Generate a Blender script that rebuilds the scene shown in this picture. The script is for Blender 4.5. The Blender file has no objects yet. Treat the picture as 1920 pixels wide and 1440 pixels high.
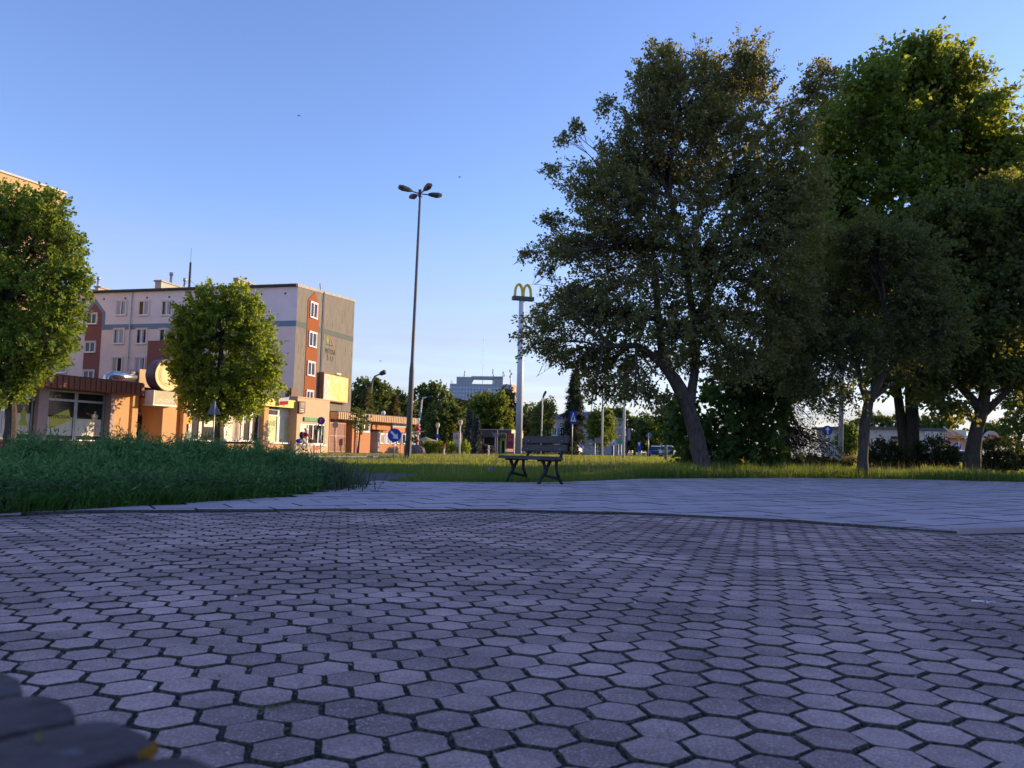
import bpy, math, random
import numpy as np
from mathutils import Vector, Matrix

random.seed(7)
rng = np.random.default_rng(7)
scene = bpy.context.scene
COL = scene.collection
rad = math.radians

# ------------------------------------------------------------------ camera
EYE, FPX, PITCH, ROLL = 0.58, 1442.0, rad(4.88), 0.0215
_F = Vector((0, math.cos(PITCH), math.sin(PITCH)))
_R0 = Vector((1, 0, 0))
_U0 = Vector((0, -math.sin(PITCH), math.cos(PITCH)))
_R = _R0 * math.cos(ROLL) + _U0 * math.sin(ROLL)
_U = _U0 * math.cos(ROLL) - _R0 * math.sin(ROLL)
CAMPOS = Vector((0, 0, EYE))
cam_d = bpy.data.cameras.new("camera")
cam = bpy.data.objects.new("camera", cam_d)
COL.objects.link(cam)
cam_d.sensor_width = 36.0
cam_d.lens = FPX / 1920 * 36
cam_d.clip_start, cam_d.clip_end = 0.02, 4000
cam.matrix_world = Matrix(((_R.x, _U.x, -_F.x, 0), (_R.y, _U.y, -_F.y, 0), (_R.z, _U.z, -_F.z, EYE), (0, 0, 0, 1)))
cam_d.dof.use_dof = True
cam_d.dof.focus_distance = 8.0
cam_d.dof.aperture_fstop = 7.0
scene.camera = cam
scene.render.resolution_x, scene.render.resolution_y = 1024, 768

# ------------------------------------------------------------------ sky, sun, exposure
SUN_AZ, SUN_EL = rad(24), rad(11)          # azimuth from +X (right) towards +Y (into the picture)
world = bpy.data.worlds.new("World")
scene.world = world
world.use_nodes = True
wn, wl = world.node_tree.nodes, world.node_tree.links
sky = wn.new("ShaderNodeTexSky")
sky.sky_type = 'NISHITA'
sky.sun_disc = False
sky.sun_elevation = SUN_EL
sky.sun_rotation = math.pi / 2 - SUN_AZ
sky.air_density, sky.dust_density, sky.ozone_density = 1.0, 0.15, 2.4
wn["Background"].inputs["Strength"].default_value = 0.15
tint = wn.new("ShaderNodeMix"); tint.data_type = 'RGBA'; tint.blend_type = 'MULTIPLY'; tint.inputs[0].default_value = 1.0
tint.inputs[7].default_value = (0.99, 0.93, 1.20, 1)          # the photograph's white balance
wl.new(sky.outputs[0], tint.inputs[6])
wtc = wn.new("ShaderNodeTexCoord"); wsep = wn.new("ShaderNodeSeparateXYZ"); wl.new(wtc.outputs["Generated"], wsep.inputs[0])
wmap = wn.new("ShaderNodeMapping"); wmap.inputs["Scale"].default_value = (2.2, 2.2, 26); wl.new(wtc.outputs["Generated"], wmap.inputs[0])
wnz = wn.new("ShaderNodeTexNoise"); wnz.inputs["Scale"].default_value = 1.6; wnz.inputs["Detail"].default_value = 6; wl.new(wmap.outputs[0], wnz.inputs["Vector"])
wr1 = wn.new("ShaderNodeMapRange"); wr1.inputs[1].default_value = 0.0; wr1.inputs[2].default_value = 0.30; wr1.inputs[3].default_value = 1.0; wr1.inputs[4].default_value = 0.0
wl.new(wsep.outputs["Z"], wr1.inputs[0])
wr2 = wn.new("ShaderNodeMapRange"); wr2.inputs[1].default_value = 0.35; wr2.inputs[2].default_value = 0.68; wr2.inputs[3].default_value = 0.5; wr2.inputs[4].default_value = 1.0
wl.new(wnz.outputs["Fac"], wr2.inputs[0])
wmul = wn.new("ShaderNodeMath"); wmul.operation = 'MULTIPLY'; wl.new(wr1.outputs[0], wmul.inputs[0]); wl.new(wr2.outputs[0], wmul.inputs[1])
band = wn.new("ShaderNodeMix"); band.data_type = 'RGBA'; band.inputs[7].default_value = (2.0, 1.9, 2.0, 1)   # thin pinkish evening cloud low all round
wl.new(wmul.outputs[0], band.inputs[0]); wl.new(tint.outputs[2], band.inputs[6])
wl.new(band.outputs[2], wn["Background"].inputs["Color"])
sun_d = bpy.data.lights.new("sun", 'SUN')
sun_d.energy, sun_d.angle, sun_d.color = 3.9, rad(0.53), (1.0, 0.74, 0.44)
sun = bpy.data.objects.new("sun", sun_d)
COL.objects.link(sun)
SUNV = Vector((math.cos(SUN_AZ) * math.cos(SUN_EL), math.sin(SUN_AZ) * math.cos(SUN_EL), math.sin(SUN_EL)))
sun.rotation_euler = SUNV.to_track_quat('Z', 'Y').to_euler()
sun.location = (60, 30, 40)
vs = scene.view_settings
vs.view_transform, vs.look, vs.exposure, vs.gamma = 'Standard', 'None', 1.0, 1.0
vs.use_curve_mapping = False
scene.render.engine = 'CYCLES'
scene.cycles.max_bounces = 8
scene.cycles.use_denoising = True

# ------------------------------------------------------------------ where a direction of view meets the place
def ray(px, py):
    return _F + _R * ((px - 960) / FPX) + _U * ((720 - py) / FPX)
def at(px, py, Y):
    d = ray(px, py); return CAMPOS + d * (Y / d.y)
def onz(px, py, z=0.0):
    d = ray(px, py); return CAMPOS + d * ((z - EYE) / d.z)
def foot(px, Y, z=0.0):
    """point of the ground at depth Y seen in picture column px (near the horizon)"""
    p = at(px, 845, Y); return Vector((p.x, Y, z))
def m_per_px(Y): return Y / FPX

class Frame:
    """upright wall plane: u along the wall to the right, n out of it"""
    def __init__(s, O, u):
        s.O = Vector((O[0], O[1], 0)); s.u = Vector((u[0], u[1], 0)).normalized()
        s.n = s.u.cross(Vector((0, 0, 1)))
    def P(s, a, d, z): return s.O + s.u * a + s.n * d + Vector((0, 0, z))
    def hit(s, px, py, d=0.0):
        r = ray(px, py); o = s.O + s.n * d
        t = (o - CAMPOS).dot(s.n) / r.dot(s.n)
        p = CAMPOS + r * t
        return (p - s.O).dot(s.u), p.z
    def rect(s, x0, y0, x1, y1, d=0.0):
        a0, _ = s.hit(x0, (y0 + y1) / 2, d); a1, _ = s.hit(x1, (y0 + y1) / 2, d)
        _, z1 = s.hit((x0 + x1) / 2, y0, d); _, z0 = s.hit((x0 + x1) / 2, y1, d)
        return a0, a1, z0, z1
    def shift(s, a, d=0.0): 
        f = Frame((0, 0), (1, 0)); f.u, f.n = s.u, s.n; f.O = s.O + s.u * a + s.n * d; return f
WORLDF = Frame((0, 0), (1, 0))      # u = +X, n = -Y

# ------------------------------------------------------------------ materials
MATS = {}
def mat(name, col, rough=0.75, var=0.14, scale=3.0, bump=0.0, bscale=40.0, spec=0.3, metal=0.0, col2=None, island=0.0, stretch=None, obj_rand=0.0, spots=None):
    if name in MATS: return MATS[name]
    m = bpy.data.materials.new(name); m.use_nodes = True
    N, L = m.node_tree.nodes, m.node_tree.links
    b = N["Principled BSDF"]
    b.inputs["Roughness"].default_value = rough
    b.inputs["Metallic"].default_value = metal
    b.inputs["Specular IOR Level"].default_value = spec
    tc = N.new("ShaderNodeTexCoord"); src = tc.outputs["Object"]
    if stretch:
        mp = N.new("ShaderNodeMapping"); mp.inputs["Scale"].default_value = stretch
        L.new(src, mp.inputs[0]); src = mp.outputs[0]
    nz = N.new("ShaderNodeTexNoise"); nz.inputs["Scale"].default_value = scale; nz.inputs["Detail"].default_value = 6
    nz.inputs["Roughness"].default_value = 0.65
    L.new(src, nz.inputs["Vector"])
    c2 = col2 or tuple(c * (1 + var) for c in col)
    c1 = col if col2 else tuple(c * (1 - var) for c in col)
    mr = N.new("ShaderNodeMapRange"); mr.inputs[1].default_value = 0.3; mr.inputs[2].default_value = 0.7
    L.new(nz.outputs["Fac"], mr.inputs[0])
    mx = N.new("ShaderNodeMix"); mx.data_type = 'RGBA'
    mx.inputs[6].default_value = (*c1, 1); mx.inputs[7].default_value = (*c2, 1)
    L.new(mr.outputs[0], mx.inputs[0])
    out = mx.outputs[2]
    if spots:                                   # (colour, scale, threshold): stains with a shape of their own
        sc, ss, th = spots
        n2 = N.new("ShaderNodeTexNoise"); n2.inputs["Scale"].default_value = ss; n2.inputs["Detail"].default_value = 8
        L.new(src, n2.inputs["Vector"])
        r2 = N.new("ShaderNodeMapRange"); r2.inputs[1].default_value = th; r2.inputs[2].default_value = th + 0.06
        L.new(n2.outputs["Fac"], r2.inputs[0])
        m2 = N.new("ShaderNodeMix"); m2.data_type = 'RGBA'; m2.inputs[7].default_value = (*sc, 1)
        L.new(r2.outputs[0], m2.inputs[0]); L.new(out, m2.inputs[6]); out = m2.outputs[2]
    if island or obj_rand:
        hsv = N.new("ShaderNodeHueSaturation")
        k = N.new("ShaderNodeMapRange")
        if island:
            g = N.new("ShaderNodeNewGeometry"); L.new(g.outputs["Random Per Island"], k.inputs[0]); a = island
        else:
            g = N.new("ShaderNodeObjectInfo"); L.new(g.outputs["Random"], k.inputs[0]); a = obj_rand
        k.inputs[3].default_value = 1 - a; k.inputs[4].default_value = 1 + a
        L.new(k.outputs[0], hsv.inputs["Value"]); L.new(out, hsv.inputs["Color"]); out = hsv.outputs[0]
    L.new(out, b.inputs["Base Color"])
    if bump:
        n3 = N.new("ShaderNodeTexNoise"); n3.inputs["Scale"].default_value = bscale; n3.inputs["Detail"].default_value = 5
        L.new(src, n3.inputs["Vector"])
        bp = N.new("ShaderNodeBump"); bp.inputs["Strength"].default_value = bump; bp.inputs["Distance"].default_value = 0.02
        L.new(n3.outputs["Fac"], bp.inputs["Height"]); L.new(bp.outputs[0], b.inputs["Normal"])
    MATS[name] = m
    return m

def leafmat(name, ca, cb, trans=0.45, tcol=None, rough=0.6, spec=0.25, patch=None):
    if name in MATS: return MATS[name]
    m = bpy.data.materials.new(name); m.use_nodes = True
    N, L = m.node_tree.nodes, m.node_tree.links
    b = N["Principled BSDF"]; b.inputs["Roughness"].default_value = rough; b.inputs["Specular IOR Level"].default_value = spec
    g = N.new("ShaderNodeNewGeometry")
    mx = N.new("ShaderNodeMix"); mx.data_type = 'RGBA'
    mx.inputs[6].default_value = (*ca, 1); mx.inputs[7].default_value = (*cb, 1)
    L.new(g.outputs["Random Per Island"], mx.inputs[0])
    if patch:                                    # species and vigour change from patch to patch
        pn = N.new("ShaderNodeTexNoise"); pn.inputs["Scale"].default_value = patch[0]; pn.inputs["Detail"].default_value = 3
        L.new(g.outputs["Position"], pn.inputs["Vector"])
        pr = N.new("ShaderNodeMapRange"); pr.inputs[1].default_value = 0.4; pr.inputs[2].default_value = 0.6; L.new(pn.outputs["Fac"], pr.inputs[0])
        p2 = N.new("ShaderNodeMix"); p2.data_type = 'RGBA'; p2.blend_type = 'MULTIPLY'; p2.inputs[7].default_value = (*patch[1], 1)
        L.new(pr.outputs[0], p2.inputs[0]); L.new(mx.outputs[2], p2.inputs[6]); mx = p2
    L.new(mx.outputs[2], b.inputs["Base Color"])
    t = N.new("ShaderNodeBsdfTranslucent")
    mt = N.new("ShaderNodeMix"); mt.data_type = 'RGBA'; mt.inputs[0].default_value = 0.7
    tc = tcol or (cb[0] * 2.2, cb[1] * 2.0, cb[2] * 0.8)
    mt.inputs[7].default_value = (*tc, 1); L.new(mx.outputs[2], mt.inputs[6]); L.new(mt.outputs[2], t.inputs["Color"])
    ms = N.new("ShaderNodeMixShader"); ms.inputs[0].default_value = trans
    L.new(b.outputs[0], ms.inputs[1]); L.new(t.outputs[0], ms.inputs[2])
    L.new(ms.outputs[0], N["Material Output"].inputs[0])
    MATS[name] = m
    return m

def glass(name, col=(0.022, 0.022, 0.024), rough=0.12):
    if name in MATS: return MATS[name]
    m = mat(name, col, rough=rough, var=0.5, scale=0.8, spec=0.4)
    return m

def emis(name, col, s):
    m = mat(name, col, rough=0.4)
    b = m.node_tree.nodes["Principled BSDF"]
    b.inputs["Emission Color"].default_value = (*col, 1); b.inputs["Emission Strength"].default_value = s
    return m

# ------------------------------------------------------------------ mesh building
def _wloc(o):
    p = Vector((0, 0, 0))
    while o: p += o.location; o = o.parent
    return p
def link(name, data, parent=None):
    o = bpy.data.objects.new(name, data); COL.objects.link(o)
    if parent: o.parent = parent
    return o
def tag(o, label=None, cat=None, group=None, kind=None):
    if label: o["label"] = label
    if cat: o["category"] = cat
    if group: o["group"] = group
    if kind: o["kind"] = kind
    return o
def thing(name, label, cat, loc=(0, 0, 0), group=None):
    o = link(name, None); o.location = loc; o.empty_display_size = 0.2
    return tag(o, label, cat, group)

class MB:
    def __init__(s): s.v = []; s.f = []; s.m = []
    def add(s, vs, fs, m=0):
        n = len(s.v); s.v += [tuple(v) for v in vs]
        s.f += [tuple(i + n for i in f) for f in fs]; s.m += [m] * len(fs); return s
    def hexa(s, p, m=0):   # 8 points: bottom ring, top ring
        return s.add(p, [(0, 3, 2, 1), (4, 5, 6, 7), (0, 1, 5, 4), (1, 2, 6, 5), (2, 3, 7, 6), (3, 0, 4, 7)], m)
    def box(s, fr, a0, a1, d0, d1, z0, z1, m=0):
        P = fr.P
        return s.hexa([P(a0, d1, z0), P(a1, d1, z0), P(a1, d0, z0), P(a0, d0, z0), P(a0, d1, z1), P(a1, d1, z1), P(a1, d0, z1), P(a0, d0, z1)], m)
    def cbox(s, c, sx, sy, sz, m=0):
        return s.box(Frame((c[0], c[1]), (1, 0)), -sx / 2, sx / 2, -sy / 2, sy / 2, c[2] - sz / 2, c[2] + sz / 2, m)
    def quad(s, a, b, c, d, m=0): return s.add([a, b, c, d], [(0, 1, 2, 3)], m)
    def tube(s, pts, r, n=8, m=0, cap=True):
        pts = [Vector(p) for p in pts]
        if not hasattr(r, '__len__'): r = [r] * len(pts)
        vs = []; ref = None
        for i, p in enumerate(pts):
            t = (pts[min(i + 1, len(pts) - 1)] - pts[max(i - 1, 0)]).normalized()
            if ref is None:
                ref = t.cross(Vector((0, 0, 1)) if abs(t.z) < 0.9 else Vector((1, 0, 0))).normalized()
            x = (ref - t * ref.dot(t)).normalized(); ref = x; y = t.cross(x)
            for k in range(n):
                a = 2 * math.pi * k / n
                vs.append(p + (x * math.cos(a) + y * math.sin(a)) * r[i])
        fs = []
        for i in range(len(pts) - 1):
            for k in range(n):
                k2 = (k + 1) % n
                fs.append((i * n + k, i * n + k2, (i + 1) * n + k2, (i + 1) * n + k))
        if cap:
            fs.append(tuple(range(n - 1, -1, -1))); fs.append(tuple((len(pts) - 1) * n + k for k in range(n)))
        return s.add(vs, fs, m)
    def prism(s, poly, ext, m=0, m_side=None):
        n = len(poly); ext = Vector(ext); poly = [Vector(p) for p in poly]
        s.add(poly + [p + ext for p in poly], [tuple(range(n - 1, -1, -1)), tuple(range(n, 2 * n))], m)
        s.f += [tuple(len(s.v) - 2 * n + j for j in (k, (k + 1) % n, n + (k + 1) % n, n + k)) for k in range(n)]
        s.m += [m if m_side is None else m_side] * n
        return s
    def fprism(s, fr, poly, d0, d1, m=0, m_side=None):     # polygon in wall coordinates (a, z)
        return s.prism([fr.P(a, d0, z) for a, z in poly], fr.n * (d1 - d0), m, m_side)
    def disc(s, fr, a, z, r, d0, d1, n=24, m=0, m_side=None):
        return s.fprism(fr, [(a + r * math.cos(2 * math.pi * k / n), z + r * math.sin(2 * math.pi * k / n)) for k in range(n)], d0, d1, m, m_side)
    def ball(s, c, r, nu=12, nv=8, m=0, zr=(0, 1), wob=0.0):
        rx, ry, rz = r if hasattr(r, '__len__') else (r, r, r)
        vs, fs = [], []
        for j in range(nv + 1):
            th = math.pi * (zr[0] + (zr[1] - zr[0]) * j / nv)
            for k in range(nu):
                ph = 2 * math.pi * k / nu; w = 1 + random.uniform(-wob, wob)
                vs.append((c[0] + rx * w * math.sin(th) * math.cos(ph), c[1] + ry * w * math.sin(th) * math.sin(ph), c[2] + rz * w * math.cos(th)))
        for j in range(nv):
            for k in range(nu):
                fs.append((j * nu + k, (j + 1) * nu + k, (j + 1) * nu + (k + 1) % nu, j * nu + (k + 1) % nu))
        return s.add(vs, fs, m)
    def mesh(s, name, mats, smooth=False, off=(0, 0, 0)):
        me = bpy.data.meshes.new(name)
        o = Vector(off)
        me.from_pydata([(v[0] - o.x, v[1] - o.y, v[2] - o.z) for v in s.v], [], s.f)
        for m in (mats if isinstance(mats, (list, tuple)) else [mats]): me.materials.append(m)
        if max(s.m, default=0): me.polygons.foreach_set("material_index", s.m)
        if smooth: me.polygons.foreach_set("use_smooth", [True] * len(s.f))
        me.update(); return me
    def build(s, name, mats, parent=None, smooth=False, loc=None):
        off = _wloc(parent) if parent else Vector(loc or (0, 0, 0))
        o = link(name, s.mesh(name, mats, smooth, off), parent)
        if loc and not parent: o.location = loc
        return o

def npmesh(name, verts, faces_n, nper, mats, parent=None, loc=None, midx=None, smooth=False):
    """mesh from numpy: verts (N,3); faces given as an (F,nper) index array"""
    off = _wloc(parent) if parent else Vector(loc or (0, 0, 0))
    v = (np.asarray(verts, dtype=np.float32) - np.array(off, dtype=np.float32)).astype(np.float32)
    f = np.asarray(faces_n, dtype=np.int32)
    me = bpy.data.meshes.new(name)
    me.vertices.add(len(v)); me.vertices.foreach_set("co", v.ravel())
    me.loops.add(f.size); me.loops.foreach_set("vertex_index", f.ravel())
    me.polygons.add(len(f)); me.polygons.foreach_set("loop_start", np.arange(0, f.size, nper, dtype=np.int32))
    for m in (mats if isinstance(mats, (list, tuple)) else [mats]): me.materials.append(m)
    if midx is not None: me.polygons.foreach_set("material_index", np.asarray(midx, dtype=np.int32))
    if smooth: me.polygons.foreach_set("use_smooth", np.ones(len(f), dtype=bool))
    me.update(calc_edges=True)
    o = link(name, me, parent)
    if loc and not parent: o.location = loc
    return o

def text(name, s, fr, a, z, w, h, d, m, parent, extr=0.006):
    c = bpy.data.curves.new(name, 'FONT'); c.body = s; c.align_x = 'CENTER'; c.align_y = 'CENTER'
    c.extrude = 0.0; c.resolution_u = 2; c.materials.append(m)
    o = link(name, c)
    bpy.context.view_layer.update()
    dx, dy = max(o.dimensions.x, 1e-3), max(o.dimensions.y, 1e-3)
    bb = [Vector(b) for b in o.bound_box]
    cx = (bb[0].x + bb[6].x) / 2; cy = (bb[0].y + bb[6].y) / 2
    sx, sy = w / dx, h / dy
    c.extrude = extr
    p = fr.P(a, d, z) - fr.u * (cx * sx) - Vector((0, 0, cy * sy))
    M = Matrix((fr.u, Vector((0, 0, 1)), fr.n)).transposed().to_4x4()
    bpy.context.view_layer.update()
    me = bpy.data.meshes.new_from_object(o.evaluated_get(bpy.context.evaluated_depsgraph_get()))
    me.transform(Matrix.Translation(p - _wloc(parent)) @ M @ Matrix.Diagonal((sx, sy, 1, 1)))
    bpy.data.objects.remove(o); bpy.data.curves.remove(c)
    return link(name, me, parent)

def copy_tree(o, parent=None):
    c = o.copy(); COL.objects.link(c)
    if parent: c.parent = parent
    for ch in list(o.children): copy_tree(ch, c)
    return c
def clones(proto, places, group):
    """places: (location, rotation z, scale, label); the first place takes the prototype itself"""
    out = []
    for i, (loc, rz, sc, label) in enumerate(places):
        o = proto if i == 0 else copy_tree(proto)
        out.append(o)
    for o, (loc, rz, sc, label) in zip(out, places):
        o.location = loc; o.rotation_euler = (0, 0, rz); o.scale = (sc, sc, sc)
        o["label"] = label
        if group: o["group"] = group
    return out
# ------------------------------------------------------------------ colours used all over
M_white = mat("white_paint", (0.72, 0.71, 0.68), rough=0.5, var=0.06)
M_pvc = mat("window_frame_white", (0.74, 0.74, 0.74), rough=0.35, var=0.04)
M_glass = glass("window_glass")
M_grey = mat("grey_metal", (0.2, 0.21, 0.23), rough=0.5, var=0.1, metal=0.3)
M_galv = mat("galvanised_steel", (0.42, 0.43, 0.44), rough=0.45, var=0.12, metal=0.6)
M_dark = mat("dark_metal", (0.035, 0.035, 0.04), rough=0.5, var=0.2)
M_black = mat("black_rubber", (0.02, 0.02, 0.02), rough=0.8)
M_conc = mat("weathered_concrete", (0.36, 0.34, 0.31), rough=0.9, var=0.16, scale=1.5, bump=0.3)

# ------------------------------------------------------------------ ground
def interp(tbl, x):
    xs = [p[0] for p in tbl]; ys = [p[1] for p in tbl]
    return float(np.interp(x, xs, ys))
near_px = [(-260, 985), (-80, 976), (0, 972), (150, 963), (350, 961), (660, 959), (960, 960), (1200, 966), (1500, 981), (1800, 1003)]
near_pts = [onz(*p) for p in near_px]
NEAR = sorted([(p.x, p.y) for p in near_pts])
corner = near_pts[-1]
NEAR += [(corner.x + 1.0, corner.y + 0.35 * 1.0), (corner.x + 6.0, corner.y + 0.42 * 6)]
far_px = [(640, 903), (700, 905.5), (900, 906.5), (1050, 906), (1130, 903), (1200, 899.5), (1500, 897.5), (1700, 900), (1920, 905.5), (2100, 911)]
FAR = sorted([(onz(*p).x, onz(*p).y) for p in far_px])
bed_px = [(-260, 975), (-80, 972), (0, 969), (160, 960), (330, 949), (480, 939), (570, 929), (640, 915), (646, 912)]
BED = sorted([(onz(*p).x, onz(*p).y) for p in bed_px])
def g_near(x): return interp(NEAR, x)
def g_far(x): return min(interp(BED, x), 99) if x < BED[-1][0] else interp(FAR, x)

M_soil = mat("soil_under_grass", (0.05, 0.055, 0.028), rough=0.95, var=0.3, scale=1.2, col2=(0.075, 0.07, 0.04))
M_lawn = mat("short_lawn", (0.06, 0.085, 0.022), rough=0.95, col2=(0.12, 0.12, 0.035), scale=0.35, bump=0.6, bscale=12)
g = MB()
R = 1500
ys = [-60, 0, 12, 25, 50, 100, 200, 400, 900, 1500]
xs = [-900, -300, -100, -40, -15, 0, 15, 40, 100, 300, 900]
vv = [(x, y, -0.035 if y > -1e9 else 0) for y in ys for x in xs]
ff = [(j * len(xs) + i, j * len(xs) + i + 1, (j + 1) * len(xs) + i + 1, (j + 1) * len(xs) + i) for j in range(len(ys) - 1) for i in range(len(xs) - 1)]
g.add(vv, ff)
tag(g.build("ground", M_lawn), kind="structure")

# paving bed under the hexagonal pavers (sand and moss show in the joints)
M_joint = mat("sand_and_moss_in_joints", (0.028, 0.023, 0.018), rough=1.0, col2=(0.19, 0.16, 0.125), scale=70, bump=0.8, bscale=120)
bx = np.linspace(-7, 9, 60)
b = MB()
vs_ = [(x, -2.5, -0.008) for x in bx] + [(x, g_near(x), -0.008) for x in bx]
b.add(vs_, [(i, i + 1, 60 + i + 1, 60 + i) for i in range(59)])
plaza = tag(b.build("plaza", M_joint), kind="structure")

# one paver: regular hexagon with crumbled, slightly wavy edges, six shapes shared by all
SP = 0.128
ANG = rad(12)
def paver_shape(seed, r_in=SP / 2 - 0.0034):
    rr = random.Random(seed)
    out = []
    for k in range(18):
        phi = 2 * math.pi * k / 18                      # 0 and 180 degrees: the two long tips of the block
        a = ANG - math.pi / 6 + phi
        r = r_in / math.cos(phi % (math.pi / 3) - math.pi / 6)
        r *= {0: 1.02, 1: 0.95, 2: 0.98, 3: 0.94, 4: 0.985, 5: 0.985, 6: 0.94, 7: 0.955, 8: 0.975}[k % 9]
        r *= 1 + rr.uniform(-0.025, 0.015)
        out.append((r * math.cos(a), r * math.sin(a)))
    return out
def paver_mb(mb, cx, cy, z, shape, tx, ty, clip=None):
    pts = [(cx + x, cy + y) for x, y in shape]
    if clip: pts = clip(pts)
    if len(pts) < 3: return
    n = len(pts)
    mx = sum(p[0] for p in pts) / n; my = sum(p[1] for p in pts) / n
    top = [(mx + (x - mx) * 0.965, my + (y - my) * 0.965, z + (x - cx) * tx + (y - cy) * ty) for x, y in pts]
    low = [(x, y, z - 0.016 + (x - cx) * tx + (y - cy) * ty) for x, y in pts]
    mb.add(top, [tuple(range(n))])
    st = len(mb.v) - n
    mb.v += low; fs = [(st + n + k, st + n + (k + 1) % n, st + (k + 1) % n, st + k) for k in range(n)]
    mb.f += fs; mb.m += [1] * n
def half_clip(pts, nx, ny, c):            # keep nx*x+ny*y <= c
    out = []
    for i in range(len(pts)):
        p, q = pts[i], pts[(i + 1) % len(pts)]
        dp, dq = nx * p[0] + ny * p[1] - c, nx * q[0] + ny * q[1] - c
        if dp <= 0: out.append(p)
        if (dp < 0) != (dq < 0) and dp != dq:
            t = dp / (dp - dq); out.append((p[0] + (q[0] - p[0]) * t, p[1] + (q[1] - p[1]) * t))
    return out
def curve_clip(gfun, x0, gap, below):
    e = 0.12
    sl = (gfun(x0 + e) - gfun(x0 - e)) / (2 * e); c = gfun(x0) - sl * x0
    if below: return lambda pts: half_clip(pts, -sl, 1, c - gap)
    return lambda pts: half_clip(pts, sl, -1, -(c + gap))

def paver_mat(name, island):
    m = mat(name, (0.40, 0.245, 0.225), rough=0.88, col2=(0.54, 0.35, 0.32), scale=9, bump=0.55, bscale=260,
            island=0.24 if island else 0, obj_rand=0 if island else 0.24, spec=0.25)
    N, L = m.node_tree.nodes, m.node_tree.links
    p = N["Principled BSDF"]; src = p.inputs["Base Color"].links[0].from_socket
    tc = N.new("ShaderNodeNewGeometry")
    v = N.new("ShaderNodeTexVoronoi"); v.inputs["Scale"].default_value = 260; L.new(tc.outputs["Position"], v.inputs["Vector"])
    r = N.new("ShaderNodeMapRange"); r.inputs[1].default_value = 0.74; r.inputs[2].default_value = 0.92
    r.inputs[3].default_value = 0.0; r.inputs[4].default_value = 0.75
    L.new(v.outputs["Color"], r.inputs[0])
    big = N.new("ShaderNodeTexNoise"); big.inputs["Scale"].default_value = 1.3; big.inputs["Detail"].default_value = 5; L.new(tc.outputs["Position"], big.inputs["Vector"])
    br = N.new("ShaderNodeMapRange"); br.inputs[1].default_value = 0.36; br.inputs[2].default_value = 0.64; br.inputs[3].default_value = 0.68; br.inputs[4].default_value = 1.2
    L.new(big.outputs["Fac"], br.inputs[0])
    mu = N.new("ShaderNodeMix"); mu.data_type = 'RGBA'; mu.blend_type = 'MULTIPLY'; mu.inputs[0].default_value = 1
    L.new(src, mu.inputs[6]); L.new(br.outputs[0], mu.inputs[7])
    fn = N.new("ShaderNodeTexNoise"); fn.inputs["Scale"].default_value = 150; fn.inputs["Detail"].default_value = 6; fn.inputs["Roughness"].default_value = 0.8; L.new(tc.outputs["Position"], fn.inputs["Vector"])
    fr2 = N.new("ShaderNodeMapRange"); fr2.inputs[1].default_value = 0.36; fr2.inputs[2].default_value = 0.64; fr2.inputs[3].default_value = 0.6; fr2.inputs[4].default_value = 1.4; L.new(fn.outputs["Fac"], fr2.inputs[0])
    mu2 = N.new("ShaderNodeMix"); mu2.data_type = 'RGBA'; mu2.blend_type = 'MULTIPLY'; mu2.inputs[0].default_value = 1
    L.new(mu.outputs[2], mu2.inputs[6]); L.new(fr2.outputs[0], mu2.inputs[7]); mu = mu2
    mx = N.new("ShaderNodeMix"); mx.data_type = 'RGBA'; mx.inputs[7].default_value = (0.68, 0.6, 0.6, 1)   # pale grit in the concrete
    L.new(r.outputs[0], mx.inputs[0]); L.new(mu.outputs[2], mx.inputs[6])
    wn2 = N.new("ShaderNodeTexNoise"); wn2.inputs["Scale"].default_value = 16; wn2.inputs["Detail"].default_value = 9; wn2.inputs["Roughness"].default_value = 0.7
    L.new(tc.outputs["Position"], wn2.inputs["Vector"])
    wr = N.new("ShaderNodeMapRange"); wr.inputs[1].default_value = 0.66; wr.inputs[2].default_value = 0.72; wr.inputs[4].default_value = 0.7; L.new(wn2.outputs["Fac"], wr.inputs[0])
    m3 = N.new("ShaderNodeMix"); m3.data_type = 'RGBA'; m3.inputs[7].default_value = (0.55, 0.55, 0.57, 1)      # lime bloom
    L.new(wr.outputs[0], m3.inputs[0]); L.new(mx.outputs[2], m3.inputs[6]); L.new(m3.outputs[2], p.inputs["Base Color"])
    return m
M_pav = paver_mat("red_grey_paver", False)
M_pav_i = paver_mat("red_grey_paver_field", True)
shapes = [paver_shape(i) for i in range(6)]
shape_me = []
for sh in shapes:
    q = MB(); paver_mb(q, 0, 0, 0, sh, 0, 0)
    shape_me.append(q.mesh("paver", [M_pav, M_joint]))
ax = (SP * math.cos(ANG), SP * math.sin(ANG)); ay = (SP * math.cos(ANG + math.pi / 3), SP * math.sin(ANG + math.pi / 3))
cells = []
for i in range(-150, 150):
    for j in range(-150, 150):
        x, y = i * ax[0] + j * ay[0] + 0.03, i * ax[1] + j * ay[1] + 0.02
        if y < 0.2 or y > g_near(x) + 0.05 or abs(x) > 0.70 * y + 2.4 or x > 8.4 or x < -6.6: continue
        cells.append((x * x + y * y, x, y))
cells.sort()
npav = 0
mass = MB()
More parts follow.
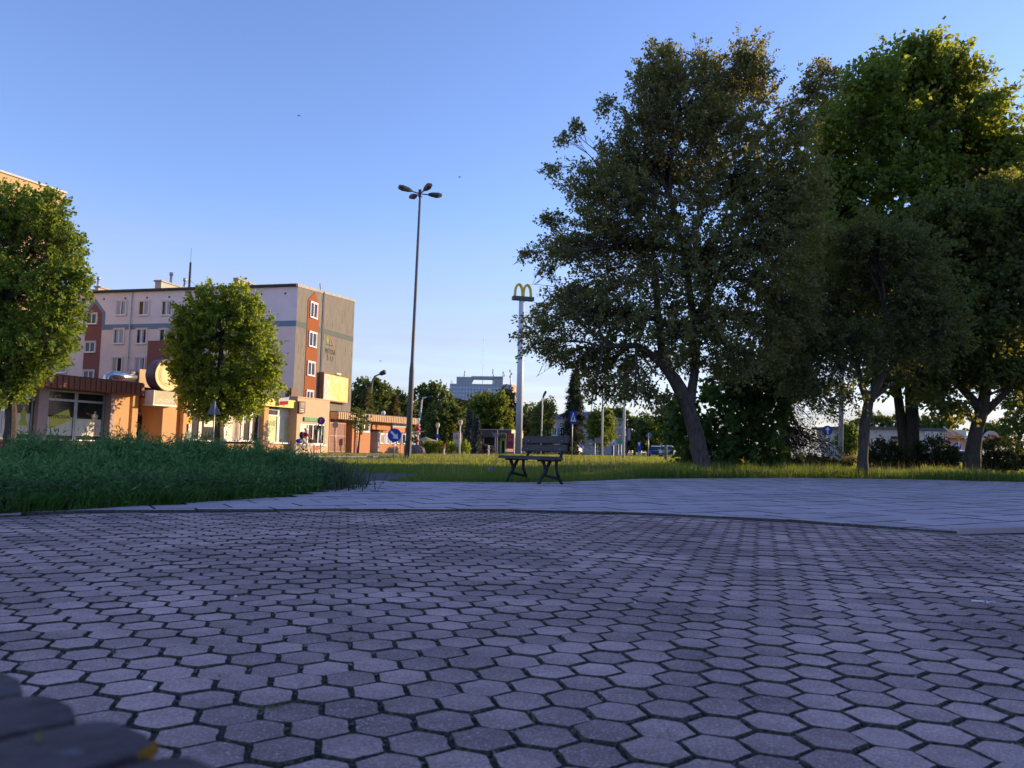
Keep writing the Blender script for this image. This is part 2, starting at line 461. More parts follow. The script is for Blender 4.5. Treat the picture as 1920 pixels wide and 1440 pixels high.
for d2, x, y in cells:
    k = random.randrange(6); inside = y < g_near(x) - 0.16
    z = 0.003 + random.uniform(-0.003, 0.0025) + 0.003 * math.sin(x * 2.1 + y) * math.sin(y * 1.7)
    tx, ty = random.uniform(-0.018, 0.018), random.uniform(-0.018, 0.018)
    seen = abs(x) < 0.665 * y + 0.1 and y > 1.42 and not (x < -0.55 and y < 1.75)
    if inside and seen and npav < 300:
        o = link("paver", shape_me[k], plaza); o.location = (x, y, z)
        o.rotation_euler = (ty, -tx, random.choice((0, 1)) * math.pi + random.uniform(-.03, .03)); npav += 1
    else:
        paver_mb(mass, x, y, z, shapes[k], tx, ty, None if inside else curve_clip(g_near, x, 0.07, True))
tag(mass.build("paver", [M_pav_i, M_joint], plaza), kind="stuff")

# kerb stones between pavers and slabs
M_kerb = mat("kerb_concrete", (0.2, 0.19, 0.185), rough=0.9, var=0.2, scale=8, bump=0.5, bscale=90, obj_rand=0.15)
xq = -6.5; k_i = 0
while xq < 7.5:
    x1 = xq + 0.5
    a, c = Vector((xq + 0.006, g_near(xq), 0)), Vector((x1 - 0.006, g_near(x1), 0))
    t = (c - a); L_ = t.length; fr = Frame(a, (t.x, t.y))
    q = MB(); q.box(fr, 0, L_, -0.012, 0.03, -0.1, 0.002 + random.uniform(-0.003, 0.003))
    q.build("kerb_stone", M_kerb, plaza); xq = x1

# grey slab path
M_slab = mat("grey_concrete_slab", (0.47, 0.365, 0.385), rough=0.82, var=0.1, scale=3, bump=0.25, bscale=150, obj_rand=0.13, spec=0.3)
M_slab_i = mat("grey_concrete_slab_far", (0.47, 0.365, 0.385), rough=0.82, var=0.1, scale=3, bump=0.25, bscale=150, island=0.07, spec=0.3)
pb = MB(); px_ = np.linspace(-7.2, 12.5, 90)
vs_ = [(x, g_near(x) - 0.01, 0.002) for x in px_] + [(x, max(g_far(x), g_near(x)) + 0.06, 0.002) for x in px_]
pb.add(vs_, [(i, i + 1, 90 + i + 1, 90 + i) for i in range(89)])
path = tag(pb.build("path", mat("path_joint_sand", (0.022, 0.02, 0.018), rough=1, var=0.3, scale=30)), kind="structure")
SL, SW, SA = 0.62, 0.42, rad(31)
cu, cv = (math.cos(SA), math.sin(SA)), (-math.sin(SA), math.cos(SA))
slabs = []; BX1_ = BED[-1][0]
for j in range(-60, 80):
    for i in range(-60, 60):
        u0 = i * SL + (j % 2) * SL / 2; v0 = j * SW
        cxs, cys = u0 * cu[0] + v0 * cv[0], u0 * cu[1] + v0 * cv[1] + 10
        if cys < g_near(cxs) - 0.5 or cys > g_far(cxs) + (0.5 if cxs > BX1_ else 0.3) or abs(cxs) > 0.72 * cys + 1: continue
        gp = 0.008
        pts = [(cxs + s * (SL / 2 - gp) * cu[0] + t * (SW / 2 - gp) * cv[0], cys + s * (SL / 2 - gp) * cu[1] + t * (SW / 2 - gp) * cv[1]) for s, t in ((-1, -1), (1, -1), (1, 1), (-1, 1))]
        pts = curve_clip(g_near, cxs, 0.045, False)(pts)
        if len(pts) > 2 and cxs > BX1_: pts = curve_clip(g_far, cxs, 0.0, True)(pts)
        if len(pts) < 3: continue
        ar = abs(sum(pts[k][0] * pts[(k + 1) % len(pts)][1] - pts[(k + 1) % len(pts)][0] * pts[k][1] for k in range(len(pts)))) / 2
        if ar < 0.003: continue
        slabs.append((cys, cxs, pts))
slabs.sort()
rest = MB()
for k, (cys, cxs, pts) in enumerate(slabs):
    q = MB() if k < 300 else rest
    z = 0.022 + random.uniform(-0.002, 0.002)
    n = len(pts); mx_ = sum(p[0] for p in pts) / n; my_ = sum(p[1] for p in pts) / n
    tx, ty = random.gauss(0, .0035), random.gauss(0, .0035)
    hz = lambda x, y: z + (x - mx_) * tx + (y - my_) * ty
    top = [(mx_ + (x - mx_) * 0.986, my_ + (y - my_) * 0.986, hz(x, y)) for x, y in pts]
    mid = [(x, y, hz(x, y) - 0.004) for x, y in pts]; low = [(x, y, z - 0.03) for x, y in pts]
    q.add(top, [tuple(range(n))]); st_v = len(q.v) - n
    q.v += mid + low
    for i in range(n):
        i2 = (i + 1) % n
        q.f += [(st_v + n + i, st_v + n + i2, st_v + i2, st_v + i), (st_v + 2 * n + i, st_v + 2 * n + i2, st_v + n + i2, st_v + n + i)]; q.m += [1, 1]
    if k < 300: q.build("slab", [M_slab, M_joint], path)
if rest.v: tag(rest.build("slab", [M_slab_i, M_joint], path), kind="stuff")
# kerb along the right edge of the slab path, standing up a little
kb = MB(); fr = Frame(corner, (1, 0.38)); kb.box(fr, 0.02, 5.5, -0.10, -0.02, -0.08, 0.045)
kb.build("edging_kerb", M_slab, path)

# asphalt footpath, road and pavement in front of the shops
M_asph = mat("asphalt", (0.06, 0.058, 0.06), rough=0.9, var=0.2, scale=6, bump=0.4, bscale=90)
M_pave = mat("pavement_concrete", (0.24, 0.21, 0.195), rough=0.9, var=0.14, scale=4, bump=0.3, bscale=60)
def sheet(name, pxs, z, m, parent=None, kind="structure"):
    q = MB(); pts = [onz(x, y, z) for x, y in pxs]
    q.add(pts, [tuple(range(len(pts)))])
    return tag(q.build(name, m, parent), kind=kind)
fp = MB(); A_, B_ = onz(648, 902), onz(700, 905)
fp.add([(A_.x - 0.3, A_.y - 0.3, 0.006), (B_.x, B_.y, 0.006), (B_.x + 0.4, B_.y + 2.0, 0.006), (onz(790, 888).x, onz(790, 888).y, 0.006), (onz(600, 886).x, onz(600, 886).y, 0.006)], [(0, 1, 2, 3, 4)])
tag(fp.build("footpath", M_asph), kind="structure")
SU, SN = Vector((0.42, 0.907, 0)).normalized(), None
SH = Frame((-16.3, 62.0), (0.42, 0.907))
def strip(name, d0, d1, z, m, a0=-70, a1=60):
    q = MB(); q.quad(SH.P(a0, d1, z), SH.P(a1, d1, z), SH.P(a1, d0, z), SH.P(a0, d0, z))
    return tag(q.build(name, m), kind="structure")
strip("pavement", -3, 9.5, 0.012, M_pave, -60, 26)
strip("verge", 9.5, 15.0, 0.0, M_lawn, -60, 26)
strip("road", 15.0, 22.0, -0.02, M_asph, -70, -12)
q = MB(); q.box(SH, -60, -12, 14.9, 15.05, -0.1, 0.05); q.box(SH, -60, -12, 22, 22.15, -0.1, 0.05)
tag(q.build("kerb", M_kerb), kind="structure")
q = MB(); q.box(Frame((0, 100), (1, 0.02)), -60, 90, -3.5, 3.5, -0.05, -0.022)
tag(q.build("street", M_asph), kind="structure")

# ------------------------------------------------------------------ apartment building with shops in front
C0 = at(549, 745, 73.0)
LF = Frame((C0.x, C0.y), (0.970, -0.241))       # long side, a runs negative to the left
EF = Frame((C0.x, C0.y), (0.241, 0.970))        # gable end
M_lil = mat("lilac_render", (0.70, 0.66, 0.72), rough=0.9, var=0.06, scale=0.8, bump=0.15, spots=((0.62, 0.59, 0.67), 0.25, 0.62))
M_pink = mat("pinkish_render", (0.74, 0.63, 0.62), rough=0.9, var=0.06, scale=0.8, bump=0.15)
M_redr = mat("red_brown_render", (0.24, 0.098, 0.085), rough=0.9, var=0.08, scale=1)
M_orr = mat("orange_render", (0.26, 0.075, 0.022), rough=0.9, var=0.08, scale=1)
M_bluer = mat("blue_band_render", (0.17, 0.24, 0.33), rough=0.9, var=0.06)
M_endw = mat("streaked_grey_render", (0.14, 0.127, 0.11), rough=0.95, col2=(0.22, 0.20, 0.172), scale=2.2, bump=0.4, bscale=20, stretch=(1, 1, 0.22), spots=((0.10, 0.093, 0.08), 2.2, 0.6))
M_bitum = mat("roof_felt", (0.07, 0.07, 0.075), rough=0.9)
apt = thing("apartment_building", "apartment block with blue band, red brown stair column and grey sunlit end wall", "apartment building", (C0.x, C0.y, 0))
aL = LF.hit(60, 560)[0]
zc = LF.hit(549, 537)[1]; aE = EF.hit(661.5, 660)[0]; zE = EF.hit(663, 564)[1]
zband = LF.hit(420, 609)[1]
w = MB()
P = LF.P
# body: long wall in two colours, back closed
cA, cB = P(aL, 0, 0), P(0, 0, 0)
back = EF.P(aE, 0, 0); backL = back + (cA - cB)
def up(p, z): return Vector((p.x, p.y, z))
zb0 = zband - 0.15
w.quad(cA, cB, up(cB, zb0), up(cA, zb0), 1)
w.quad(up(cA, zb0), up(cB, zb0), up(cB, zc), up(cA, zc), 0)
w.quad(cB, back, up(back, zE), up(cB, zc), 2)
w.quad(back, backL, up(backL, zE), up(back, zE), 2)
w.quad(backL, cA, up(cA, zc), up(backL, zE), 0)
w.quad(up(cA, zc - 0.02), up(cB, zc - 0.02), up(back, zE - 0.02), up(backL, zE - 0.02), 3)
w.build("wall", [M_lil, M_pink, M_endw, M_bitum], apt)
q = MB(); q.box(LF, aL, 0.0, -0.3, 0.28, zc - 0.02, zc + 0.22); q.box(LF, aL, 0, 0.28, 0.36, zc + 0.02, zc + 0.16)
q.build("eaves", M_bitum, apt)
q = MB(); q.hexa([EF.P(-0.1, 0.06, zc - 0.05), EF.P(aE, 0.06, zE - 0.05), EF.P(aE, -0.3, zE - 0.05), EF.P(-0.1, -0.3, zc - 0.05), EF.P(-0.1, 0.06, zc + 0.24), EF.P(aE, 0.06, zE + 0.16), EF.P(aE, -0.3, zE + 0.16), EF.P(-0.1, -0.3, zc + 0.24)])
q.build("roof_edge", M_conc, apt)
q = MB(); q.box(LF, aL, 0.02, 0.0, 0.02, zband - 0.27, zband + 0.27); q.build("blue_band", M_bluer, apt)
eb0, eb1 = EF.hit(549, 604)[1], EF.hit(658, 635)[1]
M_greyband = mat("grey_green_band", (0.10, 0.115, 0.11), rough=0.9, var=0.1)
q = MB()
q.fprism(EF, [(0.03, eb0 - 0.27), (aE - 0.02, eb1 - 0.27), (aE - 0.02, eb1 + 0.27), (0.03, eb0 + 0.27)], 0, 0.018); q.build("band", M_greyband, apt)
# stair columns on the long side
def column(x0, x1, xc, yapex, ysh, ybot, hide_outline=False):
    a0, a1, z0, _ = LF.rect(x0, ysh, x1, ybot)
    zs = LF.hit(xc, ysh)[1]; za = LF.hit(xc, yapex)[1]; ac = (a0 + a1) / 2; z0 = 4.2
    o = 0.34
    m_ = MB(); m_.fprism(LF, [(a0, z0), (a1, z0), (a1, zs), (ac, za), (a0, zs)], 0, 0.05); m_.build("stair_column", M_redr, apt)
    m_ = MB(); zb = zband - 0.27
    m_.fprism(LF, [(a0 - o, zb), (a0 - 0.002, zb), (a0 - 0.002, zs), (ac, za + 0.003), (ac, za + o * 1.5), (a0 - o, zs + o * 0.3)], 0, 0.04)
    m_.fprism(LF, [(a1 + 0.002, zb), (a1 + o, zb), (a1 + o, zs + o * 0.3), (ac, za + o * 1.5), (ac, za + 0.003), (a1 + 0.002, zs)], 0, 0.04)
    m_.build("column_border", M_bluer, apt)
column(158, 188, 174, 569, 588, 720)
# projecting bay further right, mostly behind the round tree
a0, a1, z0, z1 = LF.rect(287, 641, 318, 712)
q = MB(); q.box(LF, a0, a1, 0, 0.9, 3.6, z1); q.build("bay", M_redr, apt)
M_curt = mat("net_curtain", (0.36, 0.38, 0.46), rough=0.8, var=0.25, scale=6, stretch=(6, 6, 0.6))
M_blind = mat("cream_blind", (0.42, 0.36, 0.27), rough=0.8, var=0.15, scale=9, stretch=(0.3, 0.3, 8))
WR = random.Random(5)
def window(fr, rect, parent, style=0, reveal=0.16, sill=True, mull=1, d=0.0, fm=None, name="window"):
    """frame proud of a dark opening, two panes, sill; frame > pane, sill, curtain"""
    a0, a1, z0, z1 = rect; fm = fm or M_pvc
    t = 0.075; q = MB()
    dd = d + 0.012
    q.box(fr, a0, a0 + t, dd, dd + 0.07, z0, z1); q.box(fr, a1 - t, a1, dd, dd + 0.07, z0, z1)
    q.box(fr, a0 + t, a1 - t, dd, dd + 0.07, z1 - t, z1); q.box(fr, a0 + t, a1 - t, dd, dd + 0.07, z0, z0 + t)
    n = mull + 1; wd = (a1 - a0 - 2 * t) / n
    for k in range(1, n): q.box(fr, a0 + t + k * wd - 0.05, a0 + t + k * wd + 0.05, dd, dd + 0.066, z0 + t, z1 - t)
    f = q.build(name, fm, parent)
    for k in range(n):
        g_ = MB(); g_.box(fr, a0 + t + k * wd, a0 + t + (k + 1) * wd, dd - 0.006, dd + 0.02, z0 + t, z1 - t)
        g_.build("pane", M_glass, f)
        if style and WR.random() < .8:
            x0_, x1_ = a0 + t + k * wd, a0 + t + (k + 1) * wd; fr_ = WR.choice((.45, .7, 1, 1, .9)); hh = z1 - z0 - 2 * t
            if style == 1 or WR.random() < .5: ca_, cb_, za_, zb_ = (x0_, x0_ + (x1_ - x0_) * fr_, z0 + t, z1 - t) if WR.random() < .5 else (x1_ - (x1_ - x0_) * fr_, x1_, z0 + t, z1 - t)
            else: ca_, cb_, za_, zb_ = x0_, x1_, z1 - t - hh * fr_, z1 - t
            g2 = MB(); g2.box(fr, ca_ + .004, cb_ - .004, dd + .021, dd + .03, za_ + .003, zb_ - .003); g2.build("curtain", M_blind if style == 2 and WR.random() < .6 else M_curt, f)
    if sill:
        s_ = MB(); s_.box(fr, a0 - 0.07, a1 + 0.07, dd, dd + 0.13, z0 - 0.07, z0 - 0.002); s_.build("sill", M_pvc, f)
    q = MB(); q.box(fr, a0 - 0.09, a0 - 0.003, d + 0.003, d + 0.12, z0 - 0.0, z1); q.box(fr, a1 + 0.003, a1 + 0.09, d + 0.003, d + 0.12, z0, z1)
    q.box(fr, a0 - 0.09, a1 + 0.09, d + 0.003, d + 0.14, z1 + 0.003, z1 + 0.1)
    q.build("reveal", M_lil, f)
    return f
rows = [(564.5, 591, 0), (617, 644.5, -4.3), (670.5, 697.5, -7.8), (724, 750, -11.5)]
for ri, (y0, y1, dx) in enumerate(rows):
    for ci, xc in enumerate([119, 226.5, 269, 312, 354, 396, 438]):
        if ci == 0 and ri < 1: pass
        xc2 = xc + dx * (1 if ci else 0.6)
        window(LF, LF.rect(xc2 - 8, y0 + (0 if ci else 1.5), xc2 + 10.5, y1 + (0 if ci else 1.5)), apt, style=(1, 1, 2, 2)[ri] if (ci + ri) % 2 else 1)
    window(LF, LF.rect(92 + dx * .5 - 8, y0 + 2, 92 + dx * .5 + 10, y1 + 2), apt, style=1)
for y0, y1, xc in [(588.5, 607.5, 173), (641.5, 660.5, 170), (695, 714, 167)]:
    window(LF, LF.rect(xc - 9, y0, xc + 9.5, y1), apt, d=0.05, mull=1)
# end wall: orange stair column with four windows, blue stripe, emblem, lettering
_, za = EF.hit(589.3, 547); a0_, zs = EF.hit(577.2, 562); a1_, zs2 = EF.hit(598.3, 571.7)
q = MB(); ac = EF.hit(589.3, 560)[0]
q.fprism(EF, [(a0_, 3.5), (a1_, 3.5), (a1_, zs2), (ac, za), (a0_, zs)], 0, 0.05); q.build("stair_column", M_orr, apt)
for x0, y0, x1, y1 in [(580.5, 568, 593, 596), (578, 623.5, 591, 650), (575.2, 679, 588, 704), (573, 733, 585, 748)]:
    window(EF, EF.rect(x0, y0, x1, y1), apt, d=0.05, mull=1)
ab = EF.hit(603.2, 640)[0]
q = MB(); q.box(EF, ab - 0.16, ab + 0.16, 0, 0.06, 3, zc + 0.55); q.build("expansion_joint", mat("blue_black_joint", (0.035, 0.05, 0.085), rough=0.7), apt)
M_letter = mat("black_letter", (0.03, 0.03, 0.03), rough=0.8)
for s_, rc in (("WITOSA", (609, 654.5, 628.5, 664.5)), ("2-12", (612.5, 667, 624.5, 676.5))):
    r0, r1, r2, r3 = EF.rect(*rc); text("lettering", s_, EF, (r0 + r1) / 2, (r2 + r3) / 2, r1 - r0, r3 - r2, 0.012, M_letter, apt)
ae, ze = EF.hit(619, 640)
q = MB()
q.fprism(EF, [(ae - 0.9, ze - 0.45), (ae + 0.6, ze - 0.45), (ae + 0.6, ze - 0.39), (ae - 0.9, ze - 0.39)], 0.003, 0.02, 0)
q.fprism(EF, [(ae + 1.05, ze - 0.8), (ae + 1.15, ze - 0.72), (ae + 0.02, ze + 0.62), (ae - 0.06, ze + 0.52)], 0.003, 0.022, 1)
q.fprism(EF, [(ae - 0.35, ze + 0.3), (ae - 0.28, ze + 0.22), (ae + 0.02, ze + 0.52), (ae - 0.03, ze + 0.6)], 0.003, 0.021, 1)
for dx_, dz_, r_ in [(-0.62, 0.25, 0.2), (-0.45, 0.1, 0.2), (-0.62, -0.05, 0.22), (-0.72, 0.12, 0.16)]: q.disc(EF, ae + dx_, ze + dz_, r_, 0.003, 0.024 + r_ * 0.01, 12, 2)
q.box(EF, ae - 0.66, ae - 0.58, 0.003, 0.019, ze - 0.39, ze - 0.1, 1)
q.build("housing_emblem", [M_letter, mat("emblem_red", (0.4, 0.1, 0.05)), mat("emblem_green", (0.17, 0.28, 0.03))], apt)
for px in (449, 246):
    a_, _ = LF.hit(px, 600); q = MB(); q.tube([LF.P(a_, .14, 3.5), LF.P(a_, .14, zc - .05)], .07, 8)
    for zz in (6, 9, 12, 14): q.box(LF, a_ - .1, a_ + .1, 0.0, .2, zz, zz + .05)
    q.build("downpipe", M_galv, apt)
for k in range(12):
    a_ = aL + (0 - aL) * (k + .5) / 12; q = MB(); q.box(LF, a_ - .09, a_ + .09, 0.003, .03, zc - .75, zc - .57); q.build("attic_vent", M_dark, apt)
# roof: chimney stacks, vent pipes, antenna
M_chim = mat("chimney_render", (0.45, 0.40, 0.35), rough=0.9, var=0.15)
for px0, px1, ytop, ybot, ln in [(178, 184, 539, 549, 5.0), (290.5, 302, 528, 545, 9.0), (440, 446, 524, 541, 9.0)]:
    a0, a1, z0, z1 = LF.rect(px0, ytop, px1, ybot, -1.0)
    q = MB(); q.box(LF, a0, a1, -1.0 - ln, -1.0, zc - 0.1, z1); ch = q.build("chimney", M_chim, apt)
    q = MB(); q.box(LF, a0 - 0.12, a1 + 0.12, -1.12 - ln, -0.88, z1 + 0.002, z1 + 0.16); q.build("chimney_cap", M_conc, ch)
for px, yt, d_ in [(185, 520, -3.0), (321.5, 512, -4.0), (347, 523, -6.0)]:
    a, z = LF.hit(px, yt, d_); q = MB(); q.tube([LF.P(a, d_, zc), LF.P(a, d_, z)], 0.13, 10); q.tube([LF.P(a, d_, z - 0.25), LF.P(a, d_, z + 0.05)], 0.2, 10)
    q.build("vent_pipe", M_galv, apt, smooth=True)
a, z = LF.hit(359, 465, -5); zm = LF.hit(359, 492, -5)[1]
q = MB(); q.tube([LF.P(a, -5, zc), LF.P(a, -5, zm)], 0.11, 6); q.tube([LF.P(a, -5, zm), LF.P(a, -5, z)], 0.025, 5)
for k in range(8): q.tube([LF.P(a - 0.2, -5, zc + 1 + k * 0.3), LF.P(a + 0.2, -5, zc + 1 + k * 0.3)], 0.02, 4)
for s_ in (-1, 1): q.tube([LF.P(a + s_ * 3, -5, zc), LF.P(a, -5, zc + 2.2)], 0.015, 4)
q.build("antenna_mast", M_dark, apt)
a, z = EF.hit(600, 531, -0.5); q = MB(); q.tube([EF.P(a + 0.3, -0.5, zc), EF.P(a, -0.5, z)], 0.05, 5); q.build("lightning_rod", M_dark, apt)

# faded advertising board on the end wall
a0, a1, z0, z1 = EF.rect(607, 704.5, 653.5, 752, 0.55)
bb = thing("billboard", "large faded yellow advertising board in a rusty frame on the grey end wall", "billboard", EF.P((a0 + a1) / 2, 0.02, z0))
M_bb = mat("faded_yellow_print", (0.62, 0.44, 0.1), rough=0.7, col2=(0.66, 0.52, 0.22), scale=0.9, spots=((0.68, 0.58, 0.36), 2.6, 0.55))
q = MB(); q.box(EF, a0, a1, 0.45, 0.53, z0, z1); q.build("print_panel", M_bb, bb)
q = MB(); q.box(EF, a0 + 0.02, a0 + (a1 - a0) * 0.2, 0.532, 0.54, z0 + 0.03, z1 - 0.03); q.build("faded_strip", mat("faded_pink_print", (0.68, 0.46, 0.38), rough=0.7, var=0.2, scale=2, spots=((0.75, 0.66, 0.6), 2.0, 0.5)), bb)
q = MB()
q.box(EF, a0 - 0.12, a0 - 0.002, 0.05, 0.58, z0 - 0.12, z1 + 0.12); q.box(EF, a1 + 0.002, a1 + 0.12, 0.05, 0.58, z0 - 0.12, z1 + 0.12)
q.box(EF, a0, a1, 0.05, 0.58, z1 + 0.002, z1 + 0.13); q.box(EF, a0, a1, 0.05, 0.58, z0 - 0.13, z0 - 0.002)
q.build("board_frame", mat("rusty_frame", (0.22, 0.13, 0.07), rough=0.8, var=0.3, scale=3), bb)
M_bbt = mat("faded_white_print", (0.75, 0.66, 0.42), rough=0.7, var=0.1)
text("lettering", "BLAU", EF, a0 + (a1 - a0) * 0.6, z0 + (z1 - z0) * 0.8, (a1 - a0) * 0.45, (z1 - z0) * 0.15, 0.535, M_bbt, bb)
q = MB(); q.tube([EF.P((a0 + a1) / 2 - 0.5, 0.7, z1 + 0.2), EF.P((a0 + a1) / 2 + 0.5, 0.7, z1 + 0.2)], 0.09, 8); q.tube([EF.P((a0 + a1) / 2, 0.3, z1 + 0.1), EF.P((a0 + a1) / 2, 0.7, z1 + 0.2)], 0.03, 6)
q.build("board_lamp", M_white, bb)

# tan block at the far left, behind the big tree
TF = Frame(tuple(at(104.5, 600, 66.0).xy), (0.42, 0.907))
zt1 = TF.hit(104.5, 357)[1]
tan = thing("tan_building", "tall tan rendered block rising behind the leafy tree at the far left", "apartment building", (TF.O.x, TF.O.y, 0))
M_tan = mat("tan_render", (0.55, 0.38, 0.2), rough=0.9, var=0.08, scale=2, bump=0.3, spots=((0.46, 0.31, 0.17), 1.5, 0.62))
q = MB(); q.box(TF, -26, 0, -12, 0, 0, zt1); q.build("wall", M_tan, tan)
q = MB(); q.box(TF, -26.1, 0.12, -12.1, 0.14, zt1 + 0.003, zt1 + 0.16); q.build("roof_edge", mat("zinc_edge", (0.5, 0.48, 0.45), rough=0.5), tan)
for k in range(5):
    for j in range(5): window(TF, (-4.6 - k * 4.3 - 0.8, -4.6 - k * 4.3 + 0.8, 3.2 + j * 3.1, 4.6 + j * 3.1), tan, style=1)
# ------------------------------------------------------------------ shop row
M_rib = mat("brown_ribbed_sheet", (0.235, 0.075, 0.045), rough=0.55, var=0.12, scale=2)
M_ribl = mat("ochre_ribbed_sheet", (0.48, 0.29, 0.15), rough=0.6, var=0.15, scale=2)
M_oran = mat("orange_wall", (0.54, 0.32, 0.155), rough=0.9, var=0.06, scale=2, bump=0.15)
M_oran2 = mat("deep_orange_wall", (0.47, 0.215, 0.10), rough=0.9, var=0.06, scale=2, bump=0.15)
M_rose = mat("rose_red_wall", (0.45, 0.15, 0.09), rough=0.9, var=0.06)
M_beige = mat("beige_wall", (0.55, 0.40, 0.25), rough=0.9, var=0.06, scale=2, bump=0.15)
M_mauve = mat("mauve_pillar", (0.42, 0.30, 0.27), rough=0.9, var=0.06)
M_poster = mat("pale_window_film", (0.68, 0.62, 0.5), rough=0.6, var=0.05)
M_filmg = mat("green_window_film", (0.50, 0.55, 0.30), rough=0.6, var=0.12, scale=2.5)
M_dkbrown = mat("dark_brown_panel", (0.13, 0.05, 0.035), rough=0.6)
DEPTH = -7.0
def ribbed(mb, fr, a0, a1, d0, d1, z0, z1, pitch=0.32, m=0):
    mb.box(fr, a0, a1, d0, d1, z0, z1, m)
    n = max(1, int((a1 - a0) / pitch)); p = (a1 - a0) / n
    for k in range(n): mb.box(fr, a0 + (k + 0.2) * p, a0 + (k + 0.8) * p, d1 + 0.001, d1 + 0.05, z0 + 0.02, z1 - 0.02, m)
def hexa_wall(name, fr, rects, mats, parent):
    q = MB()
    for (a0, a1, d0, d1, z0, z1, mi) in rects: q.box(fr, a0, a1, d0, d1, z0, z1, mi)
    return q.build(name, mats, parent)
ax_ = lambda px, d=0.0: SH.hit(px, 790, d)[0]
zx_ = lambda px, py, d=0.0: SH.hit(px, py, d)[1]

# clothes shop at the left
zf0, zf1 = zx_(130, 729.5, 1.2), zx_(130, 705.5, 1.2)
shopA = thing("clothes_shop", "low clothes shop with brown ribbed fascia and big poster windows at the left", "shop", SH.P(ax_(130), 0, 0))
aW0 = ax_(-60); aP = ax_(60); aP1 = ax_(79); aMid = ax_(137.5); aEnd = ax_(191.5); aCor = ax_(200)
hexa_wall("wall", SH, [(aW0, aCor, DEPTH, -0.4, 0, zf1 - 0.1, 0), (aP, aP1, -0.4, 0.45, 0, zf0, 1), (aEnd + 0.05, aCor, -0.4, 0.6, 0, zf0, 1), (aW0, aCor, -0.38, 0.0, 0, 0.5, 0)], [M_dkbrown, M_mauve], shopA)
aF1 = ax_(267, 1.2)
q = MB(); ribbed(q, SH, aW0, aF1, 0.2, 1.2, zf0, zf1); q.build("fascia", M_rib, shopA)
q = MB(); q.box(SH, aW0, aF1, DEPTH, 1.1, zf1 + 0.003, zf1 + 0.06); q.build("roof", M_bitum, shopA)
zs0, ztr = 0.55, zx_(130, 751.5)
def shop_window(a0, a1, film_h=None, name="shop_window"):
    q = MB(); t = 0.09
    q.box(SH, a0, a0 + t, 0.0, 0.12, zs0, zf0 - 0.02); q.box(SH, a1 - t, a1, 0.0, 0.12, zs0, zf0 - 0.02)
    q.box(SH, a0 + t, a1 - t, 0.0, 0.118, ztr - 0.05, ztr + 0.07); q.box(SH, a0 + t, a1 - t, 0.0, 0.118, zs0, zs0 + 0.06); q.box(SH, a0 + t, a1 - t, 0.0, 0.118, zf0 - 0.12, zf0 - 0.02)
    f = q.build(name, M_galv, shopA)
    for z0, z1 in ((zs0 + 0.06, ztr - 0.05), (ztr + 0.07, zf0 - 0.12)):
        g_ = MB(); g_.box(SH, a0 + t, a1 - t, 0.03, 0.055, z0, z1); g_.build("pane", M_glass, f)
    if film_h:
        p_ = MB(); p_.box(SH, a0 + t + 0.02, a1 - t - 0.02, 0.056, 0.064, zs0 + 0.28, zs0 + 0.06 + film_h); p_.build("window_film", M_poster, f)
    return f
shop_window(ax_(-55), ax_(0), 1.3)
f0 = shop_window(ax_(1), ax_(57.5), 1.35)
f1 = shop_window(aP1 + 0.02, aMid, 1.25)
f2 = shop_window(aMid + 0.02, aEnd, 1.2)
M_gold = mat("gold_letter", (0.55, 0.42, 0.18), rough=0.5)
a, z = SH.hit(93.5, 742); text("lettering", "ODZIEŻ", SH, a, z, 1.2, 0.28, 0.07, M_gold, f1)
a, z = SH.hit(10, 777); text("lettering", "Odzież", SH, a, z, 0.7, 0.26, 0.075, M_letter, f0)
a, z = SH.hit(9, 784); text("lettering", "używana", SH, a, z, 0.9, 0.16, 0.075, M_letter, f0)
a0, z0 = SH.hit(91, 786); a1, z1 = SH.hit(127, 772)
q = MB(); q.fprism(SH, [(a0, z0 - 0.55), (a1 + 0.2, z0 + 0.0), (a1, z1 + 0.15), (a0, z0 + 0.15)], 0.066, 0.074)
q.build("sale_banner", mat("lime_yellow_print", (0.6, 0.55, 0.08), rough=0.5), f1)
a, z = SH.hit(111, 778.5)
text("lettering", "WYPRZEDAŻ", SH, a, z - 0.05, 1.3, 0.24, 0.08, M_letter, f1)
# cut-out figures printed on the windows
def figure(fr, px, y0, y1, dress, parent, d=0.066, wf=1.0):
    a, zt = fr.hit(px, y0); zb = fr.hit(px, y1)[1]; h = zt - zb
    q = MB()
    q.disc(fr, a, zt - 0.06 * h, 0.055 * h, d, d + 0.008, 12, 1)
    q.fprism(fr, [(a - 0.03 * h, zt - 0.11 * h), (a + 0.03 * h, zt - 0.11 * h), (a + 0.11 * h * wf, zt - 0.2 * h), (a + 0.08 * h, zt - 0.42 * h), (a + 0.17 * h * wf, zt - 0.68 * h), (a - 0.17 * h * wf, zt - 0.68 * h), (a - 0.08 * h, zt - 0.42 * h), (a - 0.11 * h * wf, zt - 0.2 * h)], d, d + 0.007, 0)
    for s_ in (-1, 1):
        q.fprism(fr, [(a + s_ * 0.07 * h - 0.02 * h, zb), (a + s_ * 0.07 * h + 0.02 * h, zb), (a + s_ * 0.06 * h + 0.03 * h, zt - 0.68 * h), (a + s_ * 0.06 * h - 0.03 * h, zt - 0.68 * h)], d, d + 0.006, 1)
    return q.build("printed_figure", [dress, mat("printed_skin", (0.6, 0.42, 0.32), rough=0.6)], parent)
figure(SH, 43.5, 762, 814, mat("printed_green_dress", (0.4, 0.42, 0.05), rough=0.6), f0)
figure(SH, 177, 771, 815, mat("printed_cream_coat", (0.62, 0.5, 0.33), rough=0.6), f2, wf=1.5)

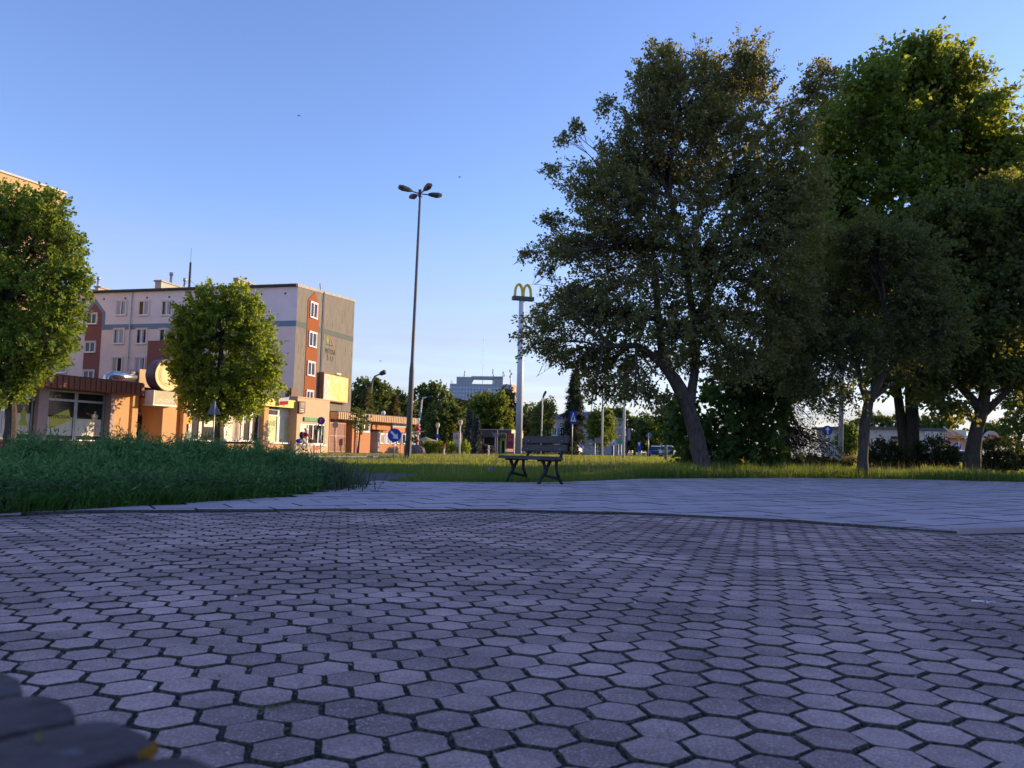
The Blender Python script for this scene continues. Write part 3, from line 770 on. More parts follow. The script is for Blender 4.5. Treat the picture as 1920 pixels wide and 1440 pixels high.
# orange bank-like front with doorway, tan roof box and ducts
shopB = thing("orange_shop", "orange fronted shop with stepped pillars and a recessed doorway under the round sign", "shop", SH.P(ax_(260), 0, 0))
zB = zx_(300, 722)
rects = [(aCor + 0.01, ax_(334), DEPTH, -1.3, 0, zB, 1), (aCor + 0.01, ax_(229), -1.29, 0.55, 0, zf0 - 0.01, 0), (ax_(235), ax_(245.5), -1.29, 0.55, 0, zf0 - 0.01, 0),
         (ax_(289.5), ax_(316), -1.29, 0.7, 0, zB - 0.5, 0), (ax_(316) + 0.01, ax_(331), -1.29, 0.3, 0, zB - 0.6, 2), (ax_(331) + 0.01, ax_(337.5), -1.29, 0.6, 0, zB - 0.6, 0)]
hexa_wall("wall", SH, rects, [M_oran, M_rose, M_oran2], shopB)
ar, zr = SH.hit(263, 790, -1.3); a0, a1, z0, z1 = SH.rect(244.5, 778, 276, 822, -1.28)
q = MB(); q.box(SH, a0 - 0.15, a1 + 0.15, -1.29, -1.16, 0, z1 + 0.18); q.build("door_surround", M_mauve, shopB)
q = MB(); q.box(SH, a0, a1, -1.158, -1.12, 0.1, z1); dr = q.build("door", mat("brown_door", (0.11, 0.07, 0.055), rough=0.5), shopB)
q = MB(); q.box(SH, a0 + 0.1, a1 - 0.1, -1.119, -1.10, z1 - 0.6, z1 - 0.1); q.box(SH, a0 + 0.3, a1 - 0.4, -1.119, -1.10, 0.9, 1.4); q.build("door_glass", M_glass, dr)
q = MB(); q.box(SH, aF1 + 0.02, ax_(283, 0.4), -1.2, 0.4, zf0 - 0.05, zf1 - 0.15); q.build("shaded_fascia_end", M_dkbrown, shopB)  # the round sign's shadow on this end is put in as dark brown
# metal duct and box standing on the flat roof
duct = thing("roof_duct", "shiny ventilation duct with tan box on the flat roof beside the round sign", "ventilation duct", SH.P(ax_(230), -1.5, zf1))
d_ = -1.5
pp = [SH.hit(x, y, d_) for x, y in [(199, 716), (203, 707), (211, 703.5), (224, 706), (262, 708)]]
q = MB(); q.tube([SH.P(a, d_, max(z, zf1 - 0.1) if i else zf1 - 0.1) for i, (a, z) in enumerate(pp)], [0.26, 0.27, 0.27, 0.24, 0.24], 12); q.build("duct_pipe", mat("shiny_duct", (0.6, 0.6, 0.6), rough=0.25, metal=0.9, var=0.1, scale=8, bump=0.3, bscale=20), duct, smooth=True)
q = MB(); p1, p2 = SH.hit(241, 699, d_), SH.hit(262, 699, d_); q.tube([SH.P(p1[0], d_, p1[1]), SH.P(p2[0], d_, p2[1])], 0.13, 10); q.build("exhaust_pipe", M_galv, duct, smooth=True)
a0, a1, z0, z1 = SH.rect(261.5, 693, 285, 717, d_ + 0.3)
q = MB(); q.box(SH, a0, a1, d_ - 1.0, d_ + 0.3, zf1, z1); q.build("duct_box", mat("tan_sheet_box", (0.48, 0.33, 0.2), rough=0.7), duct)

# round hanging sign with the plate below it
ac, zc_ = SH.hit(314, 704, 1.2); rr_ = SH.hit(314, 674, 1.2)[1] - zc_
rs = thing("round_sign", "big round cream shop sign with dark rim above a welcome plate", "shop sign", SH.P(ac, 1.0, zc_))
q = MB(); q.disc(SH, ac, zc_, rr_, 0.45, 1.2, 40); q.build("drum", mat("dark_purple_rim", (0.09, 0.05, 0.07), rough=0.4), rs)
q = MB(); q.disc(SH, ac, zc_, rr_ * 0.95, 1.201, 1.26, 40); q.build("face", mat("cream_sign_face", (0.66, 0.52, 0.26), rough=0.5, var=0.08, scale=2), rs)
q = MB()
for k in range(30):
    b0 = 2 * math.pi * k / 30; b1 = 2 * math.pi * (k + 1) / 30
    for r0, r1 in ((0.66, 0.70), (0.56, 0.58)):
        q.fprism(SH, [(ac + rr_ * r * math.cos(b), zc_ + rr_ * r * math.sin(b)) for r, b in ((r0, b0), (r1, b0), (r1, b1), (r0, b1))], 1.261, 1.275)
q.build("ring_print", mat("sign_ring", (0.5, 0.36, 0.15), rough=0.5), rs)
a0, a1, z0, z1 = SH.rect(289, 733, 329, 759, 1.2)
q = MB(); q.box(SH, a0, a1, 0.5, 1.2, z0, z1 - 0.02); q.build("plate_box", [mat("plate_olive", (0.36, 0.31, 0.2), rough=0.5)], rs)
q = MB(); q.box(SH, a0 - 0.15, a1 + 0.05, 0.45, 1.3, z0 - 0.09, z0 - 0.003); q.box(SH, a0 - 0.05, a0 - 0.003, 0.45, 1.22, z0, z1); q.box(SH, a1 + 0.003, a1 + 0.05, 0.45, 1.22, z0, z1); q.build("plate_frame", M_white, rs)
text("lettering", "ZAPRASZAMY", SH, (a0 + a1) / 2, z0 + (z1 - z0) * 0.28, (a1 - a0) * 0.86, (z1 - z0) * 0.24, 1.203, M_white, rs)

# shop with the yellow fascia
shopC = thing("finance_shop", "glass fronted shop with yellow fascia and poster windows beside the flower shop", "shop", SH.P(ax_(440), 0, 0))
zy0, zy1 = zx_(530, 763.5, 0.8), zx_(530, 749, 0.8)
aC0, aC1 = ax_(338), ax_(553)
hexa_wall("wall", SH, [(aC0, aC1, DEPTH, -0.5, 0, zy1, 0), (ax_(485), ax_(493.5), -0.5, 0.5, 0, zy0, 1), (ax_(493.6), ax_(547), -0.5, 0.3, 0, zx_(520, 832), 1), (aC0, ax_(484.9), -0.5, 0.1, 0, zx_(430, 832), 1)], [M_dkbrown, M_oran], shopC)
q = MB(); q.box(SH, aC0 - 0.4, aC1, -0.6, 0.8, zy0, zy1); q.build("fascia", mat("yellow_fascia", (0.66, 0.5, 0.08), rough=0.5, var=0.05), shopC)
q = MB(); q.box(SH, aC0 - 0.4, aC1, DEPTH, 0.75, zy1 + 0.003, zy1 + 0.08); q.build("roof", M_bitum, shopC)
def glazed(x0, x1, y0, y1, yt, parent, mats_=(None, None), d=0.0):
    a0, a1, z0, z1 = SH.rect(x0, y0, x1, y1, d); zt = zx_((x0 + x1) / 2, yt, d); t = 0.09
    q = MB(); q.box(SH, a0, a0 + t, d, d + 0.12, z0, z1); q.box(SH, a1 - t, a1, d, d + 0.12, z0, z1)
    for zz in (z0, zt, z1 - 0.1): q.box(SH, a0 + t, a1 - t, d, d + 0.118, zz, zz + 0.1)
    f = q.build("shop_window", M_white, parent)
    for za_, zb_, mm in ((z0 + 0.1, zt, mats_[0]), (zt + 0.1, z1 - 0.1, mats_[1])):
        g_ = MB(); g_.box(SH, a0 + t, a1 - t, d + 0.03, d + 0.06, za_, zb_); g_.build("pane", mm or M_glass, f)
    return f, (a0 + t, a1 - t, z0 + 0.1, zt)
glazed(338, 344, 763, 832, 769, shopC)
fw, _ = glazed(344.5, 354, 768, 816, 771, shopC)
a, z = SH.hit(349, 789); q = MB(); q.box(SH, a - 0.35, a + 0.35, 0.07, 0.16, z - 0.2, z + 0.25); q.build("notice", mat("orange_notice", (0.6, 0.36, 0.04)), fw)
q = MB(); q.box(SH, a - 0.35, a + 0.35, 0.07, 0.12, z - 1.5, z - 0.7); q.build("dark_pane", mat("teal_panel", (0.02, 0.07, 0.07), rough=0.4), fw)
glazed(355, 373, 758, 826, 769, shopC)
f, (a0, a1, z0, z1) = glazed(374, 402, 758, 828, 769, shopC)
q = MB(); q.box(SH, a0 + 0.25, a1 - 0.1, 0.062, 0.07, z0 + 0.9, z1 - 0.7); q.build("window_film", M_poster, f)
f, (a0, a1, z0, z1) = glazed(418, 452, 760, 828, 778, shopC, (M_poster, M_glass))
q = MB(); q.box(SH, a0 + 0.8, a1 - 0.05, 0.062, 0.07, z0 + 0.1, z1 - 0.3); q.build("poster", mat("peach_poster", (0.6, 0.45, 0.3), rough=0.6, var=0.3, scale=1.2), f)
f, (a0, a1, z0, z1) = glazed(453, 468, 760, 828, 778, shopC)
q = MB(); q.box(SH, a0 + 0.1, a1 - 0.4, 0.062, 0.07, z0 + 1.2, z1 - 0.1); q.build("poster", mat("teal_poster", (0.3, 0.45, 0.42), rough=0.6, var=0.3, scale=2), f)
f, _ = glazed(469, 484, 762, 830, 778, shopC)
f, (a0, a1, z0, z1) = glazed(494, 519, 766, 831, 780, shopC, (M_filmg, None))
text("lettering", "FINANSE", SH, (a0 + a1) / 2, z0 + (z1 - z0) * 0.72, (a1 - a0) * 0.86, 0.42, 0.064, mat("olive_letter", (0.36, 0.36, 0.1)), f)
f, (a0, a1, z0, z1) = glazed(519.5, 541, 766, 831, 781, shopC, (M_poster, M_white))
q = MB(); q.box(SH, a0 + (a1 - a0) * 0.6, a1 - 0.04, 0.062, 0.07, z0 + 0.1, z1 - 0.2); q.build("poster", M_filmg, f)
glazed(541.5, 546.5, 766, 831, 781, shopC)
q = MB(); q.box(SH, ax_(493), ax_(549), 0.31, 0.5, zx_(520, 832) + 0.003, zx_(520, 832) + 0.1); q.build("sill", M_white, shopC)
# flag
af, zf_ = SH.hit(536, 752.5, 1.3)
flag = thing("flag", "small white and red flag on the yellow fascia", "flag", SH.P(af, 0.8, zf_))
q = MB(); q.quad(SH.P(af - 0.35, 1.0, zf_ - 0.02), SH.P(af + 0.35, 1.25, zf_ + 0.05), SH.P(af + 0.35, 1.3, zf_ + 0.33), SH.P(af - 0.35, 1.05, zf_ + 0.24)); q.build("white_half", M_white, flag)
q = MB(); q.quad(SH.P(af - 0.35, 1.0, zf_ - 0.32), SH.P(af + 0.35, 1.22, zf_ - 0.22), SH.P(af + 0.35, 1.25, zf_ + 0.048), SH.P(af - 0.35, 1.0, zf_ - 0.022)); q.build("red_half", mat("flag_red", (0.5, 0.02, 0.02)), flag)
q = MB(); q.tube([SH.P(af + 0.4, 0.75, zf_ - 0.45), SH.P(af + 0.36, 1.35, zf_ + 0.45)], 0.02, 6); q.build("flag_pole", M_white, flag)

# flower shop
FD = 0.9
shopD = thing("flower_shop", "beige flower shop with green name board and white framed window behind the cyclist", "shop", SH.P(ax_(585, FD), FD, 0))
af0, af1 = ax_(556.5, FD), ax_(617, FD); zF = zx_(590, 748.7, FD)
a0, a1, z0, z1 = SH.rect(563, 795, 609, 833, FD)
q = MB()
for r_ in [(af0, a0, DEPTH, FD, 0, zF), (a1, af1, DEPTH, FD, 0, zF), (a0, a1, DEPTH, FD, z1, zF), (a0, a1, DEPTH, FD, 0, z0), (a0, a1, DEPTH, FD - 1.2, z0, z1)]: q.box(SH, *r_)
q.build("wall", M_beige, shopD)
q = MB(); q.box(SH, af0 - 0.03, af1 + 0.03, DEPTH, FD + 0.04, zF + 0.003, zF + 0.09); q.build("roof_edge", M_beige, shopD)
fz = MB(); t = 0.09; wd = (a1 - a0)
for k in (0, 0.3, 0.5, 0.72): fz.box(SH, a0 + wd * k + 0.003, a0 + wd * k + t, FD - 0.15, FD - 0.03, z0 + 0.003, z1 - 0.003)
fz.box(SH, a1 - t, a1 - 0.003, FD - 0.15, FD - 0.03, z0 + 0.003, z1 - 0.003)
for ka, kb in ((0, 0.3), (0.3, 0.5), (0.5, 0.72), (0.72, 1)):
    for zz in (z0, z1 - t): fz.box(SH, a0 + wd * ka + t, a0 + wd * kb - 0.003, FD - 0.148, FD - 0.032, zz + 0.003, zz + t)
fwin = fz.build("shop_window", M_white, shopD)
for i, (ka, kb) in enumerate(((0, 0.3), (0.3, 0.5), (0.5, 0.72), (0.72, 1))):
    g_ = MB(); g_.box(SH, a0 + wd * ka + t, a0 + wd * kb, FD - 0.12, FD - 0.09, z0 + t, z1 - t)
    g_.build("pane", mat("mint_film", (0.42, 0.55, 0.45), rough=0.5) if i == 0 else M_glass, fwin)
q = MB(); q.box(SH, a0 - 0.1, a1 + 0.1, FD - 0.02, FD + 0.2, z0 - 0.1, z0 - 0.003); q.build("sill", M_white, fwin)
q = MB(); 
for k in range(16):
    ka = a0 + wd * random.uniform(0.52, 0.95); zz = z0 + random.uniform(0.3, 1.5)
    q.ball(SH.P(ka, FD - 0.07, zz), (0.12, 0.03, 0.2), 6, 4, random.choice((0, 0, 1)), wob=0.2)
q.build("window_flowers", [mat("window_foliage", (0.05, 0.09, 0.03)), mat("window_blossom", (0.6, 0.55, 0.45))], fwin)
a0, a1, z0, z1 = SH.rect(571, 783, 600, 790.5, FD + 0.1)
q = MB(); q.box(SH, a0, a1, FD + 0.003, FD + 0.1, z0, z1); nb = q.build("name_board", mat("dark_green_board", (0.02, 0.16, 0.06), rough=0.5), shopD)
text("lettering", "KWIACIARNIA", SH, (a0 + a1) / 2, (z0 + z1) / 2, (a1 - a0) * 0.92, (z1 - z0) * 0.7, FD + 0.103, mat("light_green_letter", (0.2, 0.6, 0.25)), nb)
a0, a1, z0, z1 = SH.rect(561.5, 752.5, 573, 775, FD + 0.2)
ps = thing("picture_sign", "brown picture sign high on the beige flower shop wall", "sign", SH.P((a0 + a1) / 2, FD, z0))
q = MB(); q.box(SH, a0, a1, FD + 0.003, FD + 0.18, z0, z1); q.build("sign_board", M_dkbrown, ps)
q = MB(); q.box(SH, a0 + 0.1, a1 - 0.1, FD + 0.181, FD + 0.19, z0 + (z1 - z0) * 0.45, z1 - 0.1); q.build("picture", mat("grey_picture", (0.3, 0.27, 0.25), var=0.6, scale=3), ps)
for zz in (0.12, 0.28): 
    q = MB(); q.box(SH, a0 + 0.15, a1 - 0.15, FD + 0.181, FD + 0.19, z0 + (z1 - z0) * zz, z0 + (z1 - z0) * (zz + 0.07)); q.build("print_line", M_poster, ps)
q = MB(); ac_, zc2 = SH.hit(554.5, 748, 0.2); q.box(SH, ac_ - 0.3, ac_ + 0.5, -0.6, 0.0, zF + 0.1, zF + 0.75); q.build("chimney", M_dkbrown, shopD)
q = MB(); a0, a1, z0, z1 = SH.rect(587, 834.5, 597, 844, FD); q.box(SH, a0, a1, FD + 0.003, FD + 0.03, z0, z1); q.build("base_panel", M_rose, shopD)

# gate and low orange building with ribbed fascia
low = thing("orange_low_building", "long low orange building with ochre ribbed fascia right of the flower shop", "shop", SH.P(ax_(690), 0, 0))
ag0, ag1 = ax_(617.5), ax_(766)
zr1, zr0 = zx_(690, 777, 1.0), zx_(690, 789.5, 1.0)
aa = lambda x, d=0.0: ax_(x, d)
hexa_wall("wall", SH, [(ag0 + 0.01, ag1, DEPTH, -1.5, 0, zr1 - 0.05, 0), (aa(656), aa(659.5), -1.5, 0.3, 0, zr0, 0), (aa(661), aa(663.5), -1.5, 0.3, 0, zr0, 0), (aa(664.5), aa(692), -1.5, 0.2, 0, zx_(678, 811), 0),
    (aa(697), aa(735), -1.5, 0.1, zx_(716, 806), zr0, 0), (aa(709), aa(762), -1.5, 0.15, 0, zx_(735, 834), 0), (aa(705), aa(709), -1.5, 0.2, 0, zx_(707, 809), 1), (aa(735), ag1, -1.5, -0.1, zx_(750, 800), zr0, 0), (aa(709), aa(762), -1.5, -0.3, zx_(735, 834), zx_(735, 812), 2)], [M_oran2, M_conc, M_beige], low)
q = MB(); ribbed(q, SH, ag0 - 0.2, ag1, 0.2, 1.0, zr0, zr1, 0.28); q.build("fascia", M_ribl, low)
q = MB(); q.box(SH, ag0 - 0.2, ag1, DEPTH, 0.95, zr1 + 0.003, zr1 + 0.08); q.build("roof", M_bitum, low)
a0, a1, z0, z1 = SH.rect(665, 788, 691, 809, 0.1); window(SH, (a0, a1, z0, z1), low, style=2, d=0.1, mull=2, name="window")
for x0 in (712, 722, 732, 743, 753):
    window(SH, SH.rect(x0, 814, x0 + 6.5, 832, -0.2), low, style=2, d=-0.2, mull=0, sill=False)
q = MB(); q.tube([SH.P(aa(663.9), 0.42, 0), SH.P(aa(663.9), 0.42, zr0)], 0.06, 8); q.build("downpipe", mat("white_red_pipe", (0.6, 0.5, 0.45)), low)
gate = thing("metal_gate", "brown perforated metal gate and door between flower shop and orange building", "gate", SH.P(ax_(634), 0.2, 0))
for x0, x1, nm in ((618.5, 630, "gate_leaf"), (631.5, 649, "gate_leaf")):
    a0, a1 = aa(x0, 0.2), aa(x1, 0.2); q = MB(); q.box(SH, a0 + 0.06, a1 - 0.06, 0.12, 0.16, 0.1, zr0 - 0.1); lf = q.build(nm, mat("brown_gate_sheet", (0.2, 0.065, 0.04), rough=0.6, var=0.1), gate)
    q = MB(); q.box(SH, a0, a0 + 0.06, 0.1, 0.2, 0.05, zr0); q.box(SH, a1 - 0.06, a1, 0.1, 0.2, 0.05, zr0)
    for zz in (0.06, 1.4, 2.45): q.box(SH, a0 + 0.06, a1 - 0.06, 0.161, 0.2, zz, zz + 0.06)
    q.build("gate_frame", mat("pinkish_gate_frame", (0.45, 0.25, 0.18), rough=0.6), lf)
    q = MB()
    for zz in (0.45, 0.6, 0.75, 2.7, 2.85, 3.0):
        n = int((a1 - a0) / 0.22)
        for k in range(n): q.box(SH, a0 + 0.12 + k * 0.22 + (0.08 if int(zz * 20) % 2 else 0), a0 + 0.2 + k * 0.22 + (0.08 if int(zz * 20) % 2 else 0), 0.161, 0.17, zz, zz + 0.07)
    q.build("perforation", mat("gate_hole_light", (0.42, 0.22, 0.14)), lf)
sg = thing("name_sign", "white and blue board over a red board at the right end of the orange building", "sign", SH.P(aa(749), 0.2, zx_(749, 805)))
a0, a1, z0, z1 = SH.rect(736.5, 791.5, 761.5, 801, 0.25)
q = MB(); q.box(SH, a0, a1, 0.12, 0.25, z0, z1); ub = q.build("upper_board", mat("pale_blue_board", (0.45, 0.58, 0.62)), sg)
text("lettering", "SKLEP", SH, (a0 + a1) / 2, (z0 + z1) / 2, (a1 - a0) * 0.8, (z1 - z0) * 0.5, 0.253, M_white, ub)
a0, a1, z0, z1 = SH.rect(736.5, 801.3, 761.5, 810.5, 0.25)
q = MB(); q.box(SH, a0, a1, 0.12, 0.25, z0, z1); q.build("lower_board", mat("orange_red_board", (0.6, 0.2, 0.09)), sg)

# ------------------------------------------------------------------ far office tower
TW = Frame(tuple(at(958.5, 760, 440).xy), (0.995, -0.1))
ft = thing("office_tower", "far grey office tower with rooftop frame and aerials above the trees", "tower block", (TW.O.x, TW.O.y, 0))
a0, a1, z0, z1 = TW.rect(842, 720, 958.5, 830)
M_tw = mat("tower_panels", (0.33, 0.34, 0.38), rough=0.8, var=0.06, scale=0.3)
M_twe = mat("tower_end_wall", (0.42, 0.30, 0.19), rough=0.9, var=0.06)
q = MB(); TE = Frame((TW.O.x, TW.O.y), (0.35, 0.937)); aT = TE.hit(971, 760)[0]
q.quad(TW.P(a0, 0, 0), TW.P(0, 0, 0), TW.P(0, 0, z1), TW.P(a0, 0, z1), 0); q.quad(TW.P(0, 0, 0), TE.P(aT, 0, 0), TE.P(aT, 0, z1), TW.P(0, 0, z1), 1)
b2 = TE.P(aT, 0, 0) + (TW.P(a0, 0, 0) - TW.P(0, 0, 0))
q.quad(TE.P(aT, 0, 0), b2, up(b2, z1), TE.P(aT, 0, z1), 0); q.quad(b2, TW.P(a0, 0, 0), TW.P(a0, 0, z1), up(b2, z1), 0)
q.quad(TW.P(a0, 0, z1), TW.P(0, 0, z1), TE.P(aT, 0, z1), up(b2, z1), 0)
q.build("wall", [M_tw, M_twe], ft)
fl = (TW.hit(860, 727)[1] - TW.hit(860, 748)[1]) / 3
wn_me = None
for r_ in range(9):
    for c_ in range(20):
        aw = a0 + (a1 - a0) * (c_ + 0.5) / 20; zw = z1 - fl * (r_ + 1.0)
        if wn_me is None:
            q = MB(); q.box(Frame((0, 0), tuple(TW.u.xy)), -0.62, 0.62, 0, 0.12, -0.75, 0.75)
            wn_me = q.mesh("window", glass("tower_glass", (0.34, 0.42, 0.6), 0.15))
        o = link("window", wn_me, ft); o.location = TW.P(aw, 0, zw) - ft.location
for r_ in range(8):
    q = MB(); q.box(TE, aT * 0.5 - 0.7, aT * 0.5 + 0.7, 0, 0.15, z1 - fl * (r_ + 1.6), z1 - fl * (r_ + 0.9)); q.build("stair_window", mat("bright_stair_window", (0.6, 0.62, 0.65), rough=0.2), ft)
for x0, x1, y0, y1, nm, mm in [(856, 885, 706.5, 720, "roof_house", M_tw), (926, 943, 706, 720, "roof_house", M_tw), (884, 943, 705.5, 710.5, "roof_beam", M_tw)]:
    aa0, aa1, zz0, zz1 = TW.rect(x0, y0, x1, y1, -2); q = MB(); q.box(TW, aa0, aa1, -9, -2, zz0 if nm == "roof_beam" else z1, zz1); q.build(nm, mm, ft)
for x, y0 in [(871, 694), (907, 630), (925, 690), (943, 695), (958, 692), (846, 712), (848, 714)]:
    a, z = TW.hit(x, y0, -4); q = MB(); big = x in (871, 925, 943, 958)
    q.tube([TW.P(a, -4, z1), TW.P(a, -4, z)], [0.45 if big else 0.14, 0.12], 5)
    if big:
        for k in range(3): q.cbox(TW.P(a + random.uniform(-0.8, 0.8), -4, z - 1.2 - k * 1.6), 0.6, 0.6, 1.3)
    q.build("aerial", M_galv, ft)

# ------------------------------------------------------------------ small pavilion shop
PV = Frame(tuple(at(951, 830, 118).xy), (0.975, -0.22))
pv = thing("pavilion_shop", "small brick pavilion shop with dark fascia below the tall arch sign pole", "shop", (PV.O.x, PV.O.y, 0))
a0, a1, z0, z1 = PV.rect(883, 817, 951, 845)
q = MB(); q.box(PV, a0, 0, -7, 0, 0, PV.hit(900, 817)[1]); q.build("wall", mat("dusky_brick_wall", (0.26, 0.13, 0.12), rough=0.9, var=0.12, scale=6), pv)
zf_a, zf_b = PV.hit(940, 819.5, 0.9)[1], PV.hit(940, 806.5, 0.9)[1]
q = MB(); q.box(PV, a0 - 0.5, 0.8, -7.5, 0.9, zf_a, zf_b); fb = q.build("fascia", mat("dark_brown_fascia", (0.10, 0.075, 0.07), rough=0.6), pv)
PE = Frame(tuple(PV.P(0.8, 0.9, 0).xy), (0.22, 0.975))
q = MB(); q.box(PE, 0.0, 8.6, 0.002, 0.06, zf_a, zf_b); q.build("fascia_side", mat("cream_fascia", (0.6, 0.5, 0.26), rough=0.6), pv)
q = MB(); q.box(PV, a0 - 0.6, 0.9, -7.6, 1.0, zf_b + 0.003, zf_b + 0.12); q.build("roof", mat("pale_roof_edge", (0.5, 0.42, 0.36)), pv)
a, z = PV.hit(935, 813, 0.9); text("lettering", "Przychodnia", PV, a, z, 2.2, 0.5, 0.905, M_gold, pv)
aw0, aw1, zw0, zw1 = PV.rect(908, 820, 928, 836); window(PV, (aw0, aw1, zw0, zw1), pv, style=0, mull=2, fm=M_dark)
aw0, aw1, zw0, zw1 = PV.rect(938.5, 820.5, 949, 846); 
q = MB(); q.box(PV, aw0, aw0 + 0.2, 0.01, 0.2, 0, zw1); q.box(PV, aw1 - 0.2, aw1, 0.01, 0.2, 0, zw1); q.box(PV, aw0 + 0.2, aw1 - 0.2, 0.01, 0.25, zw1 - 0.45, zw1); dd_ = q.build("door", mat("green_door_frame", (0.25, 0.5, 0.1)), pv)
q = MB(); q.box(PV, aw0 + 0.2, aw1 - 0.2, 0.01, 0.05, 0, zw1 - 0.45); q.build("door_glass", M_glass, dd_)
p0, p1 = PV.P(a0 - 0.3, 0.5, zf_a), PV.P(a0 + 0.4, 0.15, zf_a - 0.6)
q = MB(); q.tube([p0, p1, PV.P(a0 + 0.45, 0.15, 0.1)], 0.07, 6); q.build("downpipe", M_galv, pv)
# red information board beside it
RB = Frame(tuple(at(957, 830, 112).xy), (0.985, -0.17))
rb = thing("red_board", "tall red information board with white border in front of the pavilion shop", "sign board", (RB.O.x, RB.O.y, 0))
a0, a1, z0, z1 = RB.rect(949.5, 812.5, 963, 841.5)
q = MB(); q.box(RB, a0, a1, 0, 0.12, z0, z1); rp = q.build("panel", mat("red_panel", (0.42, 0.05, 0.03), rough=0.5), rb)
q = MB(); q.box(RB, a1 + 0.002, a1 + 0.16, -0.05, 0.15, 0, z1 + 0.05); q.box(RB, a0 - 0.06, a0 - 0.002, -0.05, 0.13, 0, z1); q.build("panel_frame", M_white, rb)
for k, zz in enumerate((0.82, 0.66, 0.6, 0.54)): 
    q = MB(); q.box(RB, a0 + 0.25, a1 - 0.25, 0.121, 0.13, z0 + (z1 - z0) * zz, z0 + (z1 - z0) * (zz + 0.025)); q.build("print_line", mat("pale_red_print", (0.55, 0.25, 0.2)), rp)
for zz in (0.22, 0.3, 0.37):
    q = MB(); q.box(RB, a0 + 0.05, a1 - 0.05, 0.121, 0.13, z0 + (z1 - z0) * zz, z0 + (z1 - z0) * (zz + 0.05)); q.build("blue_stripe", mat("blue_stripe", (0.06, 0.07, 0.2)), rp)
q = MB(); q.box(RB, a0 - 0.1, a1 + 0.2, -0.3, 0.4, 0, 0.28); q.build("plinth", M_conc, rb)

# ------------------------------------------------------------------ house with the blue roof
HB = Frame(tuple(at(1168, 830, 150).xy), (0.995, 0.1))
hb = thing("blue_roof_house", "grey two storey building with dark blue hipped roof behind the conifer", "house", (HB.O.x, HB.O.y, 0))
a0, a1, z0, z1 = HB.rect(1030, 785, 1168, 855); zh = HB.hit(1150, 787)[1]; zrf = HB.hit(1110, 769)[1]
q = MB(); q.box(HB, a0, 0, -11, 0, 0, zh); q.build("wall", mat("grey_house_wall", (0.40, 0.37, 0.38), rough=0.9, var=0.05), hb)
q = MB(); e = 0.5
P4 = [HB.P(a0 - e, e, zh), HB.P(e, e, zh), HB.P(e, -11 - e, zh), HB.P(a0 - e, -11 - e, zh), HB.P(a0 + 5, -5.5, zrf), HB.P(-5, -5.5, zrf)]
q.add(P4, [(0, 1, 5, 4), (1, 2, 5), (2, 3, 4, 5), (3, 0, 4), (3, 2, 1, 0)]); rf = q.build("roof", mat("dark_blue_roof", (0.055, 0.065, 0.13), rough=0.6, var=0.1), hb)
for x, y in [(1137, 769), (1142, 768), (1031, 766)]:
    a, z = HB.hit(x, y, -4); wdt = 0.9 if x == 1031 else 0.35; q = MB(); q.box(HB, a - wdt, a + wdt, -5, -4, zh, z); q.build("chimney", mat("pale_chimney", (0.42, 0.44, 0.5)), rf)
for x in (1039, 1055, 1120, 1160):
    for y0, y1 in ((801, 816), (832, 846)): window(HB, HB.rect(x - 4, y0, x + 4, y1), hb, style=0, mull=1)
q = MB(); ad, _ = HB.hit(1152, 800); q.tube([HB.P(ad, 0.1, zh), HB.P(ad, 0.1, zh - 2.2), HB.P(ad - 0.5, 0.1, zh - 2.3)], 0.08, 6); q.build("downpipe", M_white, hb)
# sheet-metal hoarding in front
HG = Frame(tuple(at(1183, 840, 135).xy), (0.995, -0.1))
hg = thing("grey_hoarding", "big grey panelled board seen from behind in front of the blue roofed house", "billboard", (HG.O.x, HG.O.y, 0))
for i, (x0, x1) in enumerate([(1145, 1173), (1176, 1182)]):
    for y0, y1 in ((803, 808), (808, 817), (817, 826)):
        a0, a1, z0, z1 = HG.rect(x0, y0, x1, y1); q = MB(); q.box(HG, a0, a1, 0, 0.08, z0 + 0.02, z1 - 0.02); q.build("board_panel", mat("grey_panel", (0.3, 0.27, 0.29), rough=0.8), hg)
for x in (1148.5, 1175):
    a, z = HG.hit(x, 802); q = MB(); q.box(HG, a - 0.12, a + 0.12, 0.082, 0.28, 0, z); q.build("board_post", mat("dark_blue_post", (0.05, 0.06, 0.12)), hg)

# ------------------------------------------------------------------ pale diner on the right
DN = Frame(tuple(at(1603, 840, 108).xy), (0.99, 0.14))
dn = thing("pale_diner", "long low pale building with slanting end wall and flat dark roof edge seen between trunks", "diner", (DN.O.x, DN.O.y, 0))
M_pale = mat("pale_stone_render", (0.50, 0.46, 0.41), rough=0.9, var=0.12, scale=1.5, spots=((0.34, 0.30, 0.25), 1.8, 0.6))
aR = DN.hit(1773, 830)[0]; zD = DN.hit(1690, 806)[1]; sl = DN.hit(1606, 840)[0]; a_l = DN.hit(1594, 806)[0]
q = MB(); q.prism([DN.P(a_l, 0, zD), DN.P(sl + 0.2, 0, 0), DN.P(aR - 1.2, 0, 0), DN.P(aR + 0.2, 0, zD)], DN.n * -9); q.build("wall", M_pale, dn)
q = MB(); q.box(DN, a_l - 0.6, aR + 0.4, -9.3, 0.5, zD + 0.003, zD + 0.35); q.build("roof", mat("dark_slate_edge", (0.08, 0.09, 0.12), rough=0.7), dn)
wr = window(DN, DN.rect(1637, 825, 1654, 838), dn, style=0, mull=1, d=0.1)
a0, a1, z0, z1 = DN.rect(1633.5, 822, 1656, 839)
q = MB(); q.box(DN, a0, a1, 0.004, 0.1, z0, z1); q.build("red_surround", mat("coral_surround", (0.55, 0.16, 0.1), rough=0.8), dn)
for x in (1735, 1751): window(DN, DN.rect(x, 810.5, x + 8, 819), dn, style=1, mull=1)
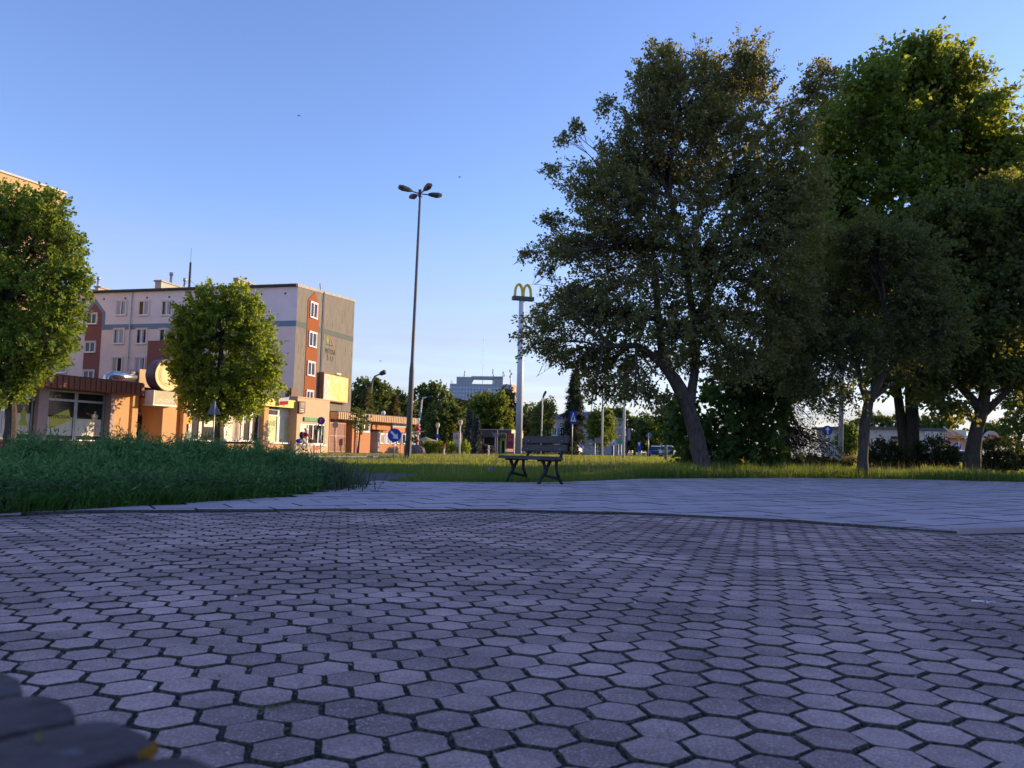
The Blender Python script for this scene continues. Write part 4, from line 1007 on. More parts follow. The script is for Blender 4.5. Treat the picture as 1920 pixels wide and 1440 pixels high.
a0, a1, z0, z1 = DN.rect(1676, 823, 1689, 840); q = MB(); q.box(DN, a0, a1, 0.004, 0.1, z0, z1); q.build("doorway", mat("ochre_doorway", (0.5, 0.38, 0.16)), dn)
q = MB(); q.box(DN, a0 - 0.4, a1 + 0.3, 0.004, 0.9, z1 + 0.01, z1 + 0.35); q.build("door_canopy", M_dark, dn)
a0, a1, z0, z1 = DN.rect(1676, 841, 1692, 849, 2); q = MB(); q.box(DN, a0, a1, 1.9, 2, z0, z1); q.build("banner", mat("red_banner", (0.5, 0.08, 0.06)), dn)
a0, a1, z0, z1 = DN.rect(1590, 839, 1605, 852, 0.6); q = MB(); q.box(DN, a0, a1, 0.3, 0.6, z0, z1); pa = q.build("drinks_panel", mat("navy_panel", (0.03, 0.035, 0.06)), dn)
text("lettering", "Coca-Cola", DN, (a0 + a1) / 2, z0 + (z1 - z0) * 0.35, (a1 - a0) * 0.75, 0.4, 0.605, M_white, pa)
# brown roofed annex further right with mint upper storey
AX = Frame(tuple(at(1776, 840, 116).xy), (0.99, 0.14))
ax2 = thing("annex_house", "small house with brown sloping roof and mint upper wall right of the pale diner", "house", (AX.O.x, AX.O.y, 0))
a0, a1, z0, z1 = AX.rect(1774, 824, 1815, 845); q = MB(); q.box(AX, a0, a1, -8, 0, 0, z1); q.build("wall", mat("salmon_wall", (0.5, 0.33, 0.26)), ax2)
zz0, zz1 = AX.hit(1790, 824)[1], AX.hit(1790, 808)[1]
q = MB(); q.prism([AX.P(a0, 0.5, zz0), AX.P(a1, 0.5, zz0), AX.P(a1, -3.2, zz1), AX.P(a0, -3.2, zz1)], Vector((0, 0, 0.2))); q.build("roof", mat("red_brown_roof", (0.18, 0.06, 0.035)), ax2)
a0, a1, z0, z1 = AX.rect(1798, 806, 1812, 818, -3.5); q = MB(); q.box(AX, a0, a1, -7, -3.5, zz0, z1); q.build("upper_storey", mat("mint_wall", (0.42, 0.52, 0.47)), ax2)
# arched red and white sign board
AS = Frame(tuple(at(1857, 840, 95).xy), (0.98, 0.2))
az = thing("arched_sign", "arched white and red shop board above the dark hedge at the right", "sign board", (AS.O.x, AS.O.y, 0))
a, z = AS.hit(1857, 826); r = AS.hit(1857, 808)[1] - z
q = MB(); q.fprism(AS, [(a + r * 0.95 * math.cos(math.pi * k / 16), z + r * math.sin(math.pi * k / 16)) for k in range(17)], 0, 0.3); q.build("arch_board", mat("dusty_white_board", (0.5, 0.42, 0.4), var=0.2, scale=2), az)
q = MB(); q.fprism(AS, [(a + r * 0.86 * math.cos(math.pi * k / 16), z + 0.02 + r * 0.62 * math.sin(math.pi * k / 16)) for k in range(17)], 0.302, 0.33); q.build("red_field", mat("red_orange_field", (0.55, 0.12, 0.06)), az)
for k in range(5):
    q = MB(); q.box(AS, a - r * .5 + k * r * .22, a - r * .5 + k * r * .22 + r * .12, .331, .34, z + r * .15, z + r * (.38 + .05 * (k % 2))); q.build("faded_letter", mat("brick_letter", (0.6, 0.25, 0.15)), az)
q = MB(); 
for s_ in (-0.8, 0.8): q.tube([AS.P(a + s_ * r, 0.15, 0), AS.P(a + s_ * r, 0.15, z)], 0.1, 8)
q.build("sign_leg", M_dark, az)

# ------------------------------------------------------------------ street lamps and posts
M_lampd = mat("lamp_head_dark", (0.05, 0.05, 0.055), rough=0.5)
M_pole = mat("lamp_pole_grey", (0.13, 0.125, 0.125), rough=0.55, var=0.12, scale=4, stretch=(1, 1, 0.2))
YL = 45.0
lb = foot(765, YL); lt = at(788, 362, YL); ax_l = lt - lb
lamp = thing("street_lamp", "very tall four headed street lamp on a grey pole beside the road", "street lamp", lb)
def along(t): return lb + ax_l * t
z_step = (at(772, 690, YL).z) / lt.z
q = MB(); q.tube([along(0), along(z_step - 0.01), along(z_step + 0.025), along(1.0)], [0.185, 0.15, 0.105, 0.07], 10); pole = q.build("pole", M_pole, lamp, smooth=True)
q = MB(); q.tube([along(-0.002), along(0.06)], [0.2, 0.195], 10); q.build("pole_foot", M_dark, pole)
q = MB(); q.tube([along(0.985), along(1.012)], [0.12, 0.12], 10); q.build("crown_sleeve", M_lampd, lamp)
for ex, ey, sl_ in [(-0.85, -0.52, .06), (0.85, 0.52, .06), (-0.52, 0.85, .06), (0.52, -0.85, .06)]:
    d_ = Vector((ex, ey, 0)).normalized(); tp = along(0.997); sd = Vector((-d_.y, d_.x, 0)); upv = Vector((0, 0, 1))
    q = MB(); q.tube([tp + d_ * 0.08, tp + d_ * 0.62 + upv * 0.06], 0.035, 6); arm = q.build("arm", M_lampd, lamp)
    q = MB(); vs = []
    for t, wd, hu, hd in [(0.55, 0.08, 0.08, 0.05), (0.75, 0.15, 0.13, 0.09), (1.15, 0.19, 0.15, 0.13), (1.38, 0.15, 0.11, 0.08)]:
        c = tp + d_ * t + upv * (0.06 + 0.10 * (t - 0.55))
        vs.append([c - sd * wd + upv * 0.0, c - sd * wd * 0.7 + upv * hu, c + sd * wd * 0.7 + upv * hu, c + sd * wd, c + sd * wd * 0.7 - upv * hd, c - sd * wd * 0.7 - upv * hd])
    flat = [p for r in vs for p in r]; fs = []
    for i in range(3):
        for k in range(6): fs.append((i * 6 + k, i * 6 + (k + 1) % 6, (i + 1) * 6 + (k + 1) % 6, (i + 1) * 6 + k))
    fs += [tuple(range(5, -1, -1)), tuple(18 + k for k in range(6))]
    q.add(flat, fs); hd_ = q.build("lamp_head", M_lampd, arm)
def post_lamp(label, Y, pts, r, head, group="slim lamp posts in the distance", m=M_galv, name="lamp_post", head_r=0.16):
    """pts: picture points from the foot upwards, all at depth Y"""
    b_ = foot(pts[0][0], Y); t = thing(name, label, "lamp post", b_, group)
    P3 = [b_] + [at(x, y, Y) for x, y in pts[1:]]
    q = MB(); n = len(P3); q.tube(P3, [r * (1 - 0.5 * i / n) for i in range(n)], 7); q.build("pole", m, t, smooth=True)
    e = P3[-1]; q = MB()
    if head == "cobra": 
        dv = (P3[-1] - P3[-2]).normalized(); q.tube([e - dv * 0.05, e + dv * 0.25, e + dv * 0.8, e + dv * 0.95], [0.06, head_r, head_r * 1.1, 0.05], 8); q.build("lamp_head", M_lampd, t)
    elif head == "globe": q.ball(e, head_r, 10, 8); q.build("globe", mat("milk_globe", (0.62, 0.66, 0.75), rough=0.3), t, smooth=True)
    elif head == "lantern":
        q.tube([e, e + Vector((0, 0, 0.12)), e + Vector((0, 0, 0.42)), e + Vector((0, 0, 0.55))], [0.07, 0.17, 0.2, 0.09], 8); lh = q.build("lantern", mat("lantern_cream", (0.6, 0.5, 0.33), rough=0.4), t)
        q = MB(); q.tube([e + Vector((0, 0, 0.551)), e + Vector((0, 0, 0.62))], [0.26, 0.05], 8); q.build("lantern_cap", M_pole, lh)
    return t
post_lamp("curved arm street lamp behind the orange low building", 95, [(687, 850), (692, 775), (697, 722), (699, 712), (704, 705), (711, 702)], 0.16, "cobra", None, M_pole, "street_lamp", 0.28)
post_lamp("white crook shaped lamp post against the trees right of the tall street lamp", 112, [(788, 840), (789, 770), (791, 752), (793, 746), (800, 745)], 0.14, "cobra", None, M_white, "street_lamp", 0.16)
post_lamp("white globe lamp peeping over the roof of the orange building", 84, [(720, 848), (721.5, 800), (721, 778), (718.5, 774.5)], 0.05, "globe", None, M_dark, "globe_lamp", 0.26)
lm_ = "cream lantern lamp post over clipped shrubs, the one with a blue sign"
pA = post_lamp(lm_, 76, [(819, 846), (820.5, 803)], 0.075, "lantern", "lantern lamp posts by the car park", M_white, "lantern_lamp")
pB = post_lamp("cream lantern lamp post in front of the grey banner board", 70, [(861.5, 848), (863, 798)], 0.08, "lantern", "lantern lamp posts by the car park", M_white, "lantern_lamp")
post_lamp("thin pale lamp post between round tree and pole sign, with tiny lamp", 100, [(1014, 850), (1017, 760), (1016.5, 748), (1018, 745)], 0.1, "cobra", None, M_white, "lamp_post", 0.15)
post_lamp("white pole in front of the dark round tree by the blue roofed house", 84, [(1128.5, 851), (1131, 700), (1133, 640)], 0.12, "none", None, M_white, "lamp_pole")
post_lamp("tall pale pole at the right corner of the blue roofed house", 68, [(1169, 852), (1172, 690), (1174, 600)], 0.125, "none", None, M_white, "lamp_pole")
tp_ = post_lamp("grey pole with a dark signal box left of the leaning trunk", 66, [(1248, 858), (1250, 770), (1251.5, 720)], 0.13, "none", None, M_galv, "signal_pole")
c = at(1241, 788, 66); q = MB(); q.cbox(c, 0.3, 0.25, 0.5); q.tube([c, at(1250, 787, 66)], 0.03, 5); q.build("signal_box", M_dark, tp_)
bp_ = thing("metal_column", "thick pale blue grey steel column behind the drooping conifer", "pole", foot(1575, 52))
q = MB(); q.tube([foot(1575, 52), at(1579, 700, 52), at(1583, 560, 52)], [0.165, 0.155, 0.14], 12); q.build("shaft", mat("blue_grey_steel", (0.33, 0.34, 0.40), rough=0.5, var=0.08), bp_, smooth=True)

# ------------------------------------------------------------------ road signs
M_sblue = mat("sign_blue", (0.015, 0.05, 0.36), rough=0.35, var=0.05)
M_sred = mat("sign_red", (0.5, 0.02, 0.025), rough=0.4, var=0.05)
M_swhite = mat("sign_white", (0.72, 0.74, 0.78), rough=0.4, var=0.04)
M_sback = mat("sign_back_grey", (0.17, 0.175, 0.2), rough=0.6, var=0.1)
M_syel = mat("sign_yellow", (0.62, 0.30, 0.02), rough=0.45, var=0.06)
def sign_root(name, label, px, Y, ytop, r=0.03, yaw=0.0, group=None, m=M_galv):
    """post from the ground up to picture row ytop; gives back root and the face frame"""
    b_ = foot(px, Y); t = thing(name, label, "road sign", b_, group)
    tp = at(px + (845 - ytop) * 0.033 * 0 , ytop, Y)
    q = MB(); q.tube([b_, Vector((b_.x, b_.y, tp.z))], r, 8); q.build("post", m, t, smooth=True)
    fr = Frame((b_.x, b_.y), (math.cos(yaw), math.sin(yaw)))
    return t, fr
def zpx(y, px, Y): return at(px, y, Y).z
def arrow(fr, a, z, s, ang, d, m, parent, name="arrow"):
    pts = [(-0.62, 0.13), (0.08, 0.13), (0.08, 0.40), (0.66, 0.0), (0.08, -0.40), (0.08, -0.13), (-0.62, -0.13)]
    q = MB(); ca, sa = math.cos(ang), math.sin(ang)
    q.fprism(fr, [(a + s * (x * ca - y * sa), z + s * (x * sa + y * ca)) for x, y in pts][::-1], d, d + 0.006); return q.build(name, m, parent)
def round_sign(label, px, py, rpx, Y, face, extra=None, yaw=0.0, post_r=0.03, name="round_sign", ring=None):
    x_post = px - (850 - py) * 0.022
    t, fr = sign_root(name, label, x_post, Y, py - rpx * 0.6, post_r, yaw)
    r = rpx * Y / FPX; z = zpx(py, px, Y); a = at(px, py, Y).x - t.location.x
    q = MB(); q.disc(fr, a, z, r, post_r + 0.01, post_r + 0.03, 28, 0, 1); pl = q.build("plate", [ring or face, M_sback], t)
    d0 = post_r + 0.031
    if ring: q = MB(); q.disc(fr, a, z, r * 0.93, d0, d0 + 0.004, 28); q.build("face", face, pl); d0 += 0.005
    return t, fr, a, z, r, d0, pl
t, fr, a, z, r, d0, pl = round_sign("big blue round sign with white arrow pointing down right in front of the orange building", 740, 816, 12.8, 33, M_sblue)
arrow(fr, a, z, r * 1.22, rad(-45), d0, M_swhite, pl)
t, fr, a, z, r, d0, pl = round_sign("blue round sign with red diagonal bar in front of the flower shop", 602.5, 789, 7.2, 49, M_sblue, ring=M_sred)
q = MB(); q.fprism(fr, [(a + r * x, z + r * y) for x, y in ((-0.72, -0.5), (-0.5, -0.72), (0.72, 0.5), (0.5, 0.72))], d0 + 0.006, d0 + 0.012); q.build("diagonal_bar", M_sred, pl)
arrow(fr, a, z + r * 0.1, r * 0.75, rad(90), d0, M_swhite, pl, "small_arrow")
t, fr, a, z, r, d0, pl = round_sign("round sign seen from its yellowish back before the brown gate", 629, 797, 5.6, 57, mat("yellowed_sign_back", (0.5, 0.40, 0.22), rough=0.5))
t, fr, a, z, r, d0, pl = round_sign("blue round sign with white upward arrow beside the pale steel column", 1551, 807, 9.2, 46, M_sblue)
arrow(fr, a, z, r * 1.2, rad(90), d0, M_swhite, pl)
t, fr, a, z, r, d0, pl = round_sign("blue round sign with white arrow turning left between the right hand trunks", 1794, 837, 7.0, 60, M_sblue)
q = MB(); q.fprism(fr, [(a + r * x, z + r * y) for x, y in [(0.22, -0.72), (0.45, -0.72), (0.45, 0.1), (0.3, 0.33), (0.0, 0.38), (-0.1, 0.38), (-0.1, 0.6), (-0.65, 0.25), (-0.1, -0.1), (-0.1, 0.13), (0.05, 0.13), (0.18, 0.08), (0.22, -0.02)]], d0, d0 + 0.006); q.build("turn_arrow", M_swhite, pl)
t, fr, a, z, r, d0, pl = round_sign("small blue round sign with a white bar right of the white car", 1093, 830, 3.3, 105, M_sblue, post_r=0.04)
q = MB(); q.fprism(fr, [(a + r * x, z + r * y) for x, y in ((-0.7, -0.5), (-0.5, -0.75), (0.75, 0.5), (0.5, 0.75))], d0, d0 + 0.006); q.build("white_bar", M_swhite, pl)
t, fr, a, z, r, d0, pl = round_sign("white round sign with black slash close to the rightmost big trunk", 1813, 822, 5.2, 64, M_swhite)
q = MB(); q.fprism(fr, [(a + r * x, z + r * y) for x, y in ((-0.75, -0.45), (-0.55, -0.7), (0.75, 0.45), (0.55, 0.7))], d0, d0 + 0.006); q.build("black_slash", M_letter, pl)
t, fr, a, z, r, d0, pl = round_sign("small blue round sign on the left lantern lamp post", 820, 818, 4.0, 75.5, M_sblue)
# triangle seen from behind
tr, fr = sign_root("triangle_sign", "grey triangular warning sign seen from behind beside the round tree trunk", 398.5, 43, 752, 0.035)
a = at(400.5, 765, 43).x - tr.location.x; z0, z1 = zpx(777, 400, 43), zpx(750, 400, 43); w2 = 13 * 43 / FPX
q = MB(); q.fprism(fr, [(a - w2, z0), (a + w2, z0), (a, z1)], -0.05, -0.036); q.build("plate", M_sback, tr)
# pedestrian crossing sign
cs, fr = sign_root("crossing_sign", "blue pedestrian crossing sign with white triangle on a slim post right of the bench", 1072.5, 58, 772, 0.035)
a = at(1074.6, 783, 58).x - cs.location.x; z0, z1 = zpx(795, 1074, 58), zpx(771, 1074, 58); w2 = 5.9 * 58 / FPX
q = MB(); q.box(fr, a - w2, a + w2, 0.04, 0.06, z0, z1); pl = q.build("plate", M_sblue, cs)
q = MB(); q.fprism(fr, [(a - w2 * 0.85, z0 + (z1 - z0) * 0.2), (a + w2 * 0.85, z0 + (z1 - z0) * 0.2), (a, z0 + (z1 - z0) * 0.93)], 0.061, 0.066); tri = q.build("white_triangle", M_swhite, pl)
h_ = (z1 - z0); zc3 = z0 + h_ * 0.2
q = MB(); q.disc(fr, a, zc3 + h_ * 0.46, h_ * 0.045, 0.067, 0.072, 10)
q.fprism(fr, [(a - .1 * h_, zc3 + .05 * h_), (a - .05 * h_, zc3 + .05 * h_), (a, zc3 + .2 * h_), (a + .06 * h_, zc3 + .05 * h_), (a + .11 * h_, zc3 + .05 * h_), (a + .045 * h_, zc3 + .26 * h_), (a + .05 * h_, zc3 + .4 * h_), (a - .03 * h_, zc3 + .4 * h_)], 0.067, 0.072); q.build("walking_figure", M_letter, cs)
# diamond from behind
ds, fr = sign_root("diamond_sign", "grey diamond shaped sign seen from behind left of the leaning trunk", 1215.5, 72, 812, 0.04)
a = at(1217.5, 816.5, 72).x - ds.location.x; z = zpx(816.5, 1217, 72); r = 6.8 * 72 / FPX
q = MB(); q.fprism(fr, [(a - r, z), (a, z - r), (a + r, z), (a, z + r)], -0.06, -0.042); q.build("plate", M_sback, ds)
def panel_sign(name, label, x0, y0, x1, y1, Y, m, posts=(0.5,), thick=0.05, cat="road sign", face=None):
    xm = (x0 + x1) / 2; b_ = foot(xm - (850 - y0) * 0.01, Y); t = thing(name, label, cat, b_)
    fr = Frame((b_.x, b_.y), (1, 0)); a0 = at(x0, y0, Y).x - b_.x; a1 = at(x1, y0, Y).x - b_.x; z0, z1 = zpx(y1, xm, Y), zpx(y0, xm, Y)
    q = MB(); q.box(fr, a0, a1, 0.05, 0.05 + thick, z0, z1); pl = q.build("plate", m, t)
    for p_ in posts:
        aa_ = a0 + (a1 - a0) * p_; q = MB(); q.tube([fr.P(aa_, 0, 0), fr.P(aa_, 0, z1)], 0.04, 7); q.build("post", M_galv, t)
    return t, fr, a0, a1, z0, z1, pl, 0.05 + thick
t, fr, a0, a1, z0, z1, pl, d = panel_sign("information_sign", "narrow blue sign with white wedge among the far greenery", 1195, 829, 1201.5, 846, 92, M_sblue)
q = MB(); q.fprism(fr, [(a0 + .05, z1 - .05), (a1 - .05, z1 - .05), ((a0 + a1) / 2, z0 + (z1 - z0) * .55)], d + .001, d + .01); q.build("white_wedge", M_swhite, pl)
t, fr, a0, a1, z0, z1, pl, d = panel_sign("warning_board", "small red and white upright board before the grey hoarding", 1147.5, 825, 1153.5, 835.5, 82, M_swhite)
q = MB(); q.fprism(fr, [(a0 + .04, z0 + .05), (a1 - .08, z0 + .05), (a1 - .08, z1 - .1)], d + .001, d + .01); q.build("red_wedge", M_sred, pl)
panel_sign("green_board", "small green direction board beside the tall pale pole", 1158, 826.5, 1167, 833, 95, mat("sign_green", (0.05, 0.28, 0.17), rough=0.5), (0.2, 0.8))
panel_sign("white_board", "blank white board on two posts beneath the dark round tree", 1116, 821, 1129, 831.5, 95, M_sback, (0.0, 1.0))
panel_sign("blue_sign", "small bright blue sign above the headlights of the far car", 1216.5, 843, 1225, 849, 90, M_sblue, (0.5,))
panel_sign("yellow_board", "small orange yellow board at the far right hedge", 1894, 837, 1900, 843.5, 80, M_syel)
panel_sign("street_name_board", "small blue board at the far right hedge", 1903.5, 840, 1916, 845, 80, M_sblue)
for lab, (xa, ya), (xb, yb), (xc_, yc), Y in [("orange yellow triangle sign hanging from a slanting white bar", (1790.5, 816.5), (1804, 818), (1797.5, 829), 58),
                                             ("orange yellow triangle sign right next to the rightmost big trunk", (1806.5, 826), (1818, 827), (1811, 838), 63),
                                             ("tiny orange triangle sign left of the blue turn left sign", (1769.5, 831), (1778.5, 831.5), (1774, 838.5), 80)]:
    b_ = foot(xc_, Y); t = thing("yield_sign", lab, "road sign", b_, "orange yellow triangle signs")
    q = MB(); q.tube([b_, at(xc_, ya, Y)], 0.03, 6); q.build("post", M_galv, t)
    q = MB(); pts = [at(x, y, Y - 0.06) for x, y in ((xa, ya), (xb, yb), (xc_, yc))]; q.prism(pts, Vector((0, 0.02, 0))); q.build("plate", M_syel, t)
    if Y == 58:
        q = MB(); q.tube([at(1769, 800.5, Y), at(1791.5, 817, Y)], 0.05, 6); q.build("white_bar", M_white, t)

# ------------------------------------------------------------------ tall pole with golden arches
YM = 110; mb_ = foot(972, YM); mt = at(978.5, 565, YM)
ms = thing("arches_sign", "yellow double arch restaurant sign on a very tall white pole", "pylon sign", mb_)
q = MB(); q.tube([mb_, Vector((mt.x, mt.y, mt.z))], [0.52, 0.42], 14); q.build("pole", mat("white_blue_pole", (0.55, 0.57, 0.63), rough=0.45, var=0.05), ms, smooth=True)
MF = Frame((mt.x, mt.y), (0.96, 0.28))
a0, a1, z0, z1 = MF.rect(961, 556.5, 1000, 563.5)
q = MB(); q.box(MF, a0, a1, -0.45, 0.45, z0, z1); q.build("sign_base", mat("dark_green_base", (0.06, 0.08, 0.07), rough=0.5), ms)
zt = MF.hit(976, 531.5)[1]; M_arch = mat("arch_yellow", (0.62, 0.42, 0.012), rough=0.35, var=0.04)
q = MB(); ctr = (a0 + a1) / 2 - 0.02; wA = (a1 - a0) * 0.43
for s_ in (-1, 1):
    for j in range(2): pass
def arch(cx, half, z0, z1, wout, win, d0, d1, mbx):
    n = 18; outer = []; inner = []
    for k in range(n + 1):
        th = math.pi * k / n; c, s2 = math.cos(th), math.sin(th)
        outer.append((cx - c * half, z0 + (z1 - z0) * s2 ** 0.75)); inner.append((cx - c * (half - wout), z0 + (z1 - z0 - win) * s2 ** 0.75))
    for k in range(n): mbx.fprism(MF, [outer[k], outer[k + 1], inner[k + 1], inner[k]], d0, d1)
for s_ in (-1, 1): arch(ctr + s_ * wA * 0.47, wA * 0.53, z1, zt, wA * 0.22, 0.33, -0.2 - 0.01 * s_, 0.2 - 0.01 * s_, q)
q.build("double_arch", M_arch, ms)

# ------------------------------------------------------------------ things by the car park
st = thing("carnival_column", "red and white stacked figure column on a dark stone mound right of the tall lamp", "sculpture", foot(783, 72))
Yt = 72; px2 = lambda n: n * Yt / FPX
q = MB(); B_ = foot(782, Yt); 
for k in range(5): q.ball((B_.x + random.uniform(-.3, .3), B_.y + random.uniform(-.3, .3), 0.25), (0.55, 0.5, 0.55), 8, 6, wob=0.15)
q.build("stone_mound", mat("dark_stone", (0.12, 0.11, 0.12), rough=0.9, var=0.3, scale=3), st)
for (x, y, w_, h_, mm, nm) in [(783, 826, 7, 5, M_sred, "red_drum"), (783.5, 813, 9, 7, mat("skin_pink_paint", (0.6, 0.33, 0.25)), "pink_drum"), (783, 804, 11, 8, M_sred, "red_drum"), (784, 797, 8, 6, mat("skin_pink_paint", (0.6, 0.33, 0.25)), "pink_drum")]:
    c = at(x, y, Yt); q = MB(); q.ball(c, (px2(w_) / 2, px2(w_) / 2, px2(h_) / 2), 12, 8); q.build(nm, mm, st, smooth=True)
c0, c1 = at(783, 832, Yt), at(785, 786, Yt)
q = MB(); q.tube([Vector((c0.x, c0.y, 0.1)), c1], 0.07, 8); q.ball(c1, 0.13, 8, 6); q.build("core_post", M_white, st)
q = MB(); q.tube([at(773, 809.5, Yt), at(795, 809.5, Yt)], 0.03, 6); q.build("cross_bar", M_white, st)
pr = thing("parasol", "dark green and sand coloured market parasol beside the red figure column", "parasol", foot(796, 84))
c = at(798, 819, 84); q = MB(); q.tube([foot(798, 84), c], 0.05, 6); q.build("pole", M_galv, pr)
q = MB(); n = 10; rimp = [(c.x + 1.3 * math.cos(2 * math.pi * k / n), c.y + 1.3 * math.sin(2 * math.pi * k / n), c.z - 0.45) for k in range(n)]
q.add([tuple(c)] + rimp, [(0, 1 + k, 1 + (k + 1) % n) for k in range(n)]); q.build("canopy", mat("sand_green_canvas", (0.30, 0.28, 0.2), var=0.5, scale=0.6), pr)
ks = thing("red_stall", "small red and white stall behind the clipped shrubs", "stall", foot(806, 96))
KF = Frame(tuple(foot(806, 96).xy), (1, 0)); a0, a1, z0, z1 = KF.rect(799, 826, 816, 840)
q = MB(); q.box(KF, a0, a1, -1, 0, 0, z1); q.build("counter", mat("faded_red_board", (0.4, 0.08, 0.06), var=0.2, scale=3), ks)
q = MB(); q.box(KF, a0 - .1, a1 + .1, -1.1, .3, z1 + .003, z1 + .12); q.build("stall_roof", M_poster, ks)
gb = thing("grey_banner", "tall grey printed banner board on a leg between lantern post and pavilion shop", "banner", foot(857, 78))
BF = Frame(tuple(foot(857, 78).xy), (0.98, -0.2)); a0, a1, z0, z1 = BF.rect(849.5, 811, 866, 839)
q = MB(); q.box(BF, a0, a1, 0, 0.08, z0, z1); bp2 = q.build("panel", mat("grey_print", (0.36, 0.33, 0.33), var=0.3, scale=1.6, rough=0.6), gb)
q = MB(); 
for k in (0.3, 0.7): q.box(BF, a0 + (a1 - a0) * k - .05, a0 + (a1 - a0) * k + .05, 0, .08, 0, z0)
q.build("leg", M_dkbrown, gb)
q = MB(); q.disc(BF, (a0 + a1) / 2, z0 + (z1 - z0) * .68, .22, .081, .09, 16); q.build("print_emblem", M_grey, bp2)
ob = thing("orange_pennant", "slim orange and white pennant hung on the right lantern lamp post", "banner", at(861, 815, 69.8))
OF = Frame(tuple(at(861, 815, 69.8).xy), (1, 0)); a0, a1, z0, z1 = OF.rect(858.5, 809, 863, 822.5)
q = MB(); q.box(OF, a0, a1, 0.1, 0.13, z0, z1); q.build("cloth", mat("orange_white_cloth", (0.6, 0.4, 0.25), var=0.3, scale=3), ob)
bo = thing("bollard", "red topped white bollard among the clipped round shrubs", "bollard", foot(832.5, 70))
b_ = foot(832.5, 70); q = MB(); q.tube([b_, b_ + Vector((0, 0, .55))], .07, 8); q.build("post", M_white, bo)
q = MB(); q.tube([b_ + Vector((0, 0, .552)), b_ + Vector((0, 0, .85)), b_ + Vector((0, 0, .9))], [.1, .1, .03], 8); q.build("red_cap", M_sred, bo)
wp = thing("marker_post", "short white marker post in the grass before the pavilion shop", "post", foot(916, 60))
b_ = foot(916, 60); q = MB(); q.tube([b_, b_ + Vector((0, 0, .9))], .055, 8); q.build("post", M_white, wp)
q = MB(); q.tube([b_ + Vector((-.1, 0, .55)), b_ + Vector((.14, 0, .62))], .04, 6); q.build("crosspiece", M_white, wp)
bs = thing("twin_post_sign", "small purple blue board on two thin posts before the pavilion shop", "sign", foot(931, 62))
BS = Frame(tuple(foot(931, 62).xy), (1, 0)); a0, a1, z0, z1 = BS.rect(924, 815.5, 935, 818, 0)
q = MB(); q.box(BS, a0, a1, .05, .09, z0, z1 + .05); q.build("board", mat("purple_blue_board", (0.18, 0.15, 0.4)), bs)
for x, yt in ((929.5, 816), (933, 806)):
    a, z = BS.hit(x, yt); q = MB(); q.tube([BS.P(a, 0, 0), BS.P(a, 0, z)], .035, 6); q.build("post", M_galv, bs)

# ------------------------------------------------------------------ cars
M_tyre = M_black
def make_car(paint):
    t = thing("parked_car", "", "car")
    prof = [(-2.05, .32), (-2.08, .62), (-1.95, .82), (-1.2, .95), (-.55, 1.38), (.2, 1.46), (1.1, 1.42), (1.75, 1.0), (2.0, .92), (2.05, .55), (2.0, .32)]   # x forward negative
    hw = lambda z: .84 - .22 * max(0, z - .9) / .5
    vs = [(x, -hw(z), z) for x, z in prof] + [(x, hw(z), z) for x, z in prof]; n = len(prof)
    q = MB(); fs = [(k, k + 1, n + k + 1, n + k) for k in range(n - 1)] + [tuple(range(n - 1, -1, -1)), tuple(n + k for k in range(n)), (0, n, 2 * n - 1, n - 1)]
    q.add(vs, fs); b_ = q.build("body", paint, t)
    q = MB(); e = .012
    q.add([(-1.16 - e, -.72, .985 + e), (-1.16 - e, .72, .985 + e), (-.6 - e, .56, 1.35 + e), (-.6 - e, -.56, 1.35 + e)], [(0, 1, 2, 3)]); q.build("windscreen", M_glass, t)
    q = MB(); q.add([(1.15 + e, -.56, 1.39 + e), (1.15 + e, .56, 1.39 + e), (1.7 + e, .72, 1.04 + e), (1.7 + e, -.72, 1.04 + e)], [(0, 1, 2, 3)]); q.build("rear_window", M_glass, t)
    for s_ in (-1, 1):
        for x0, x1, x2, x3 in ((-1.0, 0.0, 0.0, -.5), (.1, 1.45, 1.05, .1)):
            q = MB(); y0, y1 = s_ * (hw(.99) + e), s_ * (hw(1.36) + e); q.add([(x0, y0, .99), (x1, y0, .99), (x2, y1, 1.36), (x3, y1, 1.36)], [(0, 1, 2, 3) if s_ < 0 else (3, 2, 1, 0)]); q.build("side_window", M_glass, t)
        for x in (-1.3, 1.3):
            q = MB(); q.tube([(x, s_ * .86, .31), (x, s_ * .68, .31)], .31, 14); wl_ = q.build("wheel", M_tyre, t)
            q = MB(); q.tube([(x, s_ * .868, .31), (x, s_ * .84, .31)], .19, 10); q.build("rim", M_galv, wl_)
        q = MB(); q.cbox((-2.02, s_ * .6, .68), .12, .34, .15); q.build("headlight", mat("headlight_glass", (0.75, 0.78, 0.85), rough=0.15), t)
        q = MB(); q.cbox((-.75, s_ * .93, .98), .12, .16, .12); q.build("mirror", paint, t)
        q = MB(); q.cbox((2.0, s_ * .62, .78), .1, .28, .14); q.build("tail_light", M_sred, t)
    q = MB(); q.cbox((-2.07, 0, .5), .06, .9, .16); q.build("grille", M_dark, t)
    return t
def place_car(paint, px, Y, heading, label, group=None, sc=1.0):
    t = make_car(paint); p = foot(px, Y); t.location = p; t.rotation_euler = (0, 0, heading); t.scale = (sc, sc, sc); t["label"] = label
    if group: t["group"] = group
    return t
def paint(name, col):
    m = mat(name, col, rough=0.28, var=0.03, spec=0.5); m.node_tree.nodes["Principled BSDF"].inputs["Coat Weight"].default_value = 0.5; return m
G_ = "cars by the lantern lamp posts"
place_car(paint("white_car_paint", (0.68, 0.69, 0.72)), 1068, 112, rad(55), "white car facing the camera right of the bench", None, 1.05)
place_car(paint("silver_car_paint", (0.45, 0.48, 0.5)), 811, 118, rad(70), "silver car between the clipped shrubs, left of the dark blue one", G_)
